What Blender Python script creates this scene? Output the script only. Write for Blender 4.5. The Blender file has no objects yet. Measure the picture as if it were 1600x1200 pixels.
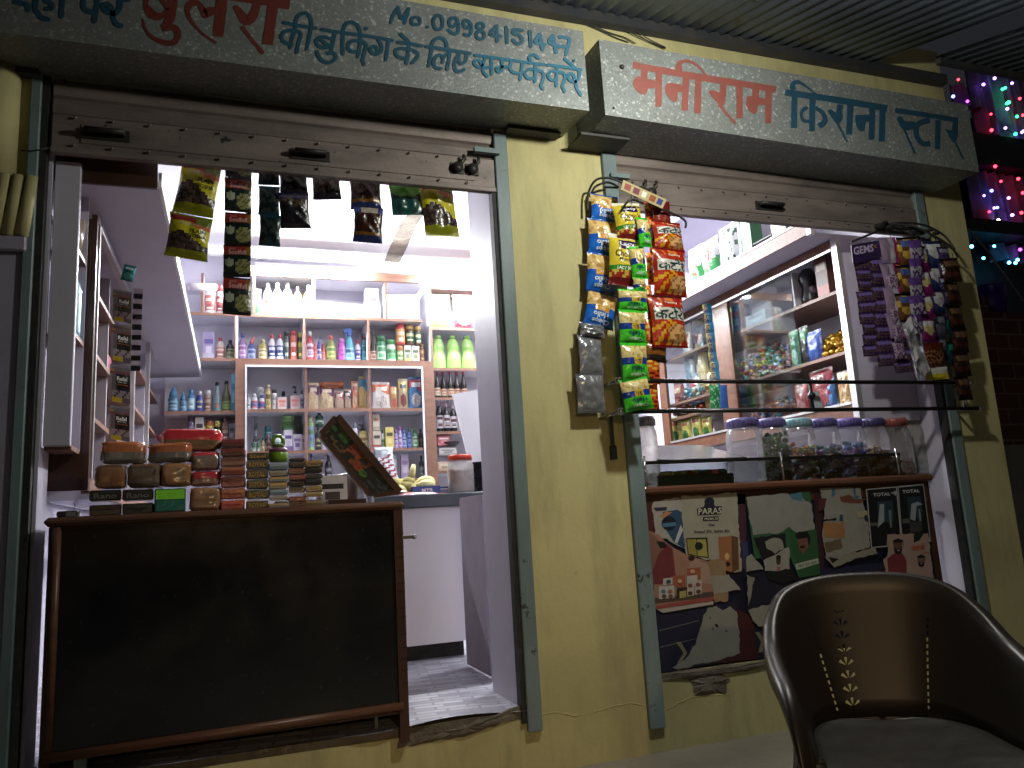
import bpy, math, random
from mathutils import Vector, Matrix, noise as mnoise
random.seed(7)
R_ = math.radians
scene = bpy.context.scene
COL = scene.collection

# ------------------------------------------------------------------ camera
YAW, PITCH, ROLL, FPX = 0.349248, 0.1758805, -0.05970015, 1216.389
CAM = Vector((0.0, -3.15, 1.0))
cy, sy, cp, sp = math.cos(YAW), math.sin(YAW), math.cos(PITCH), math.sin(PITCH)
FW = Vector((sy*cp, cy*cp, sp))
_r = Vector((cy, -sy, 0)); _u = _r.cross(FW)
RT = math.cos(ROLL)*_r + math.sin(ROLL)*_u
UP = -math.sin(ROLL)*_r + math.cos(ROLL)*_u
cam_d = bpy.data.cameras.new('camera'); cam = bpy.data.objects.new('camera', cam_d); COL.objects.link(cam)
cam_d.sensor_width = 36.0; cam_d.lens = FPX/1600*36; cam_d.clip_end = 500; cam_d.clip_start = 0.05
cam.matrix_world = Matrix(((RT.x, UP.x, -FW.x, CAM.x), (RT.y, UP.y, -FW.y, CAM.y), (RT.z, UP.z, -FW.z, CAM.z), (0, 0, 0, 1)))
scene.camera = cam

def ray(px, py): return (px-800)/FPX*RT - (py-600)/FPX*UP + FW
def AY(px, py, y): d = ray(px, py); return CAM + d*((y-CAM.y)/d.y)      # surveyed point on the plane Y = y
def AX(px, py, x): d = ray(px, py); return CAM + d*((x-CAM.x)/d.x)      # ... on the plane X = x
def AZ(px, py, z): d = ray(px, py); return CAM + d*((z-CAM.z)/d.z)      # ... on the plane Z = z

# ------------------------------------------------------------------ night sky, faint moonlight, exposure
world = bpy.data.worlds.new("World"); scene.world = world; world.use_nodes = True
wn = world.node_tree
sky = wn.nodes.new('ShaderNodeTexSky'); sky.sky_type = 'NISHITA'; sky.sun_disc = False
sky.sun_elevation = R_(-2.5); sky.sun_rotation = R_(200)
bg = wn.nodes['Background']; bg.inputs['Strength'].default_value = 0.12
wn.links.new(sky.outputs[0], bg.inputs['Color'])
sd = bpy.data.lights.new('moon', 'SUN'); sd.energy = 0.012; sd.angle = R_(0.5); sd.color = (0.8, 0.88, 1.0)
so = bpy.data.objects.new('moon', sd); COL.objects.link(so); so.rotation_euler = (R_(50), 0, R_(-20))
vs = scene.view_settings; vs.view_transform = 'Standard'; vs.look = 'None'; vs.exposure = 0.6; vs.gamma = 1.0
scene.cycles.use_denoising = True
scene.cycles.max_bounces = 8; scene.cycles.transparent_max_bounces = 24
scene.cycles.sample_clamp_indirect = 6.0

# ------------------------------------------------------------------ colour and material helpers
def lin(c): return c/12.92 if c <= 0.04045 else ((c+0.055)/1.055)**2.4
def H(s):
    if not isinstance(s, str): return s
    s = s.lstrip('#')
    if len(s) == 3: s = ''.join(c*2 for c in s)
    return tuple(lin(int(s[i:i+2], 16)/255) for i in (0, 2, 4))
MATS = {}
def newmat(name):
    m = bpy.data.materials.new(name); m.use_nodes = True; MATS[name] = m
    nt = m.node_tree; return m, nt, nt.nodes['Principled BSDF']
def N(nt, t, **kw):
    n = nt.nodes.new(t)
    for k, v in kw.items():
        if k.startswith('i_'):
            key = k[2:]
            n.inputs[int(key) if key.isdigit() else key.replace('_', ' ')].default_value = v
        else: setattr(n, k, v)
    return n
def ramp(nt, stops, fac):
    r = nt.nodes.new('ShaderNodeValToRGB'); e = r.color_ramp.elements
    while len(e) < len(stops): e.new(0.5)
    for el, (p, c) in zip(e, stops): el.position = p; el.color = (*H(c), 1) if isinstance(c, str) else (*c, 1)
    nt.links.new(fac, r.inputs[0]); return r.outputs[0]
def mixc(nt, f, a, b, mode='MIX'):
    n = nt.nodes.new('ShaderNodeMix'); n.data_type = 'RGBA'; n.blend_type = mode
    for s, v in ((n.inputs[0], f), (n.inputs[6], a), (n.inputs[7], b)):
        if hasattr(v, 'links') or isinstance(v, bpy.types.NodeSocket): nt.links.new(v, s)
        elif isinstance(v, (int, float)): s.default_value = v
        else: s.default_value = (*v, 1)
    return n.outputs[2]
def addbump(nt, b, h, strength, dist=0.01):
    bp = N(nt, 'ShaderNodeBump'); bp.inputs['Strength'].default_value = strength; bp.inputs['Distance'].default_value = dist
    nt.links.new(h, bp.inputs['Height']); nt.links.new(bp.outputs[0], b.inputs['Normal'])
def noise(nt, scale, detail=6, rough=.6, coord='Object', stretch=None):
    tc = N(nt, 'ShaderNodeTexCoord'); src = tc.outputs[coord]
    if stretch:
        mp = N(nt, 'ShaderNodeMapping'); mp.inputs['Scale'].default_value = stretch
        nt.links.new(src, mp.inputs[0]); src = mp.outputs[0]
    n = N(nt, 'ShaderNodeTexNoise'); n.inputs['Scale'].default_value = scale; n.inputs['Detail'].default_value = detail
    n.inputs['Roughness'].default_value = rough; nt.links.new(src, n.inputs[0]); return n.outputs[0]
def paint(name, base, other=None, scale=4, rough=.6, bump=.15, bscale=60, metal=0, lo=.4, hi=.7, spots=None, spotsc=9, spotlo=.66, spec=.4, stretch=None, dist=.006):
    """painted / plain surface: two tones mixed by noise, optional chips, fine bump"""
    m, nt, b = newmat(name); base = H(base); other = H(other) if other else tuple(c*.75 for c in base)
    n1 = noise(nt, scale, stretch=stretch)
    c = ramp(nt, [(lo, base), (hi, other)], n1)
    if spots:
        n2 = noise(nt, spotsc, 8, .7)
        f = ramp(nt, [(spotlo, (0, 0, 0)), (spotlo+.03, (1, 1, 1))], n2)
        c = mixc(nt, f, c, H(spots))
    nt.links.new(c, b.inputs['Base Color']); b.inputs['Roughness'].default_value = rough; b.inputs['Metallic'].default_value = metal
    b.inputs['Specular IOR Level'].default_value = spec
    if bump: addbump(nt, b, noise(nt, bscale, 5), bump, dist)
    return m
def printmat(name, rough=.35, bump=.0, bscale=30, metal=0, spec=.5, alpha=None, coat=0):
    """printed surface: the colours of the print come from the mesh, the finish from here"""
    m, nt, b = newmat(name)
    a = N(nt, 'ShaderNodeVertexColor'); a.layer_name = 'Col'
    n1 = noise(nt, 14, 4)
    c = mixc(nt, ramp(nt, [(.35, (.86, .86, .86)), (.7, (1, 1, 1))], n1), (0, 0, 0), a.outputs[0])
    nt.links.new(c, b.inputs['Base Color']); b.inputs['Roughness'].default_value = rough; b.inputs['Metallic'].default_value = metal
    b.inputs['Specular IOR Level'].default_value = spec; b.inputs['Coat Weight'].default_value = coat
    if bump: addbump(nt, b, noise(nt, bscale, 3), bump, .01 if bump < .9 else .03)
    return m
def glassmat(name, tint=(1, 1, 1), gloss=.12, rough=.02, haze=0.0, hazecol=(.9, .9, .9), frk=1.0):
    """thin sheet: lets things behind show, mirrors a little, optional milky haze"""
    m, nt, b = newmat(name); nt.nodes.remove(b); out = nt.nodes['Material Output']
    t = N(nt, 'ShaderNodeBsdfTransparent'); t.inputs[0].default_value = (*tint, 1)
    g = N(nt, 'ShaderNodeBsdfGlossy'); g.inputs['Roughness'].default_value = rough
    fr = N(nt, 'ShaderNodeFresnel'); fr.inputs[0].default_value = 1.45
    mt = N(nt, 'ShaderNodeMath', operation='MULTIPLY_ADD'); nt.links.new(fr.outputs[0], mt.inputs[0]); mt.inputs[1].default_value = frk; mt.inputs[2].default_value = gloss*.3
    s = N(nt, 'ShaderNodeMixShader'); nt.links.new(mt.outputs[0], s.inputs[0]); nt.links.new(t.outputs[0], s.inputs[1]); nt.links.new(g.outputs[0], s.inputs[2])
    last = s.outputs[0]
    if haze:
        d = N(nt, 'ShaderNodeBsdfDiffuse'); d.inputs[0].default_value = (*hazecol, 1)
        tr = N(nt, 'ShaderNodeBsdfTranslucent'); tr.inputs[0].default_value = (*hazecol, 1)
        dt = N(nt, 'ShaderNodeMixShader'); dt.inputs[0].default_value = .45; nt.links.new(d.outputs[0], dt.inputs[1]); nt.links.new(tr.outputs[0], dt.inputs[2])
        s2 = N(nt, 'ShaderNodeMixShader')
        hz = N(nt, 'ShaderNodeMath', operation='MULTIPLY'); nt.links.new(noise(nt, 9, 4), hz.inputs[0]); hz.inputs[1].default_value = haze*2
        nt.links.new(hz.outputs[0], s2.inputs[0]); nt.links.new(last, s2.inputs[1]); nt.links.new(dt.outputs[0], s2.inputs[2]); last = s2.outputs[0]
    nt.links.new(last, out.inputs[0]); return m
def emit(name, col, strength):
    m, nt, b = newmat(name); b.inputs['Base Color'].default_value = (*H(col), 1)
    b.inputs['Emission Color'].default_value = (*H(col), 1); b.inputs['Emission Strength'].default_value = strength; return m

def wallpaint():
    m, nt, b = newmat('wall_yellow')
    c = ramp(nt, [(.30, (.54, .50, .255)), (.50, (.48, .44, .22)), (.70, (.35, .315, .155))], noise(nt, .9, 7, .62))
    c = mixc(nt, ramp(nt, [(.46, (0, 0, 0)), (.74, (.75, .75, .75))], noise(nt, 2.1, 9, .72, stretch=(2.6, 1, .5))), c, (.25, .225, .125))
    c = mixc(nt, ramp(nt, [(.62, (0, 0, 0)), (.66, (.8, .8, .8))], noise(nt, 7, 9, .72)), c, (.40, .375, .24))
    c = mixc(nt, ramp(nt, [(.69, (0, 0, 0)), (.72, (.85, .85, .85))], noise(nt, 17, 6, .7)), c, (.14, .12, .075))
    nt.links.new(c, b.inputs['Base Color']); b.inputs['Roughness'].default_value = .8; b.inputs['Specular IOR Level'].default_value = .3
    h = mixc(nt, .5, noise(nt, 5, 8, .65), noise(nt, 45, 5, .6)); addbump(nt, b, h, .28, .008)
wallpaint()
paint('lilac', (.47, .45, .54), (.41, .39, .47), 2.2, .5, .12, 30)
paint('lilac_white', (.66, .65, .71), (.59, .58, .64), 2, .5, .08, 30)
paint('ceiling_white', (.78, .78, .80), (.70, .70, .72), 1.6, .7, .15, 25)
paint('channel_green', (.165, .225, .235), (.10, .14, .148), 4, .5, .25, 45, spots=(.04, .04, .038), spotsc=13, spotlo=.63, stretch=(1, 1, .35))
paint('shutter_dirty', (.20, .165, .15), (.10, .085, .08), 5, .55, .25, 60, metal=.25, spots=(.03, .028, .028), spotsc=14, spotlo=.64, stretch=(.5, 1, 2))
paint('black_iron', (.018, .018, .02), (.04, .035, .03), 12, .5, .2, 60, metal=.3)
paint('rubber_black', (.012, .012, .013), (.03, .03, .03), 20, .7, .3, 60)
paint('wood_brown', (.135, .06, .036), (.085, .036, .02), 3, .38, .08, 80, stretch=(1, 9, 9))
paint('wood_edge', (.20, .105, .072), (.14, .068, .046), 6, .45, .08, 70, stretch=(1, 6, 6), spots=(.38, .31, .28), spotsc=22, spotlo=.69)
paint('wood_dark', (.06, .027, .018), (.035, .017, .012), 4, .35, .08, 80)
paint('laminate_white', (.74, .74, .78), (.69, .69, .73), 1.5, .35, .03, 20, spots=(.55, .55, .6), spotsc=13, spotlo=.70)
paint('board_mauve', (.27, .235, .28), (.21, .18, .215), 5, .5, .1, 40)
paint('slate', (.06, .075, .085), (.04, .05, .06), 6, .3, .05, 40)
paint('concrete', (.17, .145, .115), (.09, .075, .06), 5, .9, .8, 26, spots=(.23, .2, .15), spotsc=11, spotlo=.6, dist=.02)
paint('ground_concrete', (.27, .245, .195), (.18, .16, .13), 1.7, .9, .5, 30, spots=(.10, .09, .07), spotsc=7, spotlo=.62, dist=.015)
paint('tin_roof', (.105, .128, .155), (.06, .07, .085), 2.5, .42, .12, 40, metal=.55, spots=(.06, .04, .035), spotsc=4, spotlo=.62, stretch=(1, .3, 1))
paint('iron_beam', (.035, .038, .045), (.06, .055, .05), 8, .6, .2, 40, metal=.2)
paint('steel', (.55, .55, .56), (.42, .42, .43), 10, .22, .03, 80, metal=.95)
paint('rail_black', (.03, .03, .033), (.05, .05, .05), 10, .25, .03, 80, metal=.7)
paint('alu', (.62, .62, .63), (.5, .5, .5), 8, .35, .04, 80, metal=.7)
paint('purple_paint', (.30, .285, .36), (.23, .22, .28), 3, .6, .2, 30)
paint('brick', (.08, .026, .02), (.045, .018, .015), 6, .85, .4, 40)
paint('pale_plaster', (.30, .31, .29), (.23, .24, .22), 2, .85, .3, 25)
paint('brick_mortar', (.10, .06, .05), (.07, .045, .04), 6, .9, .4, 40)
paint('cloth_purple', (.22, .19, .27), (.12, .10, .16), 3, .8, .2, 30)
paint('leaf', (.05, .13, .03), (.02, .06, .015), 25, .45, .1, 60)
paint('cable', (.012, .012, .014), (.02, .02, .02), 20, .5, 0)
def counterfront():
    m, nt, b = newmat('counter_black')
    c = ramp(nt, [(.40, (.0055, .0065, .0095)), (.52, (.007, .008, .0105)), (.59, (.0125, .013, .0135)), (.70, (.017, .0138, .011))], noise(nt, 2.3, 5, .55, stretch=(.8, 1, 1.5)))  # cloudy blotches in the colour stand in for street reflections and dust
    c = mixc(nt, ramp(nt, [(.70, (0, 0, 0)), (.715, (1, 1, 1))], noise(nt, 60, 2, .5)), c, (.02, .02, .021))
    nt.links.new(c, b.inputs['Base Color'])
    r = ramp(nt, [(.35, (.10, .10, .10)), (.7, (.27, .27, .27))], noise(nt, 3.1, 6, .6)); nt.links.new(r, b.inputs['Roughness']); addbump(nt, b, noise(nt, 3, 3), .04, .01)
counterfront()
printmat('print_paper', .65, .05, 20, spec=.25)
printmat('print_card', .45, .03, 30)
printmat('print_film', .24, .55, 26, spec=.6)
printmat('crinkle_film', .14, .6, 11, spec=.8, coat=.3)
printmat('print_foil', .2, .6, 24, metal=.45, spec=.6)
printmat('plastic', .3, .0)
printmat('paint_letter', .5, .15, 60)
printmat('cloth', .85, .4, 40)
glassmat('glass', (.94, .97, .96), .05, frk=.16)
glassmat('glass_dark', (.62, .66, .66), .1, frk=.5)
glassmat('cling', (.97, .97, .97), .5, .12)
glassmat('jar_clear', (.95, .95, .96), .15, .08, .15, (.80, .77, .80))
glassmat('jar_milky', (.9, .9, .9), .2, .12, .48, (.80, .77, .76))

def spangle():
    m, nt, b = newmat('galvanised')
    tc = N(nt, 'ShaderNodeTexCoord'); v = N(nt, 'ShaderNodeTexVoronoi'); v.inputs['Scale'].default_value = 110
    nt.links.new(tc.outputs['Object'], v.inputs['Vector'])
    sx = N(nt, 'ShaderNodeSeparateColor'); nt.links.new(v.outputs['Color'], sx.inputs[0])
    c = ramp(nt, [(0, (.165, .185, .182)), (.7, (.195, .215, .212)), (.9, (.235, .255, .25)), (1, (.42, .45, .44))], sx.outputs[0])
    c = mixc(nt, ramp(nt, [(.35, (0, 0, 0)), (.75, (.55, .55, .55))], noise(nt, 2.2)), c, (.135, .135, .125))
    c = mixc(nt, ramp(nt, [(.60, (0, 0, 0)), (.74, (.65, .65, .65))], noise(nt, 3.5, 9, .72, stretch=(1.6, 1, .8))), c, (.085, .062, .045))
    nt.links.new(c, b.inputs['Base Color']); b.inputs['Metallic'].default_value = .25
    r = N(nt, 'ShaderNodeMapRange'); nt.links.new(sx.outputs[1], r.inputs[0]); r.inputs[3].default_value = .32; r.inputs[4].default_value = .6
    nt.links.new(r.outputs[0], b.inputs['Roughness']); addbump(nt, b, mixc(nt, .15, noise(nt, 2.5, 3), sx.outputs[2]), .35, .02)
spangle()
def vinyl():
    m, nt, b = newmat('vinyl_weave')
    tc = N(nt, 'ShaderNodeTexCoord'); mp = N(nt, 'ShaderNodeMapping'); mp.inputs['Rotation'].default_value = (0, 0, R_(8))
    nt.links.new(tc.outputs['Object'], mp.inputs[0])
    br = N(nt, 'ShaderNodeTexBrick'); br.inputs['Scale'].default_value = 4.6; br.inputs['Mortar Size'].default_value = .03
    br.inputs['Color1'].default_value = (.46, .46, .50, 1); br.inputs['Color2'].default_value = (.17, .165, .20, 1); br.inputs['Mortar'].default_value = (.17, .165, .21, 1)
    br.offset = .33; br.inputs['Brick Width'].default_value = .62; br.inputs['Row Height'].default_value = .24
    nt.links.new(mp.outputs[0], br.inputs[0])
    c = mixc(nt, .12, br.outputs[0], (.40, .40, .46)); nt.links.new(c, b.inputs['Base Color'])
    b.inputs['Roughness'].default_value = .4; addbump(nt, b, br.outputs[1], .15, .003)
vinyl()
def chairplastic():
    m, nt, b = newmat('chair_plastic'); b.inputs['Base Color'].default_value = (.021, .0175, .0155, 1)
    nt.links.new(ramp(nt, [(.35, (.025, .0215, .0195)), (.7, (.017, .015, .0135))], noise(nt, 7)), b.inputs['Base Color'])
    r = N(nt, 'ShaderNodeMapRange'); nt.links.new(noise(nt, 18, 4), r.inputs[0]); r.inputs[3].default_value = .32; r.inputs[4].default_value = .58
    nt.links.new(r.outputs[0], b.inputs['Roughness']); addbump(nt, b, noise(nt, 160, 2), .06, .002)
chairplastic()

# ------------------------------------------------------------------ mesh builder
class MB:
    def __init__(s): s.v, s.f, s.c, s.sm = [], [], [], []
    def add(s, vs, fs, col=(.5, .5, .5), smooth=False):
        o = len(s.v); s.v += [tuple(v) for v in vs]
        for i, f in enumerate(fs):
            s.f.append(tuple(o+k for k in f)); s.c.append(H(col[i]) if isinstance(col, list) else H(col)); s.sm.append(smooth)
        return s
    def box(s, a, b, col=(.5, .5, .5), bev=0.0):
        x0, y0, z0 = (min(a[i], b[i]) for i in range(3)); x1, y1, z1 = (max(a[i], b[i]) for i in range(3))
        if not bev:
            v = [(x, y, z) for z in (z0, z1) for y in (y0, y1) for x in (x0, x1)]
            return s.add(v, [(0, 2, 3, 1), (4, 5, 7, 6), (0, 1, 5, 4), (2, 6, 7, 3), (0, 4, 6, 2), (1, 3, 7, 5)], col)
        B = min(bev, (x1-x0)*.45, (y1-y0)*.45, (z1-z0)*.45)
        idx = {}; v = []
        def V(sx, sy, sz, ax):
            k = (sx, sy, sz, ax)
            if k not in idx:
                p = [x1 if sx else x0, y1 if sy else y0, z1 if sz else z0]; sg = [sx, sy, sz]
                for i in range(3):
                    if i != ax: p[i] += -B if sg[i] else B
                idx[k] = len(v); v.append(tuple(p))
            return idx[k]
        fs = []
        for ax in range(3):
            o = [i for i in range(3) if i != ax]
            for sg in (0, 1):
                q = []
                for (p, r) in ((0, 0), (1, 0), (1, 1), (0, 1)):
                    t = [0, 0, 0]; t[ax] = sg; t[o[0]] = p; t[o[1]] = r; q.append(V(*t, ax))
                fs.append(tuple(q))
        for ax in range(3):                 # edges along ax
            o = [i for i in range(3) if i != ax]
            for p in (0, 1):
                for r in (0, 1):
                    q = []
                    for (e, fa) in ((0, o[0]), (1, o[0]), (1, o[1]), (0, o[1])):
                        t = [0, 0, 0]; t[ax] = e; t[o[0]] = p; t[o[1]] = r; q.append(V(*t, fa))
                    fs.append(tuple(q))
        for sx in (0, 1):
            for sy in (0, 1):
                for sz in (0, 1): fs.append(tuple(V(sx, sy, sz, a_) for a_ in range(3)))
        return s.add(v, fs, col)
    def hexa(s, p, col=(.5, .5, .5)):      # 8 corners: bottom loop 0-3, top loop 4-7
        return s.add(p, [(3, 2, 1, 0), (4, 5, 6, 7), (0, 1, 5, 4), (1, 2, 6, 5), (2, 3, 7, 6), (3, 0, 4, 7)], col)
    def slab(s, poly, th, col=(.5, .5, .5)):   # polygon of 3D points extruded by the vector th
        n = len(poly); th = Vector(th); a = [Vector(p) for p in poly]
        return s.add(a+[p+th for p in a], [tuple(range(n)), tuple(range(2*n-1, n-1, -1))]+[(i, (i+1) % n, n+(i+1) % n, n+i) for i in range(n)], col)
    def tube(s, path, r, n=8, col=(.5, .5, .5), caps=True, smooth=True):
        P = [Vector(p) for p in path]; rr = r if isinstance(r, (list, tuple)) else [r]*len(P); vs = []; fs = []
        up = None
        for i, p in enumerate(P):
            t = (P[min(i+1, len(P)-1)]-P[max(i-1, 0)]).normalized()
            if up is None: up = Vector((0, 0, 1)) if abs(t.z) < .9 else Vector((1, 0, 0))
            a = (up - t*up.dot(t)).normalized(); up = a; b = t.cross(a)
            for k in range(n): an = 2*math.pi*k/n; vs.append(p+(a*math.cos(an)+b*math.sin(an))*rr[i])
        for i in range(len(P)-1):
            for k in range(n): fs.append((i*n+k, i*n+(k+1) % n, (i+1)*n+(k+1) % n, (i+1)*n+k))
        if caps: fs += [tuple(range(n-1, -1, -1)), tuple((len(P)-1)*n+k for k in range(n))]
        return s.add(vs, fs, col, smooth)
    def lathe(s, prof, n=14, sx=1, sy=1, o=(0, 0, 0), smooth=True, fn=None):
        """prof: (r, z, colour of the ring above); fn(theta, z, colour) may repaint"""
        vs, fs, cs = [], [], []
        for (r, z, *c) in prof:
            for k in range(n):
                an = 2*math.pi*k/n; vs.append((o[0]+r*math.cos(an)*sx, o[1]+r*math.sin(an)*sy, o[2]+z))
        for i in range(len(prof)-1):
            c = prof[i][2]
            for k in range(n):
                fs.append((i*n+k, i*n+(k+1) % n, (i+1)*n+(k+1) % n, (i+1)*n+k))
                th = 2*math.pi*(k+.5)/n
                cs.append(H(fn(th, (prof[i][1]+prof[i+1][1])/2, c) if fn else c))
        fs += [tuple(range(n-1, -1, -1)), tuple((len(prof)-1)*n+k for k in range(n))]; cs += [H(prof[0][2]), H(prof[-2][2])]
        return s.add(vs, fs, cs, smooth)
    def ball(s, c, r, n=8, m=6, col=(.5, .5, .5), sq=(1, 1, 1)):
        vs = []; fs = []
        for j in range(m+1):
            ph = math.pi*j/m
            for k in range(n):
                an = 2*math.pi*k/n
                vs.append((c[0]+r*sq[0]*math.sin(ph)*math.cos(an), c[1]+r*sq[1]*math.sin(ph)*math.sin(an), c[2]-r*sq[2]*math.cos(ph)))
        for j in range(m):
            for k in range(n): fs.append((j*n+k, j*n+(k+1) % n, (j+1)*n+(k+1) % n, (j+1)*n+k))
        return s.add(vs, fs, col, True)
    def mesh(s, name, m):
        me = bpy.data.meshes.new(name); me.from_pydata(s.v, [], s.f)
        me.materials.append(MATS[m] if isinstance(m, str) else m)
        at = me.color_attributes.new('Col', 'FLOAT_COLOR', 'CORNER'); buf = []
        for p, c in zip(me.polygons, s.c): buf += [c[0], c[1], c[2], 1.0]*p.loop_total
        at.data.foreach_set('color', buf)
        me.polygons.foreach_set('use_smooth', s.sm); me.update(); return me
    def obj(s, name, m, parent=None, loc=None, **t): return place(s.mesh(name, m), name, parent, loc, **t)

def tag(o, label=None, cat=None, group=None, kind=None):
    if label: o['label'] = label
    if cat: o['category'] = cat
    if group: o['group'] = group
    if kind: o['kind'] = kind
    return o
def place(me, name, parent=None, loc=None, rot=None, scale=None, **t):
    o = bpy.data.objects.new(name, me); COL.objects.link(o)
    if parent: o.parent = parent
    if loc is not None: o.location = loc
    if rot is not None: o.rotation_euler = rot
    if scale is not None: o.scale = scale
    return tag(o, **t)
def thing(name, label, cat, loc=(0, 0, 0), group=None, rot=None): return place(None, name, None, loc, rot, label=label, cat=cat, group=group)

def each(boxes, name, m, parent, bev=0.0):
    for a, b in boxes: MB().box(a, b, bev=bev).obj(name, m, parent)
# ------------------------------------------------------------------ lettering
TXT = {}
def text_geo(s, off=0.0):
    if (s, off) not in TXT:
        c = bpy.data.curves.new('lettering', 'FONT'); c.body = s; c.resolution_u = 2; c.offset = off
        o = bpy.data.objects.new('lettering', c); COL.objects.link(o); bpy.context.view_layer.update()
        m = bpy.data.meshes.new_from_object(o)
        vs = [(v.co.x, v.co.y) for v in m.vertices]; fs = [tuple(p.vertices) for p in m.polygons]
        bpy.data.objects.remove(o); bpy.data.curves.remove(c); bpy.data.meshes.remove(m)
        x0 = min(v[0] for v in vs); x1 = max(v[0] for v in vs); y0 = min(v[1] for v in vs); y1 = max(v[1] for v in vs)
        TXT[(s, off)] = ([((x-x0)/(x1-x0), (y-y0)/(y1-y0)) for x, y in vs], fs, (x1-x0)/(y1-y0))
    return TXT[(s, off)]
def add_text(mb, s, fn, col, off=0.012):
    """fn(u, v) -> 3D point, u and v in 0..1 over the text's box"""
    vs, fs, asp = text_geo(s, off); return mb.add([fn(u, v) for u, v in vs], fs, col)
def text_on_quad(mb, s, q, col, lift=(0, -.0015, 0), off=0.012):
    """q: bottom-left, bottom-right, top-right, top-left 3D"""
    q = [Vector(p)+Vector(lift) for p in q]
    add_text(mb, s, lambda u, v: (q[0]*(1-u)+q[1]*u)*(1-v)+(q[3]*(1-u)+q[2]*u)*v, col, off)
def catmull(P, sub=6):
    out = []
    for i in range(len(P)-1):
        p0, p1, p2, p3 = P[max(i-1, 0)], P[i], P[i+1], P[min(i+2, len(P)-1)]
        for k in range(sub):
            t = k/sub
            out.append(tuple(.5*(2*b+(c-a)*t+(2*a-5*b+4*c-d)*t*t+(3*b-a-3*c+d)*t**3) for a, b, c, d in zip(p0, p1, p2, p3)))
    out.append(tuple(P[-1])); return out
# ================================================================== SETTING
MB().add([(-60, -60, 0), (60, -60, 0), (60, 80, 0), (-60, 80, 0)], [(0, 1, 2, 3)]).obj('ground', 'ground_concrete', kind='structure')
ZF, ZC, YB = .245, 3.35, 3.55          # shop floor, shop ceiling, back wall
XL, XR = -1.02, 3.66
WT = .14                               # facade wall thickness
# ---- the shop building
shop = thing('shop_building', 'pale yellow plastered shop front with two wide shutter openings and lilac rooms inside', 'building', (1.6, 0, 0))
shop.location = (0, 0, 0)
f = MB()
f.box((-3.2, 0, 0), (-.728, WT, 3.62)); f.box((1.185, 0, 0), (1.672, WT, 2.80)); f.box((3.70, 0, 0), (4.02, WT, 2.80))
f.box((-.728, 0, 2.80), (4.02, WT, 3.66)); f.box((-.728, 0, 0), (1.185, WT, ZF-.03)); f.box((1.672, 0, 0), (3.70, WT, .315))
f.box((3.88, WT, 0), (4.02, YB, 3.62))
f.obj('facade_wall', 'wall_yellow', shop)
g = MB()
g.box((XL-.1, WT, ZF), (XL, YB+.1, ZC)); g.box((XL, YB, ZF), (XR, YB+.1, ZC)); g.box((XR, WT, ZF), (XR+.1, YB+.1, ZC))
g.box((XL, WT+.003, ZF), (-.66, WT+.06, ZC)); g.box((1.19, WT+.003, ZF), (1.67, WT+.06, ZC)); g.box((-.66, WT+.003, 2.85), (3.64, WT+.06, ZC))
g.obj('inner_wall', 'lilac', shop)
each([((-.667, .036, ZF), (-.655, WT+.055, 2.80)), ((3.636, .035, .318), (3.643, WT+.05, 2.80)), ((1.12, .035, ZF+.004), (1.187, .42, 2.80)), ((1.672, .035, .318), (1.745, WT+.05, 2.8))], 'door_jamb', 'lilac', shop)
MB().box((XL-.1, WT, ZC), (XR+.1, YB+.1, ZC+.2)).obj('ceiling', 'ceiling_white', shop)
pt = [AZ(*p, ZC-.004) for p in ((652, 296), (676, 300), (664, 332), (652, 352), (640, 378), (624, 411), (600, 408), (612, 380), (622, 356), (638, 334))]
MB().slab(pt, (0, 0, .003)).obj('bare_plaster_patch', 'concrete', shop)
# broken concrete on the thresholds
def rough_patch(px, y, mat, name, th=.006):
    P = [AY(a, b, y) for a, b in px]; out = []
    for i, p in enumerate(P):
        q = P[(i+1) % len(P)]
        for k in range(4):
            r = p.lerp(q, k/4); out.append(r+Vector((random.uniform(-.006, .006), 0, random.uniform(-.006, .006))))
    c = sum(out, Vector())/len(out); m = MB(); n = len(out)
    v = [(p.x, y, p.z) for p in out]+[(c.x*.45+p.x*.55, y-th-random.uniform(0, .008), c.z*.45+p.z*.55) for p in out]+[(c.x, y-th-.004, c.z)]
    m.add(v, [(i, (i+1) % n, n+(i+1) % n, n+i) for i in range(n)]+[(n+i, n+(i+1) % n, 2*n) for i in range(n)])
    return m.obj(name, mat, shop)
rough_patch([(627, 1145), (700, 1142), (745, 1126), (790, 1112), (818, 1098), (815, 1122), (780, 1130), (745, 1146), (700, 1156), (650, 1165), (622, 1168)], 0, 'concrete', 'broken_threshold')
rough_patch([(1074, 1056), (1120, 1050), (1141, 1058), (1134, 1084), (1086, 1088), (1080, 1072)], 0, 'concrete', 'plaster_hole')
rough_patch([(1034, 1053), (1130, 1040), (1230, 1027), (1228, 1038), (1150, 1050), (1070, 1062), (1036, 1062)], -.002, 'concrete', 'bare_sill')
for ch in (((840, 1117), (872, 1112), (905, 1117), (950, 1108), (985, 1100), (1010, 1104)), ((1040, 1110), (1075, 1092), (1110, 1088), (1140, 1084))):
    P = [tuple(AY(a, b+random.uniform(-2, 2), .001)) for a, b in ch]; P = [(x, y, z+random.uniform(-.003, .003)) for x, y, z in catmull(P, 5)]
    MB().tube(P, [.0022+.002*random.random() for _ in P], 5).obj('plaster_ridge', 'wall_yellow', shop)
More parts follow.
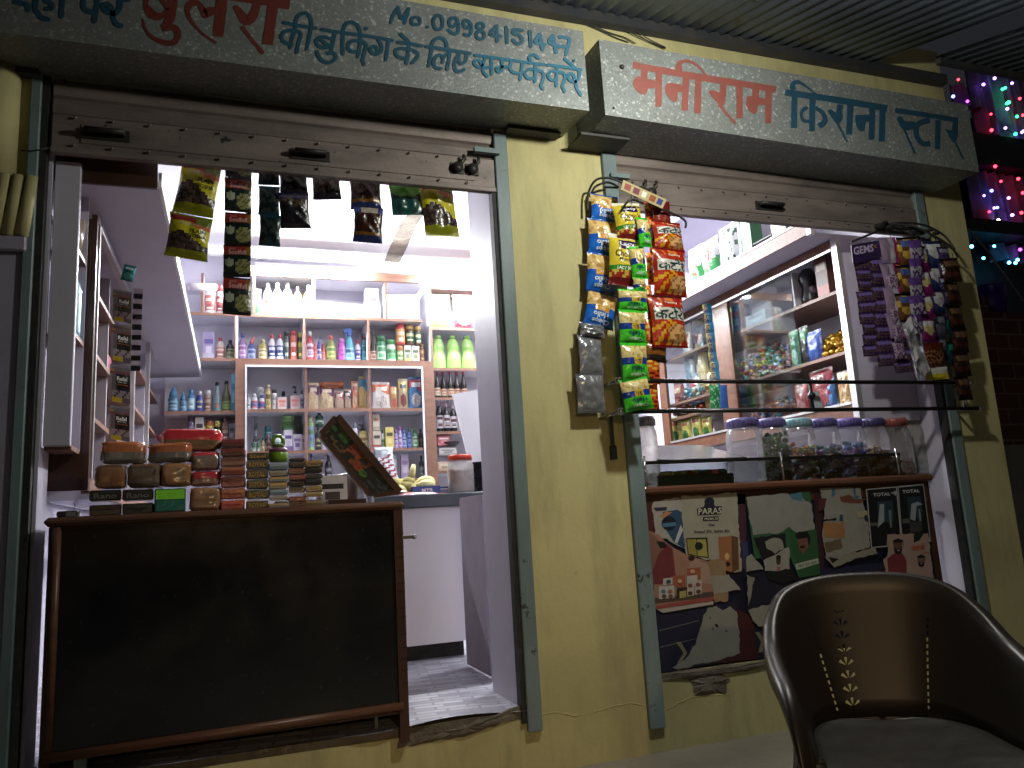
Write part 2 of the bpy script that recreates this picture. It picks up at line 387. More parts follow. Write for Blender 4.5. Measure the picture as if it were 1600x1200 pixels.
# shop floor with a lifted front edge
fl = MB(); nx = 24
vs = []; 
for i in range(nx+1):
    x = -.65+(1.77*i/nx)
    lift = .012*max(0, math.sin((x-.55)*6)) if x > .55 else 0
    for y, l in ((-.004+.02*math.sin(x*9), .004+lift), (.12, .004+lift*.5), (.4, .004), (YB, .004)): vs.append((x, y, ZF+l))
fl.add(vs, [(i*4+k, i*4+4+k, i*4+5+k, i*4+1+k) for i in range(nx) for k in range(3)])
fl.add([(1.12, .21, ZF+.004), (XR, .21, ZF+.004), (XR, YB, ZF+.004), (1.12, YB, ZF+.004)], [(0, 1, 2, 3)])
fl.add([(XL, .21, ZF+.004), (-.65, .21, ZF+.004), (-.65, YB, ZF+.004), (XL, YB, ZF+.004)], [(0, 1, 2, 3)])
fl.obj('shop_floor', 'vinyl_weave', kind='structure')
MB().box((XL, WT, .05), (XR, YB, ZF-.001)).box((-.652, .01, ZF-.03), (1.118, WT, ZF-.001)).obj('floor_slab', 'concrete', kind='structure')

# ------------------------------------------------------------------ shutters with painted boxes
def slats(x0, x1, zb, zt, y):
    m = MB(); P = []; z = zb; pitch = .075
    while z < zt:
        for t, d in ((0, .0), (.10, .012), (.3, .017), (.6, .017), (.85, .010), (1, 0)): P.append((y-d, z+t*pitch))
        z += pitch
    vs = [(x, a, b) for a, b in P for x in (x0, x1)]
    m.add(vs, [(2*i, 2*i+1, 2*i+3, 2*i+2) for i in range(len(P)-1)]); return m
def channel(x0, x1, zb, zt, name='guide_channel'):
    return MB().box((x0, -.022, zb), (x1, .03, zt), bev=.004)
def box_shell(x0, x1, yf, zb, zt, zbk, dr=0, dt=0):
    p = [(x0, yf, zb), (x1, yf, zb-dr), (x1, -.003, zbk-dr*.4), (x0, -.003, zbk), (x0, yf, zt), (x1, yf, zt-dt), (x1, -.003, zt+.02-dt), (x0, -.003, zt+.02)]
    return MB().hexa(p)
def stroke(mb, pts, w, to3, lift, col, sub=6, cap=True):
    """brush stroke: pts in tracing units (x, y[, w]); to3 maps (x, y) to the sign's plane"""
    P = [(p[0], p[1], p[2] if len(p) > 2 else w) for p in pts]; P = catmull(P, sub) if len(P) > 2 else catmull(P, 2)
    L, Rr = [], []
    for i, p in enumerate(P):
        a, b = P[max(i-1, 0)], P[min(i+1, len(P)-1)]; dx, dy = b[0]-a[0], b[1]-a[1]; d = math.hypot(dx, dy) or 1; nx_, ny_ = -dy/d, dx/d
        j = 1+.05*math.sin(i*1.7+p[0]); h = p[2]/2*j
        L.append((p[0]+nx_*h, p[1]+ny_*h)); Rr.append((p[0]-nx_*h, p[1]-ny_*h))
    vs = [to3(*q, lift) for a, b in zip(L, Rr) for q in (a, b)]
    mb.add(vs, [(2*i, 2*i+1, 2*i+3, 2*i+2) for i in range(len(P)-1)], col)
    if cap:
        for e in (0, -1):
            c = P[e]; r = c[2]/2*.96; v = [to3(c[0]+r*math.cos(t*.5236), c[1]+r*math.sin(t*.5236), lift+.00002) for t in range(12)]
            mb.add(v, [tuple(range(12))], col)
class Sign:
    def __init__(s, y, ox, oy, k): s.y, s.ox, s.oy, s.k, s.n = y, ox, oy, k, 0
    def to3(s, x, y, lift=0): p = AY(s.ox+x/s.k, s.oy+y/s.k, s.y); return (p.x, s.y-.0012-lift, p.z)
    def go(s, mb, strokes, w, col, cap=True):
        for st in strokes: s.n += 1; stroke(mb, st, w, s.to3, s.n*.00004, col, cap=cap)
    def poly(s, mb, polys, col):
        for pl in polys:
            s.n += 1; P = catmull([tuple(p) for p in pl]+[tuple(pl[0])], 3)[:-1]; mb.add([s.to3(*p, s.n*.00004) for p in P], [tuple(range(len(P)))], col)
    def ring(s, mb, rings, w, col):
        for (cx, cy_, rx, ry) in rings:
            s.n += 1; stroke(mb, [(cx+rx*math.cos(t*math.pi/6), cy_+ry*math.sin(t*math.pi/6)) for t in range(13)], w, s.to3, s.n*.00004, col, 3, False)
    def dot(s, mb, dots, col):
        for (cx, cy_, r) in dots: s.n += 1; mb.add([s.to3(cx+r*math.cos(t*.6283), cy_+r*math.sin(t*.6283), s.n*.00004) for t in range(10)], [tuple(range(10))], col)
YS = -.30
BLUE, RED, RED2 = (.012, .062, .098), (.12, .025, .018), (.20, .062, .05)
sh1 = thing('roller_shutter', 'raised roller shutter over the doorway, its zinc box lettered with a phone number', 'roller shutter', (0, 0, 0), 'roller shutters of the shop')
box_shell(-.95, 1.478, YS, 2.770, 3.160, 2.800).obj('shutter_box', 'galvanised', sh1)
sbx = [o for o in sh1.children][0]
each([((1.18, -.07, 2.775), (1.44, -.004, 2.787)), ((-.78, -.05, 2.772), (-.70, -.004, 2.80))], 'bracket', 'iron_beam', sh1)
L1 = MB()
s = Sign(YS, 200, 0, 6.154)
s.go(L1, [[(-60, -160, 90), (960, -45, 95), (1555, 48, 100)], [(435, -150, 95), (430, 0, 95), (415, 140, 95), (380, 230, 90), (330, 270, 60)], [(400, 90, 45), (300, 165, 60), (215, 145, 55), (172, 60, 45), (200, -30, 50), (300, -20, 45), (390, 90, 50)],
 [(185, 60, 35), (260, 130, 40), (330, 165, 60)], [(330, 285, 45), (450, 270, 60), (482, 350, 62), (425, 415, 60), (330, 405, 50), (220, 350, 36), (165, 270, 28), (140, 180, 18)],
 [(920, -150, 105), (903, 0, 105), (890, 150, 105), (865, 355, 105)], [(840, 95, 60), (770, 120, 95), (740, 140, 70), (700, 60, 50), (640, 25, 68), (580, 70, 60), (590, 170, 36), (680, 290, 26), (780, 370, 24), (850, 415, 26)],
 [(1245, -20, 70), (1225, 100, 80), (1180, 185, 90), (1125, 190, 95), (1060, 100, 65), (1020, 60, 30)], [(1095, 255, 45), (1180, 370, 32), (1300, 515, 46)], [(1400, -150, 100), (1395, 40, 100), (1375, 200, 100), (1342, 430, 105)]], 50, RED, False)
s = Sign(YS, 0, 0, 6.154); s.n = 12
s.go(L1, [[(150, 18), (235, 40), (270, 60), (272, 100)], [(355, -20), (340, 80), (395, 165), (460, 188)], [(430, 0), (495, 40), (490, 85), (450, 85)], [(610, -150), (603, 0), (592, 160)], [(810, -120), (803, 60), (850, 110), (920, 120)],
 [(965, -150), (940, 0), (910, 205)], [(1150, -100), (1155, 60), (1110, 130), (1020, 110), (992, 60), (1035, 42), (1080, 95), (1090, 170), (1120, 230), (1165, 250)], [(1190, 0), (1240, 0)], [(100, -150), (700, -100)], [(770, -100), (1250, -45)]], 50, (.015, .055, .085))
s = Sign(YS, 430, 0, 8); s.n = 24
s.go(L1, [[(110, 285), (310, 325), (510, 357)], [(395, 615), (430, 450), (455, 300), (430, 205), (370, 167), (300, 192), (262, 255), (250, 380), (215, 480), (190, 600)], [(215, 560), (125, 535), (78, 480), (105, 410), (180, 387), (300, 405), (322, 450), (290, 550), (270, 660)],
 [(580, 370), (800, 408), (1050, 440), (1300, 478), (1465, 510)], [(745, 430), (720, 550), (692, 660), (650, 665)], [(705, 490), (590, 465), (515, 510), (540, 575), (630, 600), (700, 560)], [(570, 500), (660, 575)], [(690, 665), (750, 680), (752, 740), (660, 788), (570, 745), (522, 650)],
 [(848, 680), (846, 500), (860, 350), (905, 292), (955, 282), (1030, 325), (1065, 420), (1062, 560), (1035, 712)], [(1050, 640), (960, 650), (910, 600), (932, 532), (1010, 510), (1095, 527), (1140, 570), (1120, 650), (1095, 740), (1110, 805)],
 [(1285, 490), (1330, 580), (1320, 650), (1250, 680), (1192, 640), (1205, 592), (1262, 592), (1275, 635)], [(1415, 510), (1402, 620), (1385, 750)]], 45, BLUE)
s.dot(L1, [(1135, 360, 26)], BLUE)
s = Sign(YS, 600, 0, 9.23); s.n = 40
s.go(L1, [[(95, 340, 30), (130, 235, 50), (200, 112, 50)], [(200, 112), (235, 250), (265, 282)], [(265, 282), (310, 210), (355, 130)], [(352, 150), (296, 340)], [(1060, 330), (1000, 390), (950, 370), (942, 300), (990, 265), (1050, 282), (1075, 380), (1065, 460), (1010, 495), (930, 442)],
 [(1250, 370), (1190, 410), (1148, 370), (1152, 312), (1200, 305), (1245, 350), (1260, 440), (1220, 520), (1160, 500)], [(200, 615), (370, 637), (545, 668)], [(240, 500), (350, 600)], [(362, 640), (347, 780), (325, 920)], [(330, 852), (220, 830), (165, 770), (190, 717), (280, 706), (430, 738), (490, 790), (460, 860), (405, 912)],
 [(610, 675), (800, 705), (1000, 738), (1240, 775)], [(645, 955), (680, 760), (692, 640), (740, 572), (810, 552), (880, 592), (912, 690)], [(950, 735), (935, 870), (910, 1005)], [(845, 905), (850, 840), (790, 800), (732, 850), (716, 930), (750, 980), (820, 995)], [(850, 830), (895, 792), (940, 802)],
 [(1080, 760), (1075, 880), (1110, 922), (1170, 890), (1192, 780)], [(1062, 820), (1015, 920), (1030, 1010), (1080, 1040), (1150, 1010)]], 50, BLUE)
s.ring(L1, [(460, 310, 66, 54), (780, 330, 68, 104), (1387, 382, 48, 42), (1390, 512, 58, 58)], 46, BLUE); s.dot(L1, [(628, 398, 23)], BLUE)
s = Sign(YS, 730, 20, 8); s.n = 64
s.go(L1, [[(370, 170), (290, 262), (330, 288), (420, 297)], [(360, 180), (375, 360)], [(490, 188), (500, 380)], [(685, 228), (585, 215), (572, 258), (655, 290), (682, 355), (635, 395), (570, 345)], [(780, 240), (795, 425)]], 45, (.02, .075, .115))
s.go(L1, [[(905, 275), (850, 370), (970, 402)], [(905, 285), (940, 462)], [(1070, 290), (1025, 372), (1150, 430)], [(1070, 300), (1110, 500)], [(1155, 305), (1270, 330), (1258, 430), (1230, 525)], [(1180, 425), (1265, 432)]], 45, (.03, .11, .17))
s.go(L1, [[(100, 535), (500, 590), (800, 634), (960, 655)], [(225, 570), (180, 680), (115, 672), (85, 622), (140, 598), (185, 660), (200, 740), (250, 800)], [(302, 585), (305, 770)], [(200, 690), (300, 682)], [(432, 600), (430, 720), (390, 745), (365, 702), (430, 682), (530, 682)], [(552, 610), (532, 700), (580, 752), (660, 762)], [(692, 615), (660, 840)],
 [(852, 640), (845, 870)], [(845, 830), (750, 820), (722, 760), (770, 712), (850, 718), (940, 750), (950, 830), (922, 910), (945, 960)], [(790, 612), (775, 560), (830, 530), (890, 580)], [(1000, 655), (1200, 682), (1420, 720)], [(1120, 680), (1110, 920)],
 [(1110, 850), (1040, 840), (1007, 780), (1055, 735), (1130, 745), (1210, 770), (1215, 850), (1187, 920), (1215, 990)], [(1400, 730), (1390, 830), (1330, 870), (1267, 830), (1272, 772), (1320, 780), (1345, 850), (1370, 950), (1420, 1035)], [(1215, 580), (1340, 690)]], 37, (.012, .105, .17))
s.dot(L1, [(1330, 605, 19)], BLUE)
L1.obj('painted_lettering', 'paint_letter', sbx)
def shutter_front(par, x0, x1, zb, zt, pos):
    slats(x0, x1, zb+.15, zt, .012).obj('slat_curtain', 'shutter_dirty', par)
    m = MB().box((x0, -.012, zb), (x1, .008, zb+.15), bev=.004).box((x0, -.02, zb-.012), (x1, .012, zb+.012), bev=.003).box((x0+.1, -.016, zb+.035), (x1-.1, -.011, zb+.115), bev=.002)
    for k in range(int((x1-x0)/.13)):
        for z in (zb+.135, zb+.022): m.ball((x0+.08+k*.13, -.021, z), .006, 6, 4)
    m.obj('bottom_bar', 'shutter_dirty', par)
    for (x, w) in pos[0]:
        h = MB().tube([(x-w/2, -.012, zb+.08), (x-w/2, -.05, zb+.08), (x+w/2, -.05, zb+.08), (x+w/2, -.012, zb+.08)], .011, 8); h.box((x-w/2-.02, -.022, zb+.055), (x+w/2+.02, -.016, zb+.10)); h.obj('pull_handle', 'black_iron', par)
    for x in pos[1]:
        MB().tube([(x, -.014, zb+.085), (x, -.04, zb+.085)], .024, 12).tube([(x, -.03, zb+.085), (x+.028, -.034, zb+.12), (x+.03, -.034, zb+.145)], .008, 8).box((x-.03, -.022, zb+.06), (x+.03, -.015, zb+.11)).obj('lock', 'black_iron', par)
shutter_front(sh1, -.655, 1.122, 2.49, 2.80, ([(.30, .12), (-.47, .13)], [.94, 1.01]))
channel(-.728, -.692, ZF-.06, 2.795).obj('guide_channel', 'channel_green', sh1)
channel(1.122, 1.185, .165, 2.775).obj('guide_channel', 'channel_green', sh1)
each([((1.10, -.012, .20), (1.121, .034, 2.49)), ((-.691, -.008, ZF-.04), (-.668, .034, 2.79))], 'rubber_seal', 'rubber_black', sh1)
MB().box((1.02, -.045, 2.655), (1.14, -.02, 2.678)).obj('latch_bolt', 'channel_green', sh1)

sh2 = thing('roller_shutter', 'raised roller shutter over the sales window, its zinc box lettered in faded red and blue', 'roller shutter', (0, 0, 0), 'roller shutters of the shop')
box_shell(1.556, 3.80, YS, 2.762, 3.134, 2.742, .045, .02).obj('shutter_box', 'galvanised', sh2)
sbx2 = sh2.children[0]
MB().box((1.50, -.16, 2.735), (1.75, -.004, 2.747)).obj('bracket', 'iron_beam', sh2)
MB().ball((1.66, YS-.002, 3.01), .012, 8, 5).ball((1.60, YS-.002, 2.80), .006, 6, 4).obj('rivet', 'black_iron', sbx2)
L2 = MB()
s = Sign(YS, 970, 80, 6.154)
s.go(L2, [[(115, 132, 62), (400, 187, 62), (800, 258, 66), (1200, 320, 62), (1490, 370, 66)], [(228, 150), (222, 285)], [(365, 190), (360, 535)], [(628, 230), (612, 572)], [(745, 250), (735, 598)], [(985, 300), (980, 440)], [(1140, 320), (1140, 645)], [(1297, 340), (1292, 450)], [(1420, 360), (1415, 695)]], 64, RED2, False)
s.go(L2, [[(560, 190, 66), (555, 135, 55), (600, 97, 32), (680, 107, 28), (760, 165, 22), (820, 240, 24)], [(940, 510, 30), (1040, 630, 24), (1105, 695, 32)]], 30, RED2, False)
s.poly(L2, [[(120, 285), (160, 242), (260, 268), (330, 290), (330, 350), (265, 360), (245, 408), (200, 415), (150, 380), (116, 325)], [(428, 335), (462, 307), (600, 330), (600, 390), (548, 397), (545, 460), (515, 490), (470, 458), (425, 390)],
 [(840, 392), (880, 375), (960, 402), (1000, 425), (998, 500), (960, 530), (900, 470)], [(1205, 462), (1230, 432), (1390, 460), (1390, 515), (1320, 520), (1310, 580), (1275, 605), (1230, 570), (1203, 510)]], RED2)
s = Sign(YS, 1210, 110, 5); s.n = 20; BD = (.014, .055, .092)
s.go(L2, [[(80, 172, 48), (450, 226, 48), (880, 297, 50)], [(155, 190), (150, 450)], [(296, 220), (290, 475)], [(512, 268), (500, 355)], [(592, 270), (580, 500)], [(762, 290), (755, 540)], [(842, 300), (835, 555)], [(940, 312, 40), (1200, 352, 38), (1430, 390, 40)], [(1275, 390, 42), (1270, 615, 42)], [(1412, 400, 42), (1402, 500, 42)]], 48, BD, False)
s.go(L2, [[(148, 155, 45), (140, 112, 38), (182, 92, 28), (250, 130, 16), (330, 195, 14)], [(280, 400, 26), (222, 390, 26), (210, 325, 26), (255, 288, 26)], [(318, 292, 28), (380, 340, 34), (390, 400, 44), (345, 438, 44)], [(488, 410, 20), (565, 560, 14)], [(1010, 460, 20), (1095, 650, 18)], [(1210, 390, 40), (1120, 420, 40), (1105, 500, 40), (1150, 570, 40), (1215, 570, 40)], [(1400, 545, 18), (1470, 690, 14)]], 20, BD, False)
s.poly(L2, [[(410, 320), (440, 305), (490, 340), (530, 340), (520, 400), (480, 415)], [(630, 352), (740, 350), (740, 400), (710, 402), (700, 470), (660, 470), (633, 420)], [(950, 372), (990, 360), (1020, 400), (1092, 402), (1100, 450), (1000, 462)], [(1330, 462), (1380, 470), (1430, 480), (1410, 560), (1380, 550)]], BD)
L2.obj('painted_lettering', 'paint_letter', sbx2)
shutter_front(sh2, 1.747, 3.632, 2.46, 2.76, ([(2.62, .13)], [1.86, 1.92]))
channel(1.672, 1.747, .10, 2.745).obj('guide_channel', 'channel_green', sh2)
channel(3.632, 3.70, .20, 2.745).obj('guide_channel', 'channel_green', sh2)
MB().box((3.614, -.012, .20), (3.632, .034, 2.46)).obj('rubber_seal', 'rubber_black', sh2)
MB().box((1.70, -.045, 2.60), (1.80, -.02, 2.622)).obj('latch_bolt', 'channel_green', sh2)

# ------------------------------------------------------------------ porch roof, lamp, cables
def sheet(x0, x1, y0, z0, y1, z1, pitch=.076, amp=.011):
    n = int((x1-x0)/pitch*6); vs = []
    for i in range(n+1):
        x = x0+(x1-x0)*i/n; d = amp*math.sin(2*math.pi*x/pitch)
        vs += [(x, y0, z0+d), (x, y1, z1+d)]
    m = MB(); m.add(vs, [(2*i, 2*i+1, 2*i+3, 2*i+2) for i in range(n)], smooth=True); return m
rf = thing('porch_roof', 'dark corrugated tin porch roof sloping out from above the painted shutter boxes', 'roof', (0, 0, 0))
sheet(-1.6, 3.46, .0, 3.49, -2.3, 2.80).obj('tin_sheet', 'tin_roof', rf)
MB().box((-3.0, -.055, 3.42), (4.0, -.004, 3.475)).obj('wall_beam', 'iron_beam', rf)
for x in (-1.2, .4):
    MB().hexa([(x, -.06, 3.415), (x+.05, -.06, 3.415), (x+.05, -2.3, 2.745), (x, -2.3, 2.745), (x, -.06, 3.45), (x+.05, -.06, 3.45), (x+.05, -2.3, 2.78), (x, -2.3, 2.78)]).obj('rafter', 'iron_beam', rf)
MB().box((-1.6, -2.32, 2.74), (3.46, -2.27, 2.785)).obj('eave_beam', 'iron_beam', rf)
m = MB()
for px, py in ((1187, 24), (958, 14)): p = AY(px, py, -.52); m.ball((p.x, -.52, 3.49-.52*.3-.012), .016, 8, 5, sq=(1.5, 1, .5))
m.obj('washer', 'steel', rf)
rf2 = thing('side_roof', 'lower rusty corrugated roof beyond the end of the porch roof', 'roof', (0, 0, 0))
sheet(3.47, 7.5, -.38, 3.30, -2.3, 2.72).obj('tin_sheet', 'tin_roof', rf2)
MB().box((3.50, -.42, 3.25), (7.5, -.39, 3.28)).obj('roof_beam', 'iron_beam', rf2)
lamp = thing('porch_lamp', 'white pendant lamp hanging under the corrugated porch roof', 'lamp', (1.74, -1.22, 2.88))
MB().tube([(0, 0, .1), (0, 0, .245)], .006, 6, (.1, .1, .1)).obj('cord', 'cable', lamp)
MB().lathe([(.035, 0, (.8, .8, .8)), (.05, .012, (.8, .8, .8)), (.05, .03, (.8, .8, .8)), (.03, .13, (.8, .8, .8))], 16).obj('lamp_base', 'plastic', lamp)
MB().ball((0, 0, -.012), .033, 12, 8).obj('bulb', emit('lamp_glow', (1, .97, .88), 60), lamp)
ld = bpy.data.lights.new('lamp_light', 'POINT'); ld.energy = 68; ld.color = (1.0, .985, .87); ld.shadow_soft_size = .05
lo_ = bpy.data.objects.new('lamp_light', ld); COL.objects.link(lo_); lo_.parent = lamp; lo_.location = (0, 0, -.05)
for i, pts in enumerate((((885, 26), (930, 44), (960, 58), (982, 66)), ((905, 30), (950, 50), (975, 58), (993, 68)), ((915, 28), (960, 40), (1000, 58), (1040, 76)), ((935, 33), (990, 47), (1015, 62), (1040, 74)))):
    P = [AY(*p, -.012-.006*i) for p in pts]
    MB().tube(catmull([tuple(p) for p in P], 4), .003, 5).obj('power_cable', 'cable', None, label=['lowest thin black cable sagging over the gap between the painted boxes', 'thin black cable ending behind the corner of the red lettered box', 'long thin black cable running from roof beam to red lettered box top', 'short thin black cable under the roof beam, uppermost of the four'][i], cat='cable', group='cables under the porch beam')
blk = thing('lamp_blocker_board', 'short grey board added beside the pendant lamp to shade the painted shutter box', 'board', (1.86, -1.30, 2.862))  # added out of view to block lamp light from the far lettering
MB().box((-.008, -.22, 0), (.008, .135, .24), (.2, .2, .2), .003).obj('board', 'plastic', blk)
# street lamp far behind the viewer that throws the warm light
st = thing('street_lamp', 'sodium street lamp on a pole across the lane', 'street lamp', (-.9, -8.5, 0))
MB().tube([(0, 0, 0), (0, 0, 2.5)], [.06, .045], 10).tube([(0, 0, 2.5), (.1, .25, 2.6)], .03, 8).obj('pole', 'iron_beam', st)
MB().box((.02, .15, 2.56), (.18, .5, 2.64), (.6, .6, .6), .02).obj('lamp_head', 'plastic', st)
sl = bpy.data.lights.new('street_light', 'SPOT'); sl.energy = 290; sl.color = (1.0, .66, .33); sl.shadow_soft_size = .10; sl.spot_size = R_(30); sl.spot_blend = .9
o = bpy.data.objects.new('street_light', sl); COL.objects.link(o); o.parent = st; o.location = (.1, .4, 2.52)
o.rotation_euler = (Vector((1.5, 0, -.05))-Vector((-.8, -8.1, 2.52))).to_track_quat('-Z', 'Y').to_euler()

# ------------------------------------------------------------------ LED battens in the shop
def batten(p, q, label, power):
    p, q = Vector(p), Vector(q); c = (p+q)/2; d = q-p; L = d.length
    t = thing('tube_light', label, 'tube light', c, 'tube lights inside the shop', (0, 0, math.atan2(d.y, d.x)))
    MB().box((-L/2, -.02, 0), (L/2, .02, .03), (.85, .85, .85)).obj('housing', 'plastic', t)
    MB().tube([(-L/2+.02, 0, -.014), (L/2-.02, 0, -.014)], .014, 10).obj('tube', emit('tube_glow', (.96, .97, 1.0), power), t)
a, b = AY(398, 416, 3.12), AY(566, 422, 3.12); batten((a.x, 3.12, a.z), (b.x, 3.12, a.z), 'glowing white tube light under the ceiling, over the top shelf row', 980)
a, b = AY(664, 436, 3.12), AY(742, 438, 3.12); batten((a.x, 3.12, a.z), (b.x+.45, 3.12, a.z), 'glowing white tube light over the green pouch, beside the lilac door jamb', 860)
batten((2.35, .9, 3.31), (2.35, 2.2, 3.31), 'white tube light on the ceiling facing the sliding glass cabinets', 420)
# ================================================================== BACK SHELVES
YF, YI = 3.20, 3.30                     # shelf fronts, where goods stand
def lv(px, py): return AY(px, py, YF).z
def xf(px, py=550): return AY(px, py, YF).x
Z = dict(T=lv(500, 494), A=lv(520, 562), L2=lv(315, 642), M=lv(520, 638.5), L3=lv(315, 691), B=lv(520, 702.5), C=lv(520, 752),
         R1=lv(706, 512), R2=lv(706, 575), R3=lv(706, 621), R4=lv(706, 674), R5=lv(706, 735))
unit = thing('shelf_unit', 'large wood edged shelf unit covering the back wall of the shop', 'shelf', (0, 0, 0))
xa, xp0, xp1, xq0, xq1, xr = xf(256, 640), xf(368, 600), xf(383, 600), xf(661, 600), xf(678, 600), xf(748, 600)+.5
MB().box((xa-.02, YB-.03, .9), (xr, YB-.004, 3.0)).obj('back_panel', 'lilac_white', unit)
def shelf(x0, x1, z, th=.022, y0=YF, nm='shelf', mt='wood_edge'):
    MB().box((x0, y0, z-th), (x1, YB-.031, z)).obj(nm, mt, unit)
def shelf2(x0, x1, z):                   # white laminate board with a brown edge strip
    MB().box((x0, YF+.012, z-.02), (x1, YB-.031, z)).obj('shelf', 'lilac_white', unit)
    MB().box((x0, YF, z-.022), (x1, YF+.0115, z+.001)).obj('shelf_edge', 'wood_edge', unit.children[-1])
def upright(px, py, z0, z1, w=.018):
    x = xf(px, py); MB().box((x-w/2, YF+.012, z0), (x+w/2, YB-.031, z1)).obj('divider', 'lilac_white', unit)
    MB().box((x-w/2-.001, YF+.001, z0), (x+w/2+.001, YF+.0115, z1)).obj('divider_edge', 'wood_edge', unit.children[-1])
ztop = lv(620, 441)
shelf2(xa, xq0+.015, Z['T']); MB().box((xf(390, 440), YF-.01, ztop), (xf(664, 440), YF+.02, ztop+.075)).obj('header_board', 'wood_edge', unit)
MB().box((xf(390, 440), YF+.021, ztop), (xf(664, 440), YB-.031, ztop+.02)).obj('top_board', 'lilac_white', unit)
for px in (316, 397, 490, 603): upright(px, 460, Z['T']+.001, ztop-.001)
for px in (368, 475.5, 576): upright(px, 530, Z['A']+.001, Z['T']-.023)
shelf2(xa+.24, xp0, Z['A']); shelf2(xp0+.001, xq0+.015, Z['A'])
zf1 = lv(520, 572); zc = .95
MB().box((xp0, YF-.012, zf1), (xq1, YF-.001, Z['A']-.003)).box((xp0, YF-.012, zc), (xp1, YF-.001, zf1)).box((xq0+.004, YF-.012, zc), (xq1, YF-.001, zf1)).obj('frame_board', 'wood_edge', unit)
MB().box((xp1, YF-.016, zf1-.014), (xq0, YF-.002, zf1)).box((xp1, YF-.016, zc), (xp1+.012, YF-.002, zf1-.014)).box((xq0-.012, YF-.016, zc), (xq0, YF-.002, zf1-.014)).obj('white_trim', 'laminate_white', unit)
for px in (478, 577.5): upright(px, 600, zc, zf1)
for k in ('M', 'B', 'C'): shelf2(xp1, xq0, Z[k])
for k in ('L2', 'L3'): shelf2(xa, xp0, Z[k])
each([((xp0, YF, zc), (xp0+.018, YB-.031, 2.95)), ((xq1-.018, YF, zc), (xq1, YB-.031, 3.05))], 'side_board', 'lilac_white', unit)
MB().box((xq1-.02, YF-.006, zf1), (xq1+.004, YF-.001, 3.05)).obj('side_edge', 'wood_edge', unit)
for k in ('R1', 'R2', 'R3', 'R4', 'R5'): shelf2(xq1+.001, xr, Z[k])
MB().box((xq1, YF, lv(706, 452)), (xr, YB-.031, lv(706, 452)+.02)).obj('top_board', 'wood_edge', unit)

# ------------------------------------------------------------------ goods: one builder per kind of package, local origin at the base
W_, K_ = (.78, .78, .78), (.03, .03, .035)
def shade(c, k): return tuple(min(1, max(0, x*k)) for x in H(c))
def lab_fn(body, lab, ink, z0, z1):
    """wrap-round label: ground colour, a title bar and a picture spot"""
    def fn(th, z, c):
        if not (z0 <= z <= z1) : return c
        t = (z-z0)/(z1-z0); u = (th % (2*math.pi))/(2*math.pi)          # front is u = .75
        d = abs(((u-.75+.5) % 1)-.5)
        if t > .58 and t < .84 and d < .13: return ink
        if t < .42 and d < .10 and t > .12: return shade(ink, 1.6) if t < .28 else shade(lab, .55)
        return lab
    return fn
def ladder(prof, n=2):
    """split long rings so labels have rows to live in"""
    out = []
    for a, b in zip(prof, prof[1:]):
        k = max(1, int(abs(b[1]-a[1])/.012)) if len(a) > 2 and a[1] >= 0 else 1
        for i in range(k): t = i/k; out.append((a[0]+(b[0]-a[0])*t, a[1]+(b[1]-a[1])*t, a[2]))
    return out+[prof[-1]]
def muted(c): c = H(c); g = .3*c[0]+.55*c[1]+.15*c[2]; return tuple((x*.74+g*.26)*.86 for x in c)
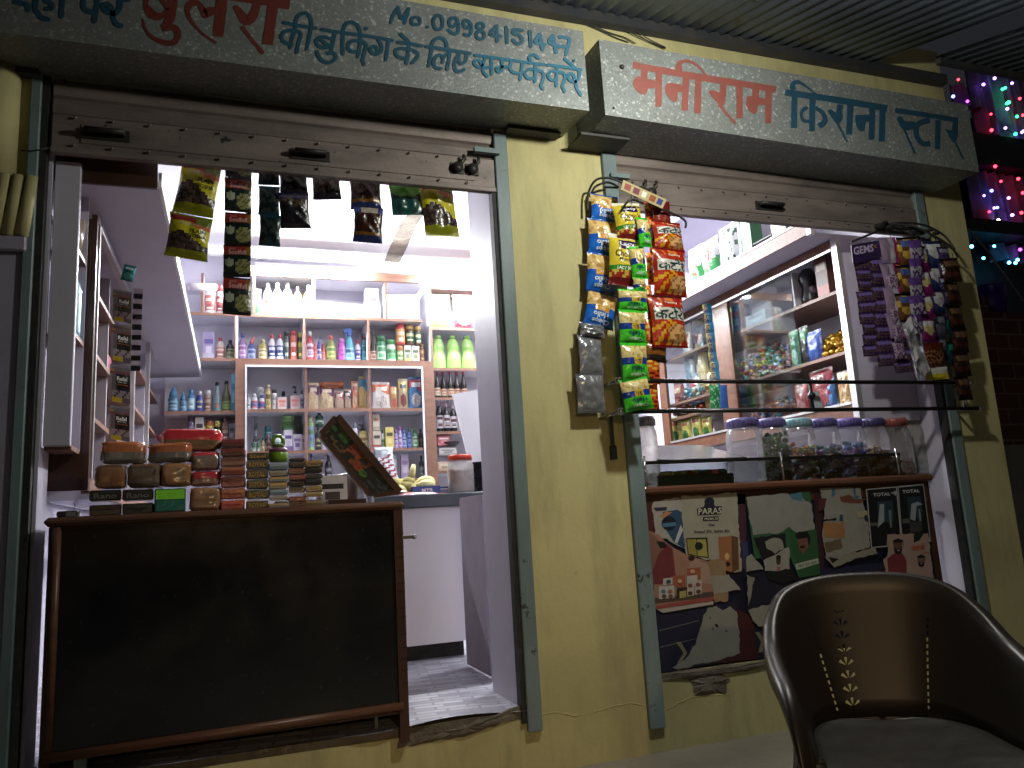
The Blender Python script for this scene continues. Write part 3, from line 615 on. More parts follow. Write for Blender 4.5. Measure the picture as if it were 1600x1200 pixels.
def mk(kind, w, h, c, name, loc, label, cat, group=None, parent=None, rz=0):
    """body, cap and print of one package"""
    r = w/2; body, capc, lab, ink = (list(c)+[W_, K_, W_, K_])[:4] if len(c) < 4 else c[:4]
    body, capc, lab, ink = (muted(x) for x in (body, capc, lab, ink)); m = MB(); cm = None; d = min(1, .085/max(w, .01)) if w > .085 else 1
    if kind == 'bottle':
        p = [(r*.9, 0, body), (r, .01, body), (r, h*.62, body), (r*.8, h*.72, body), (r*.36, h*.82, body), (r*.32, h*.86, body), (r*.3, h*.865, body)]
        m.lathe(ladder(p), 20, 1, d, fn=lab_fn(body, lab, ink, h*.14, h*.55)); cm = MB().lathe([(r*.42, h*.85, capc), (r*.42, h*.985, capc), (r*.36, h, capc)], 12, 1, d)
    elif kind == 'sauce':
        p = [(r*.9, 0, body), (r, .01, body), (r, h*.5, body), (r*.72, h*.62, body), (r*.42, h*.76, body), (r*.36, h*.9, body), (r*.3, h*.905, body)]
        m.lathe(ladder(p), 18, fn=lab_fn(body, lab, ink, h*.10, h*.36)); cm = MB().lathe([(r*.46, h*.88, capc), (r*.46, h*.99, capc), (r*.4, h, capc)], 12)
    elif kind == 'shampoo':
        p = [(r*.86, 0, body), (r, h*.06, body), (r*1.0, h*.45, body), (r*.9, h*.7, body), (r*.62, h*.8, body), (r*.55, h*.81, body)]
        m.lathe(ladder(p), 18, 1, d*.8, fn=lab_fn(body, lab, ink, h*.14, h*.62)); cm = MB().lathe([(r*.6, h*.8, capc), (r*.6, h*.93, capc), (r*.45, h, capc)], 14, 1, d*.8)
    elif kind == 'jar':
        p = [(r*.92, 0, body), (r, .012, body), (r, h*.72, body), (r*.82, h*.79, body), (r*.8, h*.8, body)]
        m.lathe(ladder(p), 20, fn=lab_fn(body, lab, ink, h*.12, h*.62)); cm = MB().lathe([(r*.9, h*.79, capc), (r*.92, h*.98, capc), (r*.85, h, capc)], 18)
    elif kind == 'can':
        p = [(r*.95, 0, body), (r, .006, body), (r, h*.8, body), (r*.93, h*.83, body), (r*.9, h*.831, body)]
        m.lathe(ladder(p), 18, fn=lab_fn(body, lab, ink, h*.12, h*.72)); cm = MB().lathe([(r*.88, h*.83, capc), (r*.88, h*.97, capc), (r*.7, h, capc)], 14)
    elif kind == 'spray':
        p = [(r*.95, 0, body), (r, .01, body), (r*.95, h*.4, body), (r*.6, h*.62, body), (r*.34, h*.74, body), (r*.3, h*.76, body)]
        m.lathe(ladder(p), 18, 1, d*.75, fn=lab_fn(body, lab, ink, h*.1, h*.42))
        cm = MB().lathe([(r*.42, h*.75, capc), (r*.42, h*.84, capc), (r*.3, h*.86, capc)], 12)
        cm.hexa([(-r*1.05, -r*.3, h*.86), (r*.6, -r*.3, h*.86), (r*.6, r*.3, h*.86), (-r*1.05, r*.3, h*.86), (-r*1.0, -r*.25, h*.96), (r*.3, -r*.25, h), (r*.3, r*.25, h), (-r*1.0, r*.25, h*.96)], capc)
        cm.tube([(-r*.5, 0, h*.86), (-r*.75, 0, h*.72)], r*.12, 6, capc)
    elif kind == 'cleaner':
        m.lathe(ladder([(r*.95, 0, body), (r, .01, body), (r, h*.5, body), (r*.8, h*.64, body), (r*.45, h*.74, body), (r*.43, h*.742, body)]), 18, 1, d*.7, fn=lab_fn(body, lab, ink, h*.08, h*.5))
        cm = MB().tube([(0, 0, h*.73), (r*.05, 0, h*.82), (r*.35, 0, h*.92), (r*.75, 0, h)], [r*.5, r*.42, r*.32, r*.2], 10, capc)
    elif kind == 'pump':
        m.lathe(ladder([(r*.95, 0, body), (r, .012, body), (r, h*.62, body), (r*.6, h*.72, body), (r*.58, h*.722, body)]), 18, 1, d*.8, fn=lab_fn(body, lab, ink, h*.1, h*.55))
        cm = MB().lathe([(r*.5, h*.72, capc), (r*.5, h*.80, capc), (r*.16, h*.81, capc), (r*.16, h*.93, capc)], 12); cm.box((-r*.9, -r*.2, h*.93), (r*.3, r*.2, h), capc)
    elif kind == 'jug':
        p = [(r*.92, 0, body), (r, h*.03, body), (r, h*.3, body), (r*.84, h*.52, body), (r*.92, h*.66, body), (r*.62, h*.84, body), (r*.42, h*.9, body), (r*.4, h*.905, body)]
        m.lathe(ladder(p), 20, 1, .62, fn=lab_fn(body, lab, ink, h*.10, h*.28) if len(c) > 2 else None); cm = MB().lathe([(r*.46, h*.9, capc), (r*.46, h*.985, capc), (r*.4, h, capc)], 14, 1, .8)
    elif kind == 'cone':
        m.lathe(ladder([(r*.9, 0, body), (r, .01, body), (r*.94, h*.3, body), (r, h*.52, body), (r*.7, h*.62, body), (r*.66, h*.622, body)]), 16, fn=lab_fn(body, lab, ink, h*.12, h*.42)); cm = MB().lathe([(r*.78, h*.6, capc), (r*.74, h*.7, capc), (r*.36, h*.9, capc), (r*.18, h, capc)], 14)
    elif kind == 'box':
        dd = min(w*.8, .09); nx, nz = 8, 12
        m.box((-w/2, -dd/2+.0012, 0), (w/2, dd/2, h), shade(body, .9), .0015)
        fs, vs, cs = [], [], []
        for jz in range(nz+1):
            for ix in range(nx+1): vs.append((-w/2+w*ix/nx, -dd/2, h*jz/nz))
        for jz in range(nz):
            for ix in range(nx):
                fs.append((jz*(nx+1)+ix, jz*(nx+1)+ix+1, (jz+1)*(nx+1)+ix+1, (jz+1)*(nx+1)+ix)); cc = body
                if jz < 3: cc = capc
                if 7 <= jz <= 8 and 1 <= ix <= 6: cc = ink
                if 3 <= jz <= 5 and 2 <= ix <= 5: cc = lab
                cs.append(cc)
        m.add(vs, fs, cs)
    elif kind == 'pouch':
        m = pouch(w, h, min(.05, w*.35), pouch_design(body, capc, lab, ink), int(w*997) % 91)
    o = m.obj(name, 'print_card' if kind == 'box' else 'print_film' if kind == 'pouch' else 'plastic', parent, loc, label=label, cat=cat, group=group)
    if rz: o.rotation_euler = (0, 0, rz)
    if cm: cm.obj('cap' if kind not in ('jar', 'cone') else 'lid', 'plastic', o)
    return o
def pouch_design(a, b, c, d):
    a, b, c, d = map(H, (a, b, c, d))
    def fn(u, v):
        if v > .9 or v < .05: return shade(a, .8)
        if v > .62+.08*math.sin(u*5): return b if (abs(u-.5) > .32 or not .70 < v < .82) else d
        if (u-.5)**2*3+(v-.3)**2*9 < .35: 
            k = mnoise.noise(Vector((u*16, v*16, 3))); return c if k > -.1 else shade(c, .6)
        return a
    return fn
def pouch(w, h, t, design, seed=0, nu=16, nv=22, crimp=.06, wr=1.0):
    """sealed film packet, base at z = 0, front towards -y"""
    m = MB(); V = []
    def shape(u, v):
        e = max(0, 1-abs(2*u-1)**2.6)**.7; vv = min(1, max(0, (v-crimp)/(1-2*crimp))); g = max(0, 1-abs(2*vv-1)**3.0)**.6
        wv = mnoise.noise(Vector((u*5+seed, v*5, seed*.7)))*.3+mnoise.noise(Vector((u*13+seed, v*11, seed)))*.13
        return t*.5*e*g*(1+wv*wr)+t*.05*wr*mnoise.noise(Vector((u*9, v*3, seed+9)))*(1-g)
    for sgn in (-1, 1):
        for j in range(nv+1):
            for i in range(nu+1):
                u, v = i/nu, j/nv; pin = 1-.075*math.sin(math.pi*min(1, max(0, v)))**.5 if t > .015 else 1
                jag = (.006*w*4*((j % 2)-.5)*0); x = (u-.5)*w*pin+.012*w*mnoise.noise(Vector((seed+.3, v*6, u)))+jag
                z = v*h+(.006*(1 if i % 2 else -1)*h*.35 if j in (0, nv) else 0)
                V.append((x, sgn*shape(u, v)-(.0008 if sgn < 0 else -.0008), z))
    fs, cs = [], []; B = (nu+1)*(nv+1)
    for k in (0, 1):
        for j in range(nv):
            for i in range(nu):
                q = [k*B+j*(nu+1)+i, k*B+j*(nu+1)+i+1, k*B+(j+1)*(nu+1)+i+1, k*B+(j+1)*(nu+1)+i]; fs.append(tuple(q if k == 0 else q[::-1])); cs.append(design((i+.5)/nu, (j+.5)/nv))
    m.add(V, fs, cs, True); m.shape = shape; m.w, m.h = w, h
    return m
def pouch_text(pm, s, u0, v0, u1, v1, col, flip=False, off=.02, eps=.0022):
    m = MB(); w, h = pm.w, pm.h
    def fn(u, v):
        if flip: u, v = 1-u, 1-v
        U, V = u0+(u1-u0)*u, v0+(v1-v0)*v
        return ((U-.5)*w*(1-.075*math.sin(math.pi*V)**.5), -pm.shape(U, V)-eps, V*h)
    return add_text(m, s, fn, col, off)

def goods(rows, zkey, where, y=YI):
    for kind, x0, x1, yt, c, name, label in rows:
        a, b = AY(x0, yt, y), AY(x1, yt, y); w = (b.x-a.x)*.97; z = Z[zkey]+.001 if isinstance(zkey, str) else zkey
        h = AY((x0+x1)/2, yt, y).z-z
        mk(kind, w, h, c, name, ((a.x+b.x)/2, y+random.uniform(-.012, .012), z), label+where, name.split('_')[-1])
MILK, GRN, BLU, YEL, ORG, MAG, TEA, PUR, REDC, BRN = '#e8e4e0', '#2f8a3a', '#2348b4', '#e8c81e', '#e0702a', '#b832b0', '#1f9fb4', '#7a5cc0', '#c22a30', '#5a3020'
goods([('bottle', 411, 426, 441, (MILK, MILK, '#e9d9d0', '#6b2a22'), 'milk_bottle', 'white milky bottle nearest the dark green strip,'), ('bottle', 426, 441, 442, (MILK, MILK, '#e9d9d0', '#6b2a22'), 'milk_bottle', 'white milky bottle standing between two like it,'), ('bottle', 441, 457, 441, (MILK, MILK, '#e9d9d0', '#6b2a22'), 'milk_bottle', 'white milky bottle touching a yellow drink bottle,'),
 ('bottle', 457.5, 472, 448, ('#e8d400', '#3a2a40', '#f0e04a', '#e8d400'), 'drink_bottle', 'yellow drink bottle with a dark cap,'), ('bottle', 474, 491, 445, ('#f0dc00', '#9fc4e8', '#f6ee9a', '#f0dc00'), 'drink_bottle', 'yellow drink bottle with a pale blue cap,'),
 ('box', 570, 590, 453, ('#e9e9e4', '#7d8a78', '#7a8f70', '#8a3a3a'), 'tall_box', 'tall white carton standing alone in an empty bay,'),
 ('jar', 320, 337, 445, ('#e9e6e6', '#c02a30', '#c8524a', '#f0e0d8'), 'white_jar', 'white jar with red label partly behind a hanging strip,'), ('jar', 338, 349, 446, ('#e9e6e6', '#c02a30', '#c8524a', '#f0e0d8'), 'white_jar', 'slim white jar half hidden by the dark green strip,'),
 ('pouch', 391, 408, 452, ('#e8ece8', '#e8ece8', '#1d5a34', '#dfe8e0'), 'dotted_packet', 'white packet with green dots beside the milky bottles,')], 'T', ' on the top shelf')
goods([('box', 317, 335.5, 520, ('#a89ac8', '#cfc6dc', '#e4e0ee', '#5a4a98'), 'lilac_box', 'tall lilac carton at the left end of the row'), ('bottle', 337, 352, 528, ('#d8c8b8', '#c02838', '#c86a48', '#f0e6da'), 'cream_bottle', 'cream bottle with a red cap'), ('bottle', 352.5, 367, 531, ('#20241c', '#101010', '#a8b070', '#38442a'), 'dark_bottle', 'black bottle with olive label'),
 ('bottle', 372, 386, 521, ('#7a5a90', '#4a50a8', '#c8b0d4', '#8a2a80'), 'phenyl_bottle', 'violet cleaning bottle with blue cap'), ('cleaner', 386, 400, 527, ('#26408c', '#c83a40', '#aebfe6', '#2a4494'), 'toilet_cleaner', 'blue angle necked cleaner bottle with red nozzle'), ('bottle', 403, 418, 531, ('#a89428', '#c8b888', '#d8cc90', '#6a5a1a'), 'gold_bottle', 'squat golden bottle'),
 ('bottle', 418.5, 431, 523, ('#e4e6ee', '#d02a38', '#23408f', '#e4e6ee'), 'white_bottle', 'white bottle with red cap next to the golden one'), ('bottle', 431, 443, 523, ('#e4e6ee', '#d02a38', '#23408f', '#e4e6ee'), 'white_bottle', 'white bottle with red cap next to a black can'),
 ('can', 442.5, 452, 518, ('#2a3a3a', '#20282a', '#3a5a50', '#aab8b0'), 'spray_can', 'black spray can'), ('can', 452, 464, 518, ('#d06048', '#b83040', '#c84030', '#f0d0c0'), 'spray_can', 'orange red spray can'), ('can', 464, 473, 520, ('#2c2c1c', '#d8cc30', '#7a8a3a', '#d8cc30'), 'spray_can', 'black spray can with yellow cap'),
 ('bottle', 477.5, 490, 518, ('#b82838', '#e8e8ea', '#d8c8e0', '#8a2a48'), 'red_bottle', 'red bottle with white cap'), ('bottle', 489, 495.5, 537, ('#d83830', '#d83830', '#f08070', '#d83830'), 'small_bottle', 'small red bottle left of the blue cleaner'), ('cleaner', 494, 502, 527, ('#3a4898', '#5a3a90', '#c8c8e8', '#3a4898'), 'toilet_cleaner', 'narrow indigo cleaner bottle between two small reds'), ('bottle', 501.5, 508.5, 537, ('#d83830', '#d83830', '#f08070', '#d83830'), 'small_bottle', 'small red bottle right of the blue cleaner'),
 ('bottle', 509, 524.5, 524, ('#7a8a30', '#d84030', '#d8d44a', '#3a8a3a'), 'dish_bottle', 'yellow green bottle with orange cap'), ('shampoo', 526.5, 541, 529, (MAG, '#d070d0', '#d04ac8', MAG), 'magenta_bottle', 'magenta bottle'), ('spray', 536.5, 553.5, 513, ('#2aa8c8', '#2a60b0', '#8ad8ea', '#1a70a0'), 'trigger_spray', 'sky blue trigger spray bottle'),
 ('bottle', 553.5, 563.5, 532, ('#e4e2f0', '#e83040', '#5a48a8', '#e4e2f0'), 'small_bottle', 'small white and purple bottle'), ('shampoo', 563.5, 573, 523, ('#1a6a74', '#5a3038', '#2a9aa4', '#0f4a54'), 'teal_bottle', 'dark teal bottle'),
 ('sauce', 577, 588, 519, ('#281612', '#3a2418', '#c8a088', '#6a2a20'), 'sauce_bottle', 'dark brown sauce bottle'), ('jar', 586.5, 602, 526, ('#2a7a48', '#1f6a3a', '#a8d8b0', '#2a7a48'), 'green_jar', 'green jar with dark green lid'), ('jar', 602, 618, 532, ('#dfe6dc', '#2a9048', '#5ab070', '#2a7a48'), 'white_jar', 'white jar with green lid'),
 ('can', 618, 630, 541, ('#c05030', '#d8a048', '#5a9a40', '#e8d0a0'), 'tin_can', 'orange tin below the red one'), ('box', 630.5, 642, 540, ('#dfe0d4', '#e0cc40', '#7aa060', '#4a6a3a'), 'white_carton', 'white carton with yellow foot'), ('box', 642.5, 654.5, 541, ('#dfe0d4', '#e8e4d0', '#7aa060', '#4a6a3a'), 'white_carton', 'white carton beside the brown tin'), ('can', 654.5, 663, 538, ('#5a2a20', '#7a5a20', '#8a4a30', '#c8a048'), 'tin_can', 'small brown tin at the right end of the row')], 'A', ', second shelf row')
zt2 = AY(625, 539.5, YI).z
goods([('can', 617, 632, 507, ('#c82830', '#c82830', '#e8a030', '#f0e0c0'), 'tin_can', 'red tin'), ('jar', 632, 647, 509, ('#5a3a22', '#d8b048', '#2a6a40', '#e8d8a0'), 'coffee_jar', 'larger brown jar with golden lid'), ('jar', 646.5, 657.5, 511, ('#5a3a22', '#d8b048', '#2a6a40', '#e8d8a0'), 'coffee_jar', 'smaller brown jar with golden lid')], zt2, ' stacked on top of the cartons')
goods([('pouch', 671, 703, 461, ('#9ed04a', '#b8e060', '#f0f0e8', '#c03a48'), 'refill_pouch', 'lime green refill pouch'), ('pouch', 705, 739, 462, ('#c83a58', '#e8a0b0', '#f0e4e8', '#b02040'), 'refill_pouch', 'pink refill pouch')], 'R1', ' in the narrow column beside the door jamb', 3.26)
for k, (x0, x1, t) in enumerate(((673.5, 694.5, 'left'), (694.5, 718.5, 'middle'), (717.5, 740.5, 'right'))):
    goods([('jug', x0, x1, 525, ('#8cc83c', '#6fa82c'), 'liquid_jug', ['lime green liquid bottle nearest the brown frame', 'lime green liquid bottle between the two others', 'lime green liquid bottle nearest the door jamb'][k])], 'R2', '', 3.27)
o = None
for k in range(5):
    x0 = 677+k*10.2
    goods([('sauce', x0, x0+10, 581, ('#1c1210', '#c83a48', '#d8c0a0', '#b04a28'), 'sauce_bottle', 'dark sauce bottle with red cap, '+['first from the brown frame', 'second from the brown frame', 'in the middle of five', 'fourth from the brown frame', 'last before the lilac cupboard'][k])], 'R3', '', 3.27)
for k in range(3):
    goods([('bottle', 680+k*10.6, 691+k*10.6, (627, 630, 633)[k], ('#14161a', '#d0a8b0', '#c8c4cc', '#5a2a30'), 'syrup_bottle', ['tall black syrup bottle nearest the brown frame', 'black syrup bottle between two others', 'black syrup bottle against the lilac cupboard'][k])], 'R4', ' under the sauces', 3.27)
goods([('box', 681, 701, 681, ('#b04050', '#c86070', '#d88088', '#e8c8c8'), 'soap_box', 'pink red soap box')], AY(690, 697, 3.27).z, ' under the syrup bottles', 3.27)
mk('box', .15, .055, ('#c8c4c0', '#a8a4a0', '#8a8680', '#6a6664'), 'lunch_box', (AY(698, 711, 3.27).x, 3.27, AY(698, 711, 3.27).z), 'grey white box with black lid below the pink soap box', 'box')
mk('box', .11, .075, ('#c8b090', '#b09878', '#9a8060', '#d8c8b0'), 'cream_box', (AY(693, 732, 3.27).x, 3.27, Z['R5']+.001), 'cream coloured box on the lowest narrow shelf', 'box')
MB().lathe([(.05, 0, K_), (.085, .03, K_), (.09, .035, K_), (.08, .036, K_)], 16).obj('black_bowl', 'plastic', None, (AY(700, 697, 3.27).x+.02, 3.27, AY(698, 697.5, 3.27).z), label='shallow black bowl resting on the grey white box', cat='bowl')
# middle row inside the white frame
goods([('bottle', 385.5, 391.5, 617, ('#e2e4ea', '#c8ccd8', '#6a9a8a', '#e2e4ea'), 'white_bottle', 'thin white bottle against the white frame'), ('shampoo', 392, 403, 615, ('#e6e8ee', '#d8dce4', '#7a8ac8', '#d04a58'), 'shampoo_bottle', 'white shampoo bottle'), ('shampoo', 404, 414, 617, ('#e2e6f0', '#2a50a0', '#3a60b8', '#c84050'), 'shampoo_bottle', 'white shampoo bottle with blue mark'),
 ('can', 414, 423.5, 601, ('#b89a48', '#a8a090', '#d8c070', '#6a5020'), 'deodorant_can', 'tall golden deodorant can'), ('can', 424, 433, 609, ('#e8e6e4', '#3a3438', '#d8d4d0', '#a8a4a8'), 'deodorant_can', 'white can with dark cap'), ('box', 433, 448, 621, ('#e8c8c0', '#e8e6e4', '#f0a090', '#e86a58'), 'coral_box', 'coral and white carton near the golden can'), ('box', 453.5, 468.5, 619, ('#e8c8c0', '#e8e6e4', '#f0a090', '#e86a58'), 'coral_box', 'coral and white carton near the divider'), ('shampoo', 468, 475, 610, ('#dcdce4', '#2a3448', '#a8b0c8', '#3a4468'), 'shampoo_bottle', 'grey white bottle with dark cap')], 'M', ' in the framed shelf')
goods([('jar', 398, 413, 606, ('#d8dce4', '#e4e6ea', '#b8c8c0', '#8aa8a0'), 'cream_jar', 'pale jar behind the shampoo bottles'), ('shampoo', 438, 448, 611, ('#2a3a5a', '#1a2438', '#5a7aa8', '#c8d0e0'), 'blue_bottle', 'navy bottle behind the coral carton'), ('pump', 456, 466, 604, ('#c8ccd8', '#1a2a4a', '#a8b4d0', '#3a5088'), 'pump_bottle', 'grey pump bottle with navy head')], 'M', ' in the framed shelf', 3.40)
goods([('pouch', 480.5, 498.5, 598, ('#c8a878', '#5a2050', '#d8b888', '#e0c8a0'), 'pasta_bag', 'clear pasta bag with purple top at the left end'), ('pouch', 498.5, 522, 601, ('#d0b07c', '#6a2458', '#e0c490', '#e8d0a8'), 'pasta_bag', 'widest clear pasta bag with purple top'), ('pouch', 522, 537, 611, ('#b8947a', '#8a3048', '#c8a890', '#d8c0a8'), 'pasta_bag', 'small pasta bag with dull red top'), ('pouch', 536.5, 549, 608, ('#b09078', '#3a2a50', '#c0a088', '#d0b8a0'), 'pasta_bag', 'small pasta bag with indigo top'), ('pouch', 548.5, 559.5, 595, ('#c86a38', '#d8a070', '#e0b890', '#a83a20'), 'snack_bag', 'narrow orange snack bag'), ('pouch', 559, 575, 588, ('#d0a838', '#1f90b0', '#e0b848', '#0f6a8a'), 'pasta_bag', 'yellow pasta bag with teal top'),
 ('pouch', 580.5, 609.5, 597, ('#e2ddd6', '#d8622a', '#d8ccc0', '#e8d8c0'), 'rice_bag', 'white rice bag with orange top'), ('pouch', 609, 621, 604, ('#c88a40', '#d8a048', '#c04a40', '#e0c080'), 'snack_bag', 'tan snack bag beside the rice bag'), ('pouch', 620.5, 636.5, 592, ('#b8a07a', '#d8c030', '#8a3a30', '#2a2430'), 'snack_bag', 'brown snack bag with yellow top'), ('pouch', 636, 661, 589, ('#2a7ab0', '#b03040', '#c8c4c8', '#e0e4ea'), 'salt_bag', 'large blue and white bag with red top')], 'M', ' in the framed shelf')
m = pouch(.20, .11, .035, pouch_design('#8a4a2a', '#a86038', '#c88a58', '#5a2a1a'), 5)
m.obj('snack_bag', 'print_film', None, (AY(518, 606, YI).x, YI+.03, AY(518, 607, YI).z+.004), rot=(R_(70), 0, 0), label='brown snack bag lying flat on top of the pasta bags', cat='bag')
# lower framed row
goods([('bottle', 392.5, 400, 686, ('#3a6a50', '#20302a', '#a8c0b0', '#2a5040'), 'small_bottle', 'small green bottle near the white frame'), ('bottle', 400.5, 407, 685, ('#4a7058', '#20302a', '#c8d4c8', '#2a5040'), 'small_bottle', 'small pale green bottle beside its twin'), ('bottle', 407.5, 414, 684, ('#9a8858', '#6a5a38', '#c8b888', '#7a6238'), 'small_bottle', 'small tan bottle'), ('bottle', 414, 424, 680, ('#5a3438', '#b83a40', '#a88078', '#3a2024'), 'small_bottle', 'small maroon bottle with red cap'), ('jar', 424.5, 441, 679, ('#d8e4e0', '#1f8a88', '#a8ccc8', '#2a7a78'), 'cream_jar', 'white jar with teal lid'),
 ('box', 443.5, 457, 672, ('#e0dcea', '#8a70b8', '#cfc4e0', '#5a48a0'), 'white_carton', 'white carton with purple foot'), ('box', 457.5, 471, 679, ('#dcd6ea', '#d8d0e8', '#7a68b0', '#8a78b8'), 'lilac_carton', 'lilac square carton'), ('box', 471, 477, 680, ('#d8b8c0', '#d8b8c0', '#c89aa8', '#a86a78'), 'pink_carton', 'narrow pink carton'),
 ('can', 480.5, 490, 652, ('#8ab848', '#b8c8a0', '#7a9ad0', '#5a8a38'), 'deodorant_can', 'green and blue deodorant can'), ('bottle', 491.5, 502, 667, ('#1c201c', '#181a18', '#3a3a34', '#a89a58'), 'dark_bottle', 'black bottle beside the green can'), ('shampoo', 549, 559, 661, ('#d8d4dc', '#8a90a8', '#b8b8cc', '#7a7a98'), 'shampoo_bottle', 'white bottle peeping over the glass flap'), ('pump', 559, 575, 662, ('#c8b458', '#2a2420', '#d8c878', '#8a6a20'), 'pump_bottle', 'yellow pump bottle with black head'),
 ('box', 581, 594, 674, ('#c8b8a0', '#b04838', '#d8ccb8', '#3a3430'), 'cream_carton', 'cream carton under the taller cream one'), ('bottle', 594.5, 601, 672, ('#dcdcd4', '#2a5a38', '#8aa880', '#2a5a38'), 'small_bottle', 'small white bottle with green cap'), ('box', 601, 614, 668, ('#e0cc48', '#d8c030', '#f0e490', '#4a4420'), 'yellow_carton', 'yellow carton'), ('shampoo', 615, 621.5, 671, ('#a890c8', '#8a5ab0', '#c8b8dc', '#6a3a98'), 'shampoo_bottle', 'narrow lilac bottle beside the yellow carton'), ('shampoo', 621, 628, 666, ('#a088c8', '#7a3a98', '#c8b8dc', '#6a3a98'), 'shampoo_bottle', 'lilac bottle with violet cap'), ('shampoo', 627.5, 634.5, 672, ('#5a78c0', '#3a58a8', '#a8b8e0', '#2a3a88'), 'shampoo_bottle', 'light blue bottle'), ('shampoo', 634.5, 643, 668, ('#2a4a98', '#1f5a50', '#6a8ac8', '#14285a'), 'shampoo_bottle', 'royal blue bottle with green cap'), ('shampoo', 643, 652.5, 671, ('#2a7a48', '#1f6a3a', '#b8d8b8', '#2a5a30'), 'shampoo_bottle', 'green bottle'), ('bottle', 653, 661, 670, ('#2c2420', '#181614', '#5a4a38', '#8a7858'), 'dark_bottle', 'brown black bottle by the white frame')], 'B', ' in the lower framed shelf')
goods([('can', 396, 403, 651, ('#7a7e8a', '#9aa0ac', '#5a5e6a', '#a8aeb8'), 'perfume_tube', 'tall slim silver tube'), ('jar', 412.5, 424.5, 666, ('#1f8a94', '#2a9aa4', '#4ab0b8', '#0f5a64'), 'cream_jar', 'small teal jar'), ('box', 463, 474, 664, ('#3a3a2a', '#8a6a30', '#b08a40', '#2a2018'), 'dark_carton', 'dark carton with golden band')], 'B', ' at the back of the lower framed shelf', 3.40)
zj = AY(450, 672.5, 3.38).z
goods([('jar', 439, 461, 650.5, ('#7ab858', '#9ad070', '#5a9848', '#3a7830'), 'cream_tub', 'big light green tub stacked above the cartons')], zj, '', 3.38)
goods([('box', 441, 459, 673.5, ('#b8c8b8', '#9ab09a', '#c8d8c8', '#6a8a6a'), 'pale_carton', 'pale green carton carrying the big light green tub')], 'B', '', 3.41)
goods([('bottle', 492, 506, 643.5, ('#1f4a38', '#16362a', '#c8d8c0', '#2a5a40'), 'oil_bottle', 'dark green bottle stacked on the black one')], AY(499, 667, YI).z, '')
goods([('box', 581, 592, 648, ('#d8ccb0', '#b8a888', '#e0d8c4', '#a8683a'), 'cream_carton', 'cream carton on top of the other cream carton')], AY(588, 673, YI).z, '')
goods([('bottle', 483, 490, 709, ('#2a60a0', '#1a3a70', '#7aa0d0', '#e0e8f0'), 'small_bottle', 'blue bottle behind the gold boxes'), ('bottle', 507, 518, 711, ('#141416', '#101012', '#3a3a40', '#8a8a90'), 'ink_bottle', 'small black bottle above the picture carton'), ('jar', 609, 620, 710, ('#d0d0d4', '#c0c0c8', '#b8b8c0', '#a0a0a8'), 'cream_jar', 'dull white jar near the bags'), ('box', 625, 637, 711, ('#b098b8', '#9a80a8', '#c8b8d0', '#7a5a88'), 'lilac_carton', 'mauve carton behind the cloth bundle'), ('bottle', 654, 662, 712, ('#2a3a38', '#1a2624', '#6a8a80', '#a8b8b0'), 'dark_bottle', 'dark bottle by the frame foot')], 'C', ' on the bottom framed shelf')
# left column
for k, (x0, x1, t, b) in enumerate(((262, 280, 604, '#3a88b0'), (280, 292.5, 613, '#5a98bc'))):
    goods([('cone', x0, x1, t, (b, '#2a90c0', '#8ac4dc', '#3a78a8'), 'glue_bottle', ['large blue bottle with pointed cap', 'smaller blue bottle with pointed cap'][k])], 'L2', ' on the left column shelf')
goods([('shampoo', 292.5, 305, 609, ('#1f80c0', '#2a98d8', '#a8e0f0', '#d8f0f8'), 'handwash_bottle', 'bright blue bottle with white label'), ('shampoo', 306, 318.5, 611, ('#2a3a98', '#d8d8e4', '#3a4ab0', '#c8c848'), 'fragrance_bottle', 'royal blue bottle with white cap'), ('jar', 318.5, 330.5, 610, ('#a8968a', '#d0d0d4', '#8a5a40', '#c8b8a8'), 'spice_jar', 'clear jar of brown spice'), ('sauce', 332.5, 346.5, 597, ('#8aa8b0', '#101214', '#6ab8c8', '#c8583a'), 'soda_bottle', 'grey soda bottle with turquoise label'), ('sauce', 347, 361, 595, ('#5a5a30', '#101410', '#9ac048', '#5a8a28'), 'soda_bottle', 'olive soda bottle with lime label'), ('box', 361, 368, 585, ('#4ab8d0', '#3aa0b8', '#8ad8e8', '#2a88a0'), 'turquoise_carton', 'tall turquoise carton by the post')], 'L2', ' on the left column shelf')
goods([('jar', 293, 304.5, 650, ('#6a5a78', '#3a2a38', '#a898c0', '#5a4a78'), 'cream_jar', 'mauve jar with dark lid'), ('box', 305, 319, 653, ('#d4d0cc', '#c0bab4', '#c8404a', '#3a3438'), 'white_carton', 'white carton with red spot'), ('jar', 311, 321.5, 666, ('#d8b818', '#e0c82a', '#e8d870', '#c03a28'), 'spice_jar', 'short yellow jar'), ('jar', 321.5, 335, 658, ('#e0c01c', '#d06a20', '#3a8a9a', '#e8d870'), 'spice_jar', 'tall yellow jar with orange lid'), ('can', 335, 345, 658, ('#b8a828', '#d8c830', '#2a2a1a', '#e8d870'), 'spice_tin', 'yellow and black tin'), ('bottle', 345, 358, 652, ('#a8806a', '#7a5a48', '#8a5a48', '#c8a890'), 'lotion_bottle', 'light brown bottle'), ('box', 358, 367.5, 662, ('#8a8ca0', '#6a6c80', '#a8aabc', '#3a3c50'), 'grey_carton', 'grey carton by the post')], 'L3', ' on the lower left shelf')
m = MB()
for k in range(14): m.ball((random.uniform(-.09, .09), random.uniform(-.03, .03), random.uniform(.02, .07)), random.uniform(.03, .05), 8, 5, H('#b85a70'), (1.3, 1, .7))
m.obj('folded_cloth', 'cloth', None, (AY(275, 690, YI).x, YI, Z['L3']), label='crumpled pink cloth on the lower left shelf behind the bread', cat='cloth')
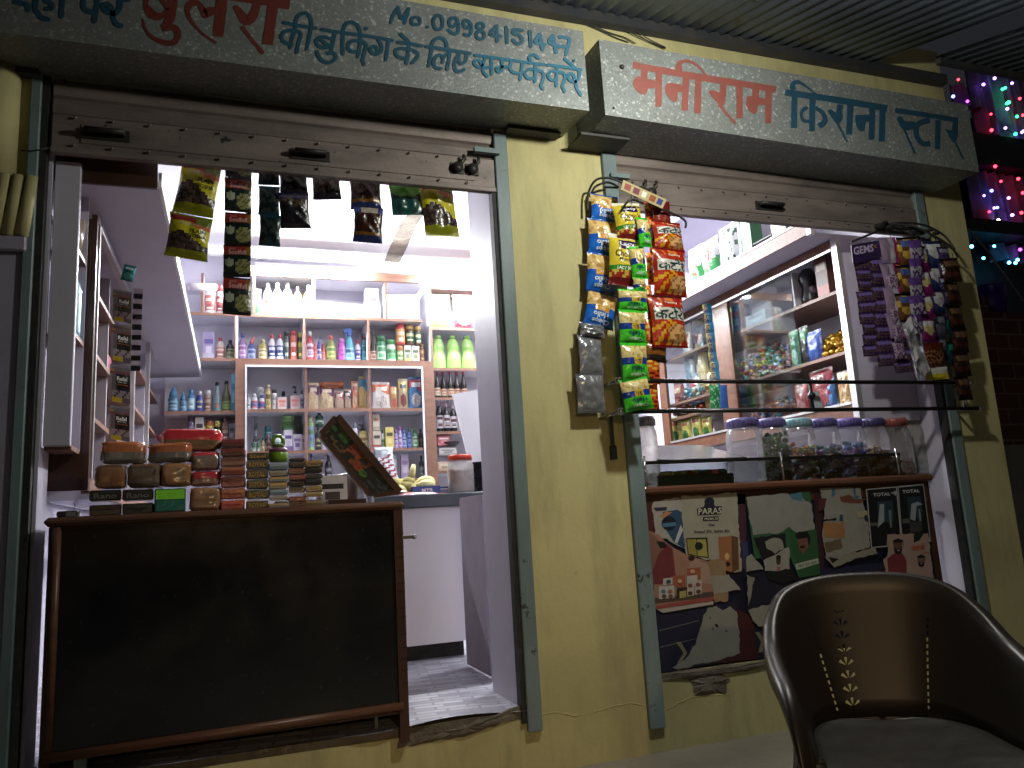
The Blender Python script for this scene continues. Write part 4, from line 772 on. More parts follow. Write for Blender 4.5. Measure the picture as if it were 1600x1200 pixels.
# rolled poster sticking out at the top left
a, b = AY(297, 448, 2.75), AY(335, 449, 3.1); MB().tube([a, b], .03, 14, H('#b8b0b8')).obj('paper_roll', 'print_paper', None, label='rolled pale poster poking out near the hanging yellow packets', cat='poster roll')

cp = [AY(*p, 3.52) for p in ((398, 404), (470, 406), (560, 410), (640, 417), (690, 421))]
MB().tube(catmull([tuple(p) for p in cp], 4), .007, 6, H('#8a8a92')).obj('wall_cable', 'plastic', None, label='grey cable running along the top of the back wall above the tube lights', cat='cable')
# ================================================================== LEFT SIDE OF THE SHOP
# narrow rack, side cabinet and loft along the left wall
rk = thing('side_rack', 'narrow lilac side rack just inside the doorway, next to the left guide channel', 'rack', (0, 0, 0))
a, b = AY(75, 250, .05), AY(107, 698, .05)
x0, x1, z0, z1 = -.648, AY(118, 480, .05).x, AY(85, 697, .05).z, 2.475
MB().box((x0, .05, z0), (x1, .075, z1), bev=.003).obj('side_board', 'lilac', rk)
for z in (z0+.004, 1.80, 2.13): MB().box((x0, .0755, z-.015), (x1-.004, .24, z)).box((x1-.004, .0755, z-.016), (x1, .24, z+.002)).obj('shelf', 'wood_edge', rk)
MB().box((x0, .2405, z0), (x1, .25, z1)).obj('back_board', 'lilac', rk)
mk('bottle', .085, .30, ('#58a8c0', '#2a5a90', '#7ac0d0', '#c8e8f0'), 'water_bottle', (x1-.042, .16, 1.802), 'pale blue water bottle standing in the narrow side rack', 'bottle')
MB().tube([(x1-.04, .15, 2.14), (x1-.04, .15, 2.27)], [.032, .05], 14, H('#7a6a58')).obj('paper_cup', 'plastic', None, label='brown grey cup at the top of the narrow side rack', cat='cup')
XC = -.53
cb = thing('side_cabinet', 'long shallow cabinet with aluminium posts along the left wall', 'cabinet', (0, 0, 0))
zb, zt = 1.27, 2.33
MB().box((-1.0, .26, zb), (-.985, 3.5, zt)).obj('back_panel', 'lilac', cb)
each([((XC-.02, .262, zb-.05), (XC, .30, zt+.02)), ((-1.0, .262, zb-.05), (XC-.021, .275, zt))], 'end_post', 'wood_dark', cb)
MB().box((XC-.006, .302, zb), (XC+.006, .325, zt-.01)).obj('alu_post', 'alu', cb)
MB().box((XC-.03, .302, zt), (XC, 3.5, zt+.03)).box((XC-.012, .33, zt-.02), (XC+.006, 3.5, zt-.001)).obj('top_rail', 'alu', cb)
MB().box((XC-.03, .302, zb-.06), (XC, 3.5, zb)).obj('bottom_rail', 'wood_edge', cb)
for y in (1.55, 2.35): MB().box((XC-.012, y, zb), (XC+.012, y+.035, zt-.021)).obj('alu_post', 'alu', cb)
for z in (1.55, 1.83, 2.10): MB().box((-.984, .28, z-.018), (XC-.04, 3.49, z)).box((XC-.0395, .28, z-.019), (XC-.032, 3.49, z+.001)).obj('shelf', 'wood_edge', cb)
for y in (1.0, 1.9, 2.7): MB().box((-.984, y, zb), (XC-.05, y+.016, zt-.02)).obj('divider', 'lilac', cb)
lf = thing('loft_box', 'lilac loft box under the ceiling over the side cabinet, white along its edge', 'loft', (0, 0, 0))
n0, n1 = AY(130, 288, .10), AY(247, 291, .10); f0, f1 = AY(259, 593, 3.45), AY(312, 589, 3.45)
zl = [p.z for p in (n0, n1, f1, f0)]
MB().hexa([(-1.01, .10, n0.z), (n1.x, .10, n1.z), (f1.x, 3.45, f1.z), (-1.01, 3.45, f0.z), (-1.01, .10, n0.z+.02), (n1.x, .10, n1.z+.02), (f1.x, 3.45, f1.z+.02), (-1.01, 3.45, f0.z+.02)]).obj('floor_board', 'lilac', lf)
MB().hexa([(n1.x+.001, .09, n1.z-.004), (n1.x+.014, .09, n1.z-.004), (f1.x+.014, 3.46, f1.z-.004), (f1.x+.001, 3.46, f1.z-.004), (n1.x+.001, .09, n1.z+.055), (n1.x+.014, .09, n1.z+.055), (f1.x+.014, 3.46, f1.z+.055), (f1.x+.001, 3.46, f1.z+.055)]).obj('edge_strip', 'laminate_white', lf)
MB().box((-1.01, .072, n0.z-.004), (n1.x, .088, n0.z+.40)).obj('end_board', 'wood_dark', lf)  # lilac front of the loft coloured dark for the shade on it
def sidegoods(rows, x, rz):
    for kind, y, z, w, h, c, name, label in rows: mk(kind, w, h, c, name, (x, y, z), label, name.split('_')[-1], rz=rz)
LC = ' in the left side cabinet'
sidegoods([('can', .55, 1.551, .05, .2, ('#1c2450', '#14183a', '#2a3a80', '#d8d8e8'), 'deodorant_can', 'navy deodorant can with upright white lettering'+LC), ('box', .52, 1.272, .12, .2, ('#b08a20', '#8a6a18', '#6a5018', '#d8b848'), 'yellow_carton', 'big yellow carton with a round picture'+LC), ('box', .62, 1.831, .08, .09, ('#c8c4c0', '#a83a38', '#b8b4b0', '#3a3634'), 'white_carton', 'white and red carton, upper shelf'+LC),
 ('box', 1.3, 1.551, .1, .13, ('#c8a030', '#a83a28', '#d8c060', '#7a2a1a'), 'yellow_carton', 'small yellow carton behind the hanging black cards'+LC), ('pouch', 1.35, 1.272, .16, .17, ('#3a7a48', '#8ac070', '#c8d8b8', '#2a4a28'), 'green_packet', 'green packet at the bottom'+LC), ('box', 1.4, 1.831, .13, .17, ('#c84a6a', '#e8c0cc', '#f0e0e4', '#8a2a48'), 'pink_carton', 'pink and white carton'+LC), ('box', 1.8, 1.272, .12, .22, ('#c8582a', '#a84020', '#e08a50', '#f0d8b8'), 'orange_carton', 'orange carton between the aluminium posts'+LC), ('box', 1.75, 1.831, .10, .16, ('#3a5a98', '#2a4070', '#7a98c8', '#d8e0f0'), 'blue_carton', 'blue carton between the aluminium posts'+LC),
 ('pouch', 2.1, 1.272, .18, .24, ('#c8dcc8', '#c83a38', '#4a9a58', '#f0e8e0'), 'detergent_bag', 'white green detergent bag with red top'+LC), ('bottle', 2.2, 1.551, .07, .2, ('#b8a088', '#6a5040', '#d8c8b0', '#8a5a38'), 'tan_bottle', 'tan bottle on the middle shelf'+LC), ('box', 1.55, 1.551, .1, .15, ('#d8d4d8', '#a8a4b0', '#8a86a0', '#4a4668'), 'white_carton', 'white carton on the middle shelf'+LC), ('bottle', 2.9, 1.551, .06, .2, ('#5a6aa0', '#c8c8d8', '#a8b8d8', '#2a3a70'), 'blue_bottle', 'dusty blue bottle at the far end'+LC)], XC-.14, R_(90))
# four hanging display cards
cd = thing('card_strip', 'strip of four hanging black and silver sachet cards beside the side cabinet', 'sachet strip', (0, 0, 0))
for k, (xa_, xb_, ya, yb) in enumerate(((176.5, 205, 452, 505), (174, 204, 506, 567), (172, 203, 569, 631), (171, 202, 633, 690))):
    q = [AY(xa_, yb-4, .62), AY(xb_, yb, .62), AY(xb_+.5, ya+3, .62), AY(xa_+.5, ya, .62)]
    m = MB(); nu, nv = 10, 16; vs = []; cs = []
    for jv in range(nv+1):
        for iu in range(nu+1): u, v = iu/nu, jv/nv; p = (q[0]*(1-u)+q[1]*u)*(1-v)+(q[3]*(1-u)+q[2]*u)*v; vs.append((p.x, p.y-.006*math.sin(math.pi*v)+.02*(u-.5), p.z))
    for jv in range(nv):
        for iu in range(nu):
            u, v = (iu+.5)/nu, (jv+.5)/nv; c = '#5c545c'
            if .34 < v < .72 and u > .28: c = '#17151a'
            if v < .10 and u < .6: c = '#b8a428'
            if .12 < v < .32: c = '#8a8088' if (iu*3+jv) % 4 else '#4a3a38'
            if u < .12 or v > .95: c = '#7a7078'
            if .80 < v < .9 and u < .25: c = '#a07830'
            if .72 <= v < .80 or (.10 <= v < .14): c = '#6a3a40'
            cs.append(H(c))
    m.add(vs, [(jv*(nu+1)+iu, jv*(nu+1)+iu+1, (jv+1)*(nu+1)+iu+1, (jv+1)*(nu+1)+iu) for jv in range(nv) for iu in range(nu)], cs)
    card = m.obj('card', 'print_film', cd)
    t = MB(); g = lambda u, v, q=q: tuple((q[0]*(1-u)+q[1]*u)*(1-v)+(q[3]*(1-u)+q[2]*u)*v+Vector((0, -.013+.02*(u-.5), 0)))
    add_text(t, 'Rafal', lambda u, v: g(.36+.5*u, .57+.11*v), '#d8d8dc', .03); add_text(t, 'MAX TEC', lambda u, v: g(.40+.44*u, .51+.04*v), '#c8c8cc'); add_text(t, 'extra strong', lambda u, v: g(.34+.56*u, .44+.035*v), '#c87a30')
    t.obj('lettering', 'print_paper', card)
q = [AY(188, 433, .60), AY(208, 441, .60), AY(211, 409, .60), AY(191, 400, .60)]
m = pouch(abs(q[1].x-q[0].x), .075, .025, pouch_design('#0f7a80', '#1a9498', '#4ab8b8', '#d8f0f0'), 3); m.obj('teal_packet', 'print_film', None, (AY(198, 440, .6).x, .59, AY(198, 440, .6).z), rot=(0, R_(12), 0), label='small teal packet hanging over the top of the black cards', cat='packet')
m = MB()
for k in range(16): p = AY(216-.3*k, 455+8*k, 1.15); m.box((p.x-.022, 1.148, p.z-.016), (p.x+.022, 1.152, p.z+.014), '#1c1a20' if k % 2 else '#b8b4bc')
m.obj('sachet_strip', 'print_film', None, label='thin black and white chequered sachet strip behind the black cards', cat='sachet strip')

# ------------------------------------------------------------------ the shop counter with its dark front
YCN = -.035
cx0, cx1 = AY(74, 813, YCN).x, AY(628, 782, YCN).x; zct = AY(350, 796, YCN).z
ct = thing('shop_counter', 'shop counter with black glossy front in a brown wooden frame, filling the doorway', 'counter', (0, 0, 0))
MB().box((cx0-.01, YCN-.012, zct-.032), (cx1+.008, .50, zct), bev=.012).obj('counter_top', 'wood_brown', ct)
zbr = AY(350, 1148, YCN).z
MB().tube([(cx0+.02, YCN+.006, zbr), (cx1-.02, YCN+.006, zbr+.012)], .017, 10).tube([(cx0+.03, YCN+.008, zbr), (cx0+.03, YCN+.008, zct-.034)], .014, 8).obj('front_frame', 'wood_brown', ct)
m = MB(); xs = AY(618, 900, YCN).x; m.box((xs, YCN, .205), (cx1, .46, zct-.033))
m.obj('side_board', 'wood_dark', ct)
m = MB()
for k in range(13): z = .42+k*.047+random.uniform(-.012, .012); m.box((xs+.012, YCN-.0015, z), (cx1+.001, YCN+.02, z+.004), (.01, .01, .01))
m.obj('edge_notch', 'plastic', ct)
MB().box((xs+.03, YCN-.004, zct-.15), (cx1+.045, YCN-.001, zct-.138), (.1, .1, .1)).ball((cx1+.045, YCN, zct-.144), .01, 8, 6, (.2, .2, .2)).obj('door_bolt', 'steel', ct)
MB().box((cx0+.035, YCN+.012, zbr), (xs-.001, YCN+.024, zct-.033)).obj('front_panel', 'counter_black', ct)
MB().box((cx0, YCN+.03, .22), (cx0+.03, .46, zct-.033)).box((cx0+.03, .42, .25), (xs, .46, zct-.033)).box((cx0+.03, YCN+.03, zbr-.02), (xs, .42, zbr)).obj('carcass', 'wood_dark', ct)
each([((AY(115, 1190, 0).x, 0, .2), (AY(135, 1190, 0).x, .04, zbr-.02)), ((AY(585, 1110, .06).x, .06, .235), (AY(590, 1110, .06).x, .09, zbr-.02))], 'counter_foot', 'channel_green', ct)
# packets piled on the counter
def packbox(px, y, c, name, label, cat, group=None, txt=None, d=.10, wrap=True, tcol='#b09040', base=None):
    x0_, x1_, t_, b_ = px; p, q = AY(x0_, b_, y), AY(x1_, t_, y); w, h = q.x-p.x-.002, q.z-p.z-.0015
    zz = p.z if base is None else base
    m = MB(); m.box((-w/2, 0, 0), (w/2, d, h), c[0], .004)
    m.box((-w/2+.004, -.0012, h*.55), (w/2-.004, .0, h*.95), c[1]).box((-w/2+.004, -.0012, h*.08), (w/2-.004, 0, h*.5), c[2])
    m.c = [tuple(min(.8, x*2.5+.012) for x in c_) for c_ in m.c]
    o = m.obj(name, 'print_film' if wrap else 'print_card', None, ((p.x+q.x)/2, y, zz), rot=(0, 0, R_(random.uniform(-6, 6))), label=label, cat=cat, group=group)
    if txt:
        t = MB(); add_text(t, txt, lambda u, v: (-w*.36+w*.72*u, -.0024, h*.2+h*.5*v), tcol, .02); t.obj('lettering', 'print_paper', o)
    return o
def loaf(px, y, c, name, label, cat, seed, d=.12, wrinkle=1.6, band=None):
    x0_, x1_, t_, b_ = px; p, q = AY(x0_, b_, y), AY(x1_, t_, y); w, h = q.x-p.x, q.z-p.z; m = MB(); vs, fs, cs = [], [], []; nu, nv = 36, 26
    for jv in range(nv+1):
        ph = math.pi*jv/nv
        for iu in range(nu):
            an = 2*math.pi*iu/nu
            def sq(v, e): return math.copysign(abs(v)**e, v)
            X, Yv, Zv = sq(math.sin(ph), .3)*sq(math.cos(an), .32), sq(math.sin(ph), .3)*sq(math.sin(an), .32), -sq(math.cos(ph), .34)
            k = 1+.05*wrinkle*mnoise.noise(Vector((X*3+seed, Yv*3, Zv*4)))+.03*wrinkle*mnoise.noise(Vector((X*8+seed, Yv*7, Zv*9)))
            vs.append((X*w/2*k, d/2+Yv*d/2*k, h/2+Zv*h/2*(1+.05*mnoise.noise(Vector((X*4, seed, Zv))))))
    for jv in range(nv):
        for iu in range(nu):
            fs.append((jv*nu+iu, jv*nu+(iu+1) % nu, (jv+1)*nu+(iu+1) % nu, (jv+1)*nu+iu)); z = sum(vs[i][2] for i in fs[-1])/4/h; x = sum(vs[i][0] for i in fs[-1])/4/w
            cs.append(H(c[1] if z > c[3] else c[0] if mnoise.noise(Vector((x*14, z*9, seed))) > -.15 else c[2]))
    m.add(vs, fs, cs, True)
    m.c = [tuple(min(.8, x*3.0+.02) for x in c_) for c_ in m.c]
    o = m.obj(name, 'crinkle_film', None, ((p.x+q.x)/2, y, p.z), label=label, cat=cat); o.rotation_euler = (0, R_(random.uniform(-2, 2)), R_(random.uniform(-7, 7)))
    return o
BK = ('#141210', '#2a2618', '#1c1a16')
yk = .02
packbox((139, 190, 764, 783), yk, ('#161412', '#1a1816', '#1a1816'), 'tea_box', 'black box with white slanted lettering, above the leftmost dark brown box', 'box', None, 'Rano', tcol='#77726c')
packbox((139, 190, 783.5, 803), yk, ('#1c1512', '#30261c', '#3a3024'), 'tea_box', 'dark brown box at the bottom left corner of the pile', 'box', base=zct+.001)
packbox((190.5, 240, 763, 782), yk, ('#161412', '#1a1816', '#1a1816'), 'tea_box', 'black box with white slanted lettering, next to the green box', 'box', None, 'Rano', tcol='#77726c')
packbox((190.5, 240, 782.5, 802), yk, ('#1a1816', '#262422', '#1e1c1a'), 'tea_box', 'charcoal box in the bottom row next to the green box', 'box', base=zct+.001)
packbox((240.5, 291, 761, 801), yk, ('#123a34', '#5a9a20', '#0f4a40'), 'green_box', 'lime and bottle green box in the bottom row', 'box', None, None, base=zct+.001)
for px, c, lb, sd in (((146, 196, 725, 764), ('#5a3a22', '#4a3826', '#6a4a30', .85), 'brown paper coloured packet above the leftmost black box', 1), ((196, 249, 723, 763), ('#4a3a30', '#5a4030', '#3a302a', .88), 'shiny brown wrapped packet in the middle of the second row', 2), ((250, 299, 722, 761), ('#6a4a30', '#7a5638', '#54402e', .85), 'tan wrapped packet above the green box', 3)): loaf(px, yk, c, 'rusk_packet', lb, 'packet', sd)
loaf((156, 226, 688, 725), yk, ('#4a4440', '#7a4426', '#5a504a', .52), 'bread_packet', 'bread loaf in clear film, on the pile above the brown paper packet', 'bread', 5, .15, 2.2)
loaf((229, 299, 690, 723), yk, ('#4a4440', '#7a4426', '#5a504a', .5), 'bread_packet', 'bread loaf in clear film, against the red topped packets', 'bread', 6, .15, 2.2)
loaf((294, 345, 760, 800), yk, ('#6a4e38', '#7a5a40', '#58422f', .9), 'rusk_packet', 'tall tan packet standing on the counter right of the green box', 'packet', 7)
loaf((297, 344, 735, 760), yk, ('#5a4038', '#7a1a1e', '#6a4a40', .6), 'rusk_packet', 'packet with red top and yellow mark under another red topped packet', 'packet', 8)
loaf((299, 344, 705, 735), yk, ('#54463e', '#8a1e22', '#6a564a', .78), 'rusk_packet', 'red edged packet directly under the large red loaf', 'packet', 9)
loaf((249, 345, 668, 706), yk+.03, ('#54402e', '#9a1c22', '#6a4c34', .60), 'bread_packet', 'large loaf in red and clear film on the very top of the pile', 'bread', 11, .15, 1.2)
def column(x0_, x1_, edges, cols, name, labels, y, group, txts=None):
    for k in range(len(edges)-1):
        packbox((x0_+random.uniform(-1, 1), x1_+random.uniform(-1, 1), edges[k], edges[k+1]), y, cols[k % len(cols)], name, labels[k], 'box', None, (txts or {}).get(k), base=zct+.001 if k == len(edges)-2 else None)
ordn = ['top', 'second', 'third', 'fourth', 'fifth', 'sixth', 'seventh']
def olab(what, n): return [f'{what}, {ordn[k] if k < n-1 else "lowest"} of its stack' for k in range(n)]
column(345, 383.5, [685, 699, 713, 728, 743, 762, 780, 796], [('#4a1c20', '#5a2226', '#3a1418'), ('#4a1c20', '#54181c', '#3a1418'), ('#5a3a34', '#4a2a28', '#64443a'), ('#6a3a2a', '#7a4a34', '#5a2a22'), ('#5a2a26', '#4a1c1e', '#64342c'), ('#7a4030', '#8a5038', '#6a2c24'), ('#7a2a22', '#8a3a2c', '#6a2018')], 'soap_box', olab('red brown soap box beside the tan packets', 7), .015, 'soap boxes')
column(384, 420, [706, 718, 732, 748, 764, 780, 794], [('#1a221c', '#20281f', '#141a14'), ('#2c281e', '#3a3424', '#1e1c16'), ('#221f18', '#2a261c', '#1a1814'), ('#2a281e', '#343024', '#1c1a16')], 'soap_box', olab('black and gold lettered soap box', 6), .015, 'soap boxes', {0: 'Steel', 1: 'ROYAL', 2: 'ROYAL', 3: 'ROYAL', 4: 'ROYAL', 5: 'ROYAL'})
column(419.5, 450, [723, 734, 744, 753, 764, 774, 782, 790], [('#58646a', '#6a767c', '#485258'), ('#5a5a54', '#6a685c', '#484842'), ('#66604c', '#8a6a3a', '#4c5254'), ('#6a5a3a', '#8a7040', '#54503e')], 'soap_box', olab('silver and gold soap box under the lime tiffin', 7), .015, 'soap boxes')
column(450.5, 477.5, [715, 721, 731, 741, 750, 760, 770, 787], [('#1a1414', '#2a2020', '#141010'), ('#221a1a', '#3a2a24', '#1a1414'), ('#4a2018', '#5a3020', '#2a1814'), ('#5a1c20', '#6a2428', '#4a1418')], 'soap_box', olab('maroon and black soap box right of the tiffin stack', 7), .015, 'soap boxes')
column(476, 504.5, [718, 730, 739, 748, 758, 768, 776, 785], [('#3a2a14', '#6a4c20', '#1c140e'), ('#141210', '#26221c', '#100e0c'), ('#16141a', '#22202a', '#100e14'), ('#141418', '#24242c', '#0e0e12'), ('#5a4a2a', '#6a5834', '#4a3c22'), ('#6a5834', '#7a683e', '#54462a'), ('#54462a', '#645434', '#443820')], 'soap_box', olab('gold or black soap box nearest the glass flap', 7), .015, 'soap boxes')
# lime tiffin, tray, small things
p, q = AY(420, 723, .07), AY(449, 700, .07); r = (q.x-p.x)/2; tf = thing('tiffin_box', 'round lime green tiffin with mauve lid and carrying loop on the soap boxes', 'tiffin', ((p.x+q.x)/2, .065, p.z))
hh = q.z-p.z
MB().lathe([(r*.9, 0, H('#5a7a18')), (r, .01, H('#6a8c1e')), (r, hh*.7, H('#6a8c1e')), (r*.96, hh*.72, H('#6a8c1e'))], 22).obj('body', 'plastic', tf)
MB().lathe([(r*1.02, hh*.7, H('#7a4a68')), (r*1.02, hh*.9, H('#7a4a68')), (r*.8, hh, H('#7a4a68')), (r*.5, hh*1.02, H('#7a4a68'))], 22).lathe([(r*.62, hh*1.02, H('#5a7a28')), (r*.64, hh*1.25, H('#5a7a28')), (r*.5, hh*1.3, H('#5a7a28'))], 18).obj('lid', 'plastic', tf)
MB().tube([(-r*.55, 0, hh*1.2), (-r*.55, 0, hh*1.6), (-r*.25, 0, hh*1.85), (r*.25, 0, hh*1.85), (r*.55, 0, hh*1.6), (r*.55, 0, hh*1.2)], .008, 8, H('#6a8c2e')).obj('carry_loop', 'plastic', tf)
p = AY(108, 805, .03); MB().box((p.x-.035, .0, zct+.001), (p.x+.03, .06, zct+.022), (.03, .03, .035), .004).box((p.x-.005, -.001, zct+.003), (p.x+.026, 0, zct+.018), (.2, .2, .22)).obj('small_radio', 'plastic', None, label='small black device at the left end of the counter', cat='device')
# picture carton, dark box behind
mk('box', .13, .14, ('#c8c8cc', '#b8b8bc', '#3a3438', '#1a1a20'), 'picture_carton', (AY(517, 752, .46).x, .45, zct+.001), 'white carton with a dark picture, behind the gold soap boxes', 'carton')
mk('box', .16, .028, ('#4a1c28', '#3a1420', '#5a2430', '#3a1420'), 'flat_carton', (AY(540, 770, .3).x, .30, zct+.001), 'flat maroon carton lying before the glass flap', 'carton')
# steel drum seen behind the flap
MB().lathe([(.10, 0, H('#7a7c78')), (.10, .36, H('#7a7c78')), (.105, .365, H('#8a8c88')), (.09, .37, H('#8a8c88'))], 20).obj('steel_drum', 'steel', None, (AY(552, 740, .75).x, .75, zct-.2), label='grey drum behind the picture carton and the glass flap', cat='drum')
MB().box((AY(520, 740, .6).x-.12, .55, .3), (AY(552, 740, .6).x+.2, .9, zct-.2)).obj('drum_stand', 'wood_dark', None, label='dark wooden stand under the grey drum behind the counter', cat='stand')
# tilted glass flap
fp = thing('glass_flap', 'tilted wooden framed glass flap with fruit coloured reflections painted in, at the counter end', 'flap', (0, 0, 0))
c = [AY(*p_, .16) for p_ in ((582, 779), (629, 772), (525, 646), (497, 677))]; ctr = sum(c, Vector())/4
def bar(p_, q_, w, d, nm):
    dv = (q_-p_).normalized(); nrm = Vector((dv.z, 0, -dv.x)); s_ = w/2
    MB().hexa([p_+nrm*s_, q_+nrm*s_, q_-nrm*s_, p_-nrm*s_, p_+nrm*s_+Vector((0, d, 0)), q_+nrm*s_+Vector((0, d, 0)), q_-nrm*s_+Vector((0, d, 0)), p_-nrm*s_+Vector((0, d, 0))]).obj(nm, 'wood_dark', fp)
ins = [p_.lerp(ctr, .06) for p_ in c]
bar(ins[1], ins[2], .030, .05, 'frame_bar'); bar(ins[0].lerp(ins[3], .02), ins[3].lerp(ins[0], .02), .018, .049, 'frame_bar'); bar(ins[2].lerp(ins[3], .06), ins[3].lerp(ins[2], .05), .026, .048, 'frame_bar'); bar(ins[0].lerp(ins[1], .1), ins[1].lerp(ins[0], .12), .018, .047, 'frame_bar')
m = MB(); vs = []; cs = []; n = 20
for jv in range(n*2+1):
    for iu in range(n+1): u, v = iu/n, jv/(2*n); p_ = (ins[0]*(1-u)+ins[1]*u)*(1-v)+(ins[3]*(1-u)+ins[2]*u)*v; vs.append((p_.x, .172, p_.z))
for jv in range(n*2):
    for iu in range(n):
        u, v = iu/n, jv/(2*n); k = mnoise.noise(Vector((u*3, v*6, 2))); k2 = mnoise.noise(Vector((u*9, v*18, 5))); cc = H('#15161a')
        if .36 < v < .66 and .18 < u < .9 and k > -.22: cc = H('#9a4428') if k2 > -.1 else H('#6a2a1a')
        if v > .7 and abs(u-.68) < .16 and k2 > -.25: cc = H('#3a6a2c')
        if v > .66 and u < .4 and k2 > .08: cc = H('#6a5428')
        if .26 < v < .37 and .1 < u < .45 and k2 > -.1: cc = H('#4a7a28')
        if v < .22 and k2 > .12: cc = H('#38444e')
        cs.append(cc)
m.add(vs, [(jv*(n+1)+iu, jv*(n+1)+iu+1, (jv+1)*(n+1)+iu+1, (jv+1)*(n+1)+iu) for jv in range(2*n) for iu in range(n)], cs); m.obj('painted_reflection', 'print_card', fp)  # fruit reflection painted into the panel's colours behind the glass
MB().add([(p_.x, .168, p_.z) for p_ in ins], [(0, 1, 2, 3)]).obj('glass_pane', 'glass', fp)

# ------------------------------------------------------------------ white cabinet behind, board, leaning panel
wc = thing('white_cabinet', 'white laminate cabinet with slate top behind the counter', 'cabinet', (0, 0, 0))
YW = 1.45; x1 = AY(729, 900, YW).x; zt = AY(680, 792, YW).z; zt2 = AY(640, 773, YW-.03).z
MB().box((.25, YW, .335), (x1, 1.95, zt-.001), bev=.003).obj('body', 'laminate_white', wc)
MB().box((.27, YW+.06, ZF+.004), (x1-.02, 1.93, .334)).obj('plinth', 'rubber_black', wc)
MB().box((.22, YW-.04, zt), (AY(757, 770, YW-.03).x, 2.0, zt2), bev=.005).obj('counter_top', 'slate', wc)
MB().box((1.192, .675, ZF+.02), (1.212, 1.095, 1.152)).obj('wooden_board', 'board_mauve', None, label='mauve grey wooden board standing upright by the door jamb', cat='board')
MB().box((1.214, .66, ZF+.004), (1.24, .70, 1.10)).obj('dark_gap_strip', 'rubber_black', None, label='thin black strip standing for the dark gap beside the mauve grey board', cat='strip')  # black strip put in for the shaded gap between board and jamb
lp = [AY(*p_, 1.9) for p_ in ((740, 749), (800, 738), (785, 601), (708, 616))]
MB().slab(lp, (0, .03, 0)).obj('leaning_panel', 'laminate_white', None, label='leaning lilac white panel hiding the ends of the dark bottle rows', cat='panel')
def onw(px, py, y): p_ = AY(px, py, y); return (p_.x, y, zt2+.001)
p, q = AY(701, 770, 1.5), AY(738, 711, 1.5); r = (q.x-p.x)/2; hh = q.z-zt2
jr = thing('plastic_jar', 'milky plastic jar with red lid on the slate counter top', 'jar', ((p.x+q.x)/2, 1.5, zt2+.001))
MB().lathe([(r*.95, 0, W_), (r, .01, W_), (r, hh*.72, W_), (r*.86, hh*.84, W_), (r*.84, hh*.86, W_)], 22).obj('jar_body', 'jar_milky', jr)
MB().lathe([(r*.82, .006, H('#b8b0a8')), (r*.86, .02, H('#c0b8b0')), (r*.86, hh*.55, H('#c8c2ba')), (r*.3, hh*.6, H('#c8c2ba'))], 18).obj('contents', 'cloth', jr)
MB().lathe([(r*.92, hh*.86, H('#c83a22')), (r*.92, hh*.98, H('#c83a22')), (r*.84, hh, H('#d04a30'))], 22).obj('lid', 'plastic', jr)
MB().add([(-r*.99*math.cos(t), -r*1.004*math.sin(t), z) for z in (hh*.32, hh*.62) for t in (.15, .45, .8)], [(0, 1, 4, 3), (1, 2, 5, 4)], ['#b06a38', '#a85030']).obj('label_sheet', 'print_paper', jr)
m = MB(); random.seed(4)
for k in range(20): m.ball((random.uniform(-.13, .13), random.uniform(-.05, .05), random.uniform(.01, .09)), random.uniform(.03, .055), 10, 7, H('#b8b070') if k % 3 else H('#cac68c'), (1.2, 1, .8))
m.tube([(0, 0, .08), (.02, -.02, .15), (.03, -.01, .19)], [.025, .02, .012], 8, H('#c4c088'))
m.obj('cloth_bundle', 'cloth', None, onw(640, 765, 1.62), label='pale yellow knotted cloth bundle on the slate counter top', cat='bundle')
def stripes(u, v): return H('#d8d8e0') if (v*14+u*1.5) % 1 > .42 else (H('#2a2a34') if (u < .55) else H('#8a3038'))
mm = pouch(.17, .26, .06, stripes, 4); mm.obj('striped_sack', 'print_film', None, onw(612, 765, 1.58), rot=(R_(-14), R_(-16), 0), label='white sack with black stripes leaning behind the glass flap', cat='sack')
mm = pouch(.12, .13, .05, lambda u, v: H('#c8d4dc'), 9); p_ = onw(598, 720, 1.75); mm.obj('white_bag', 'print_film', None, (p_[0]+.01, 1.72, zt2+.2), rot=(R_(-20), 0, 0), label='white plastic bag above the striped sack', cat='bag')
o = mk('box', .17, .05, ('#2a50b0', '#1f3a88', '#3a60c0', '#2a50b0'), 'blue_carton', onw(664, 765, 1.55), 'blue carton lettered MTR on the slate counter top', 'carton')
t = MB(); add_text(t, 'MTR', lambda u, v: (-.03+.07*u, -.0475, .016+.02*v), '#f0f0f4', .03); t.obj('lettering', 'print_paper', o)
mk('box', .13, .045, ('#3a4a90', '#c85a70', '#7a8ac0', '#e0d8e0'), 'small_carton', onw(692, 765, 1.58), 'small blue and pink carton behind the milky jar', 'carton')
mm = pouch(.26, .12, .02, pouch_design('#b0506a', '#c8c030', '#d8a090', '#2a5a30'), 2); mm.obj('flat_packet', 'print_film', None, onw(655, 775, 1.44), rot=(R_(-84), 0, 0), label='flat red and yellow packet at the front edge of the slate top', cat='packet')
mm = pouch(.22, .12, .02, pouch_design('#c8bca8', '#3a3440', '#d8c8b8', '#8a5a4a'), 12); p_ = onw(615, 775, 1.46); mm.obj('flat_packet', 'print_film', None, (p_[0], p_[1], p_[2]+.02), rot=(R_(-80), 0, R_(14)), label='flat cream packet beneath the striped sack', cat='packet')
m = MB()
for k in range(4): m.lathe([(.075, 0, K_), (.10, .045, K_), (.105, .05, K_), (.09, .051, K_)], 16, o=(0, 0, k*.045))
m.obj('bowl_stack', 'plastic', None, (AY(762, 765, 1.5).x, 1.55, zt2+.001), label='stack of black bowls between the milky jar and the door jamb', cat='bowls')
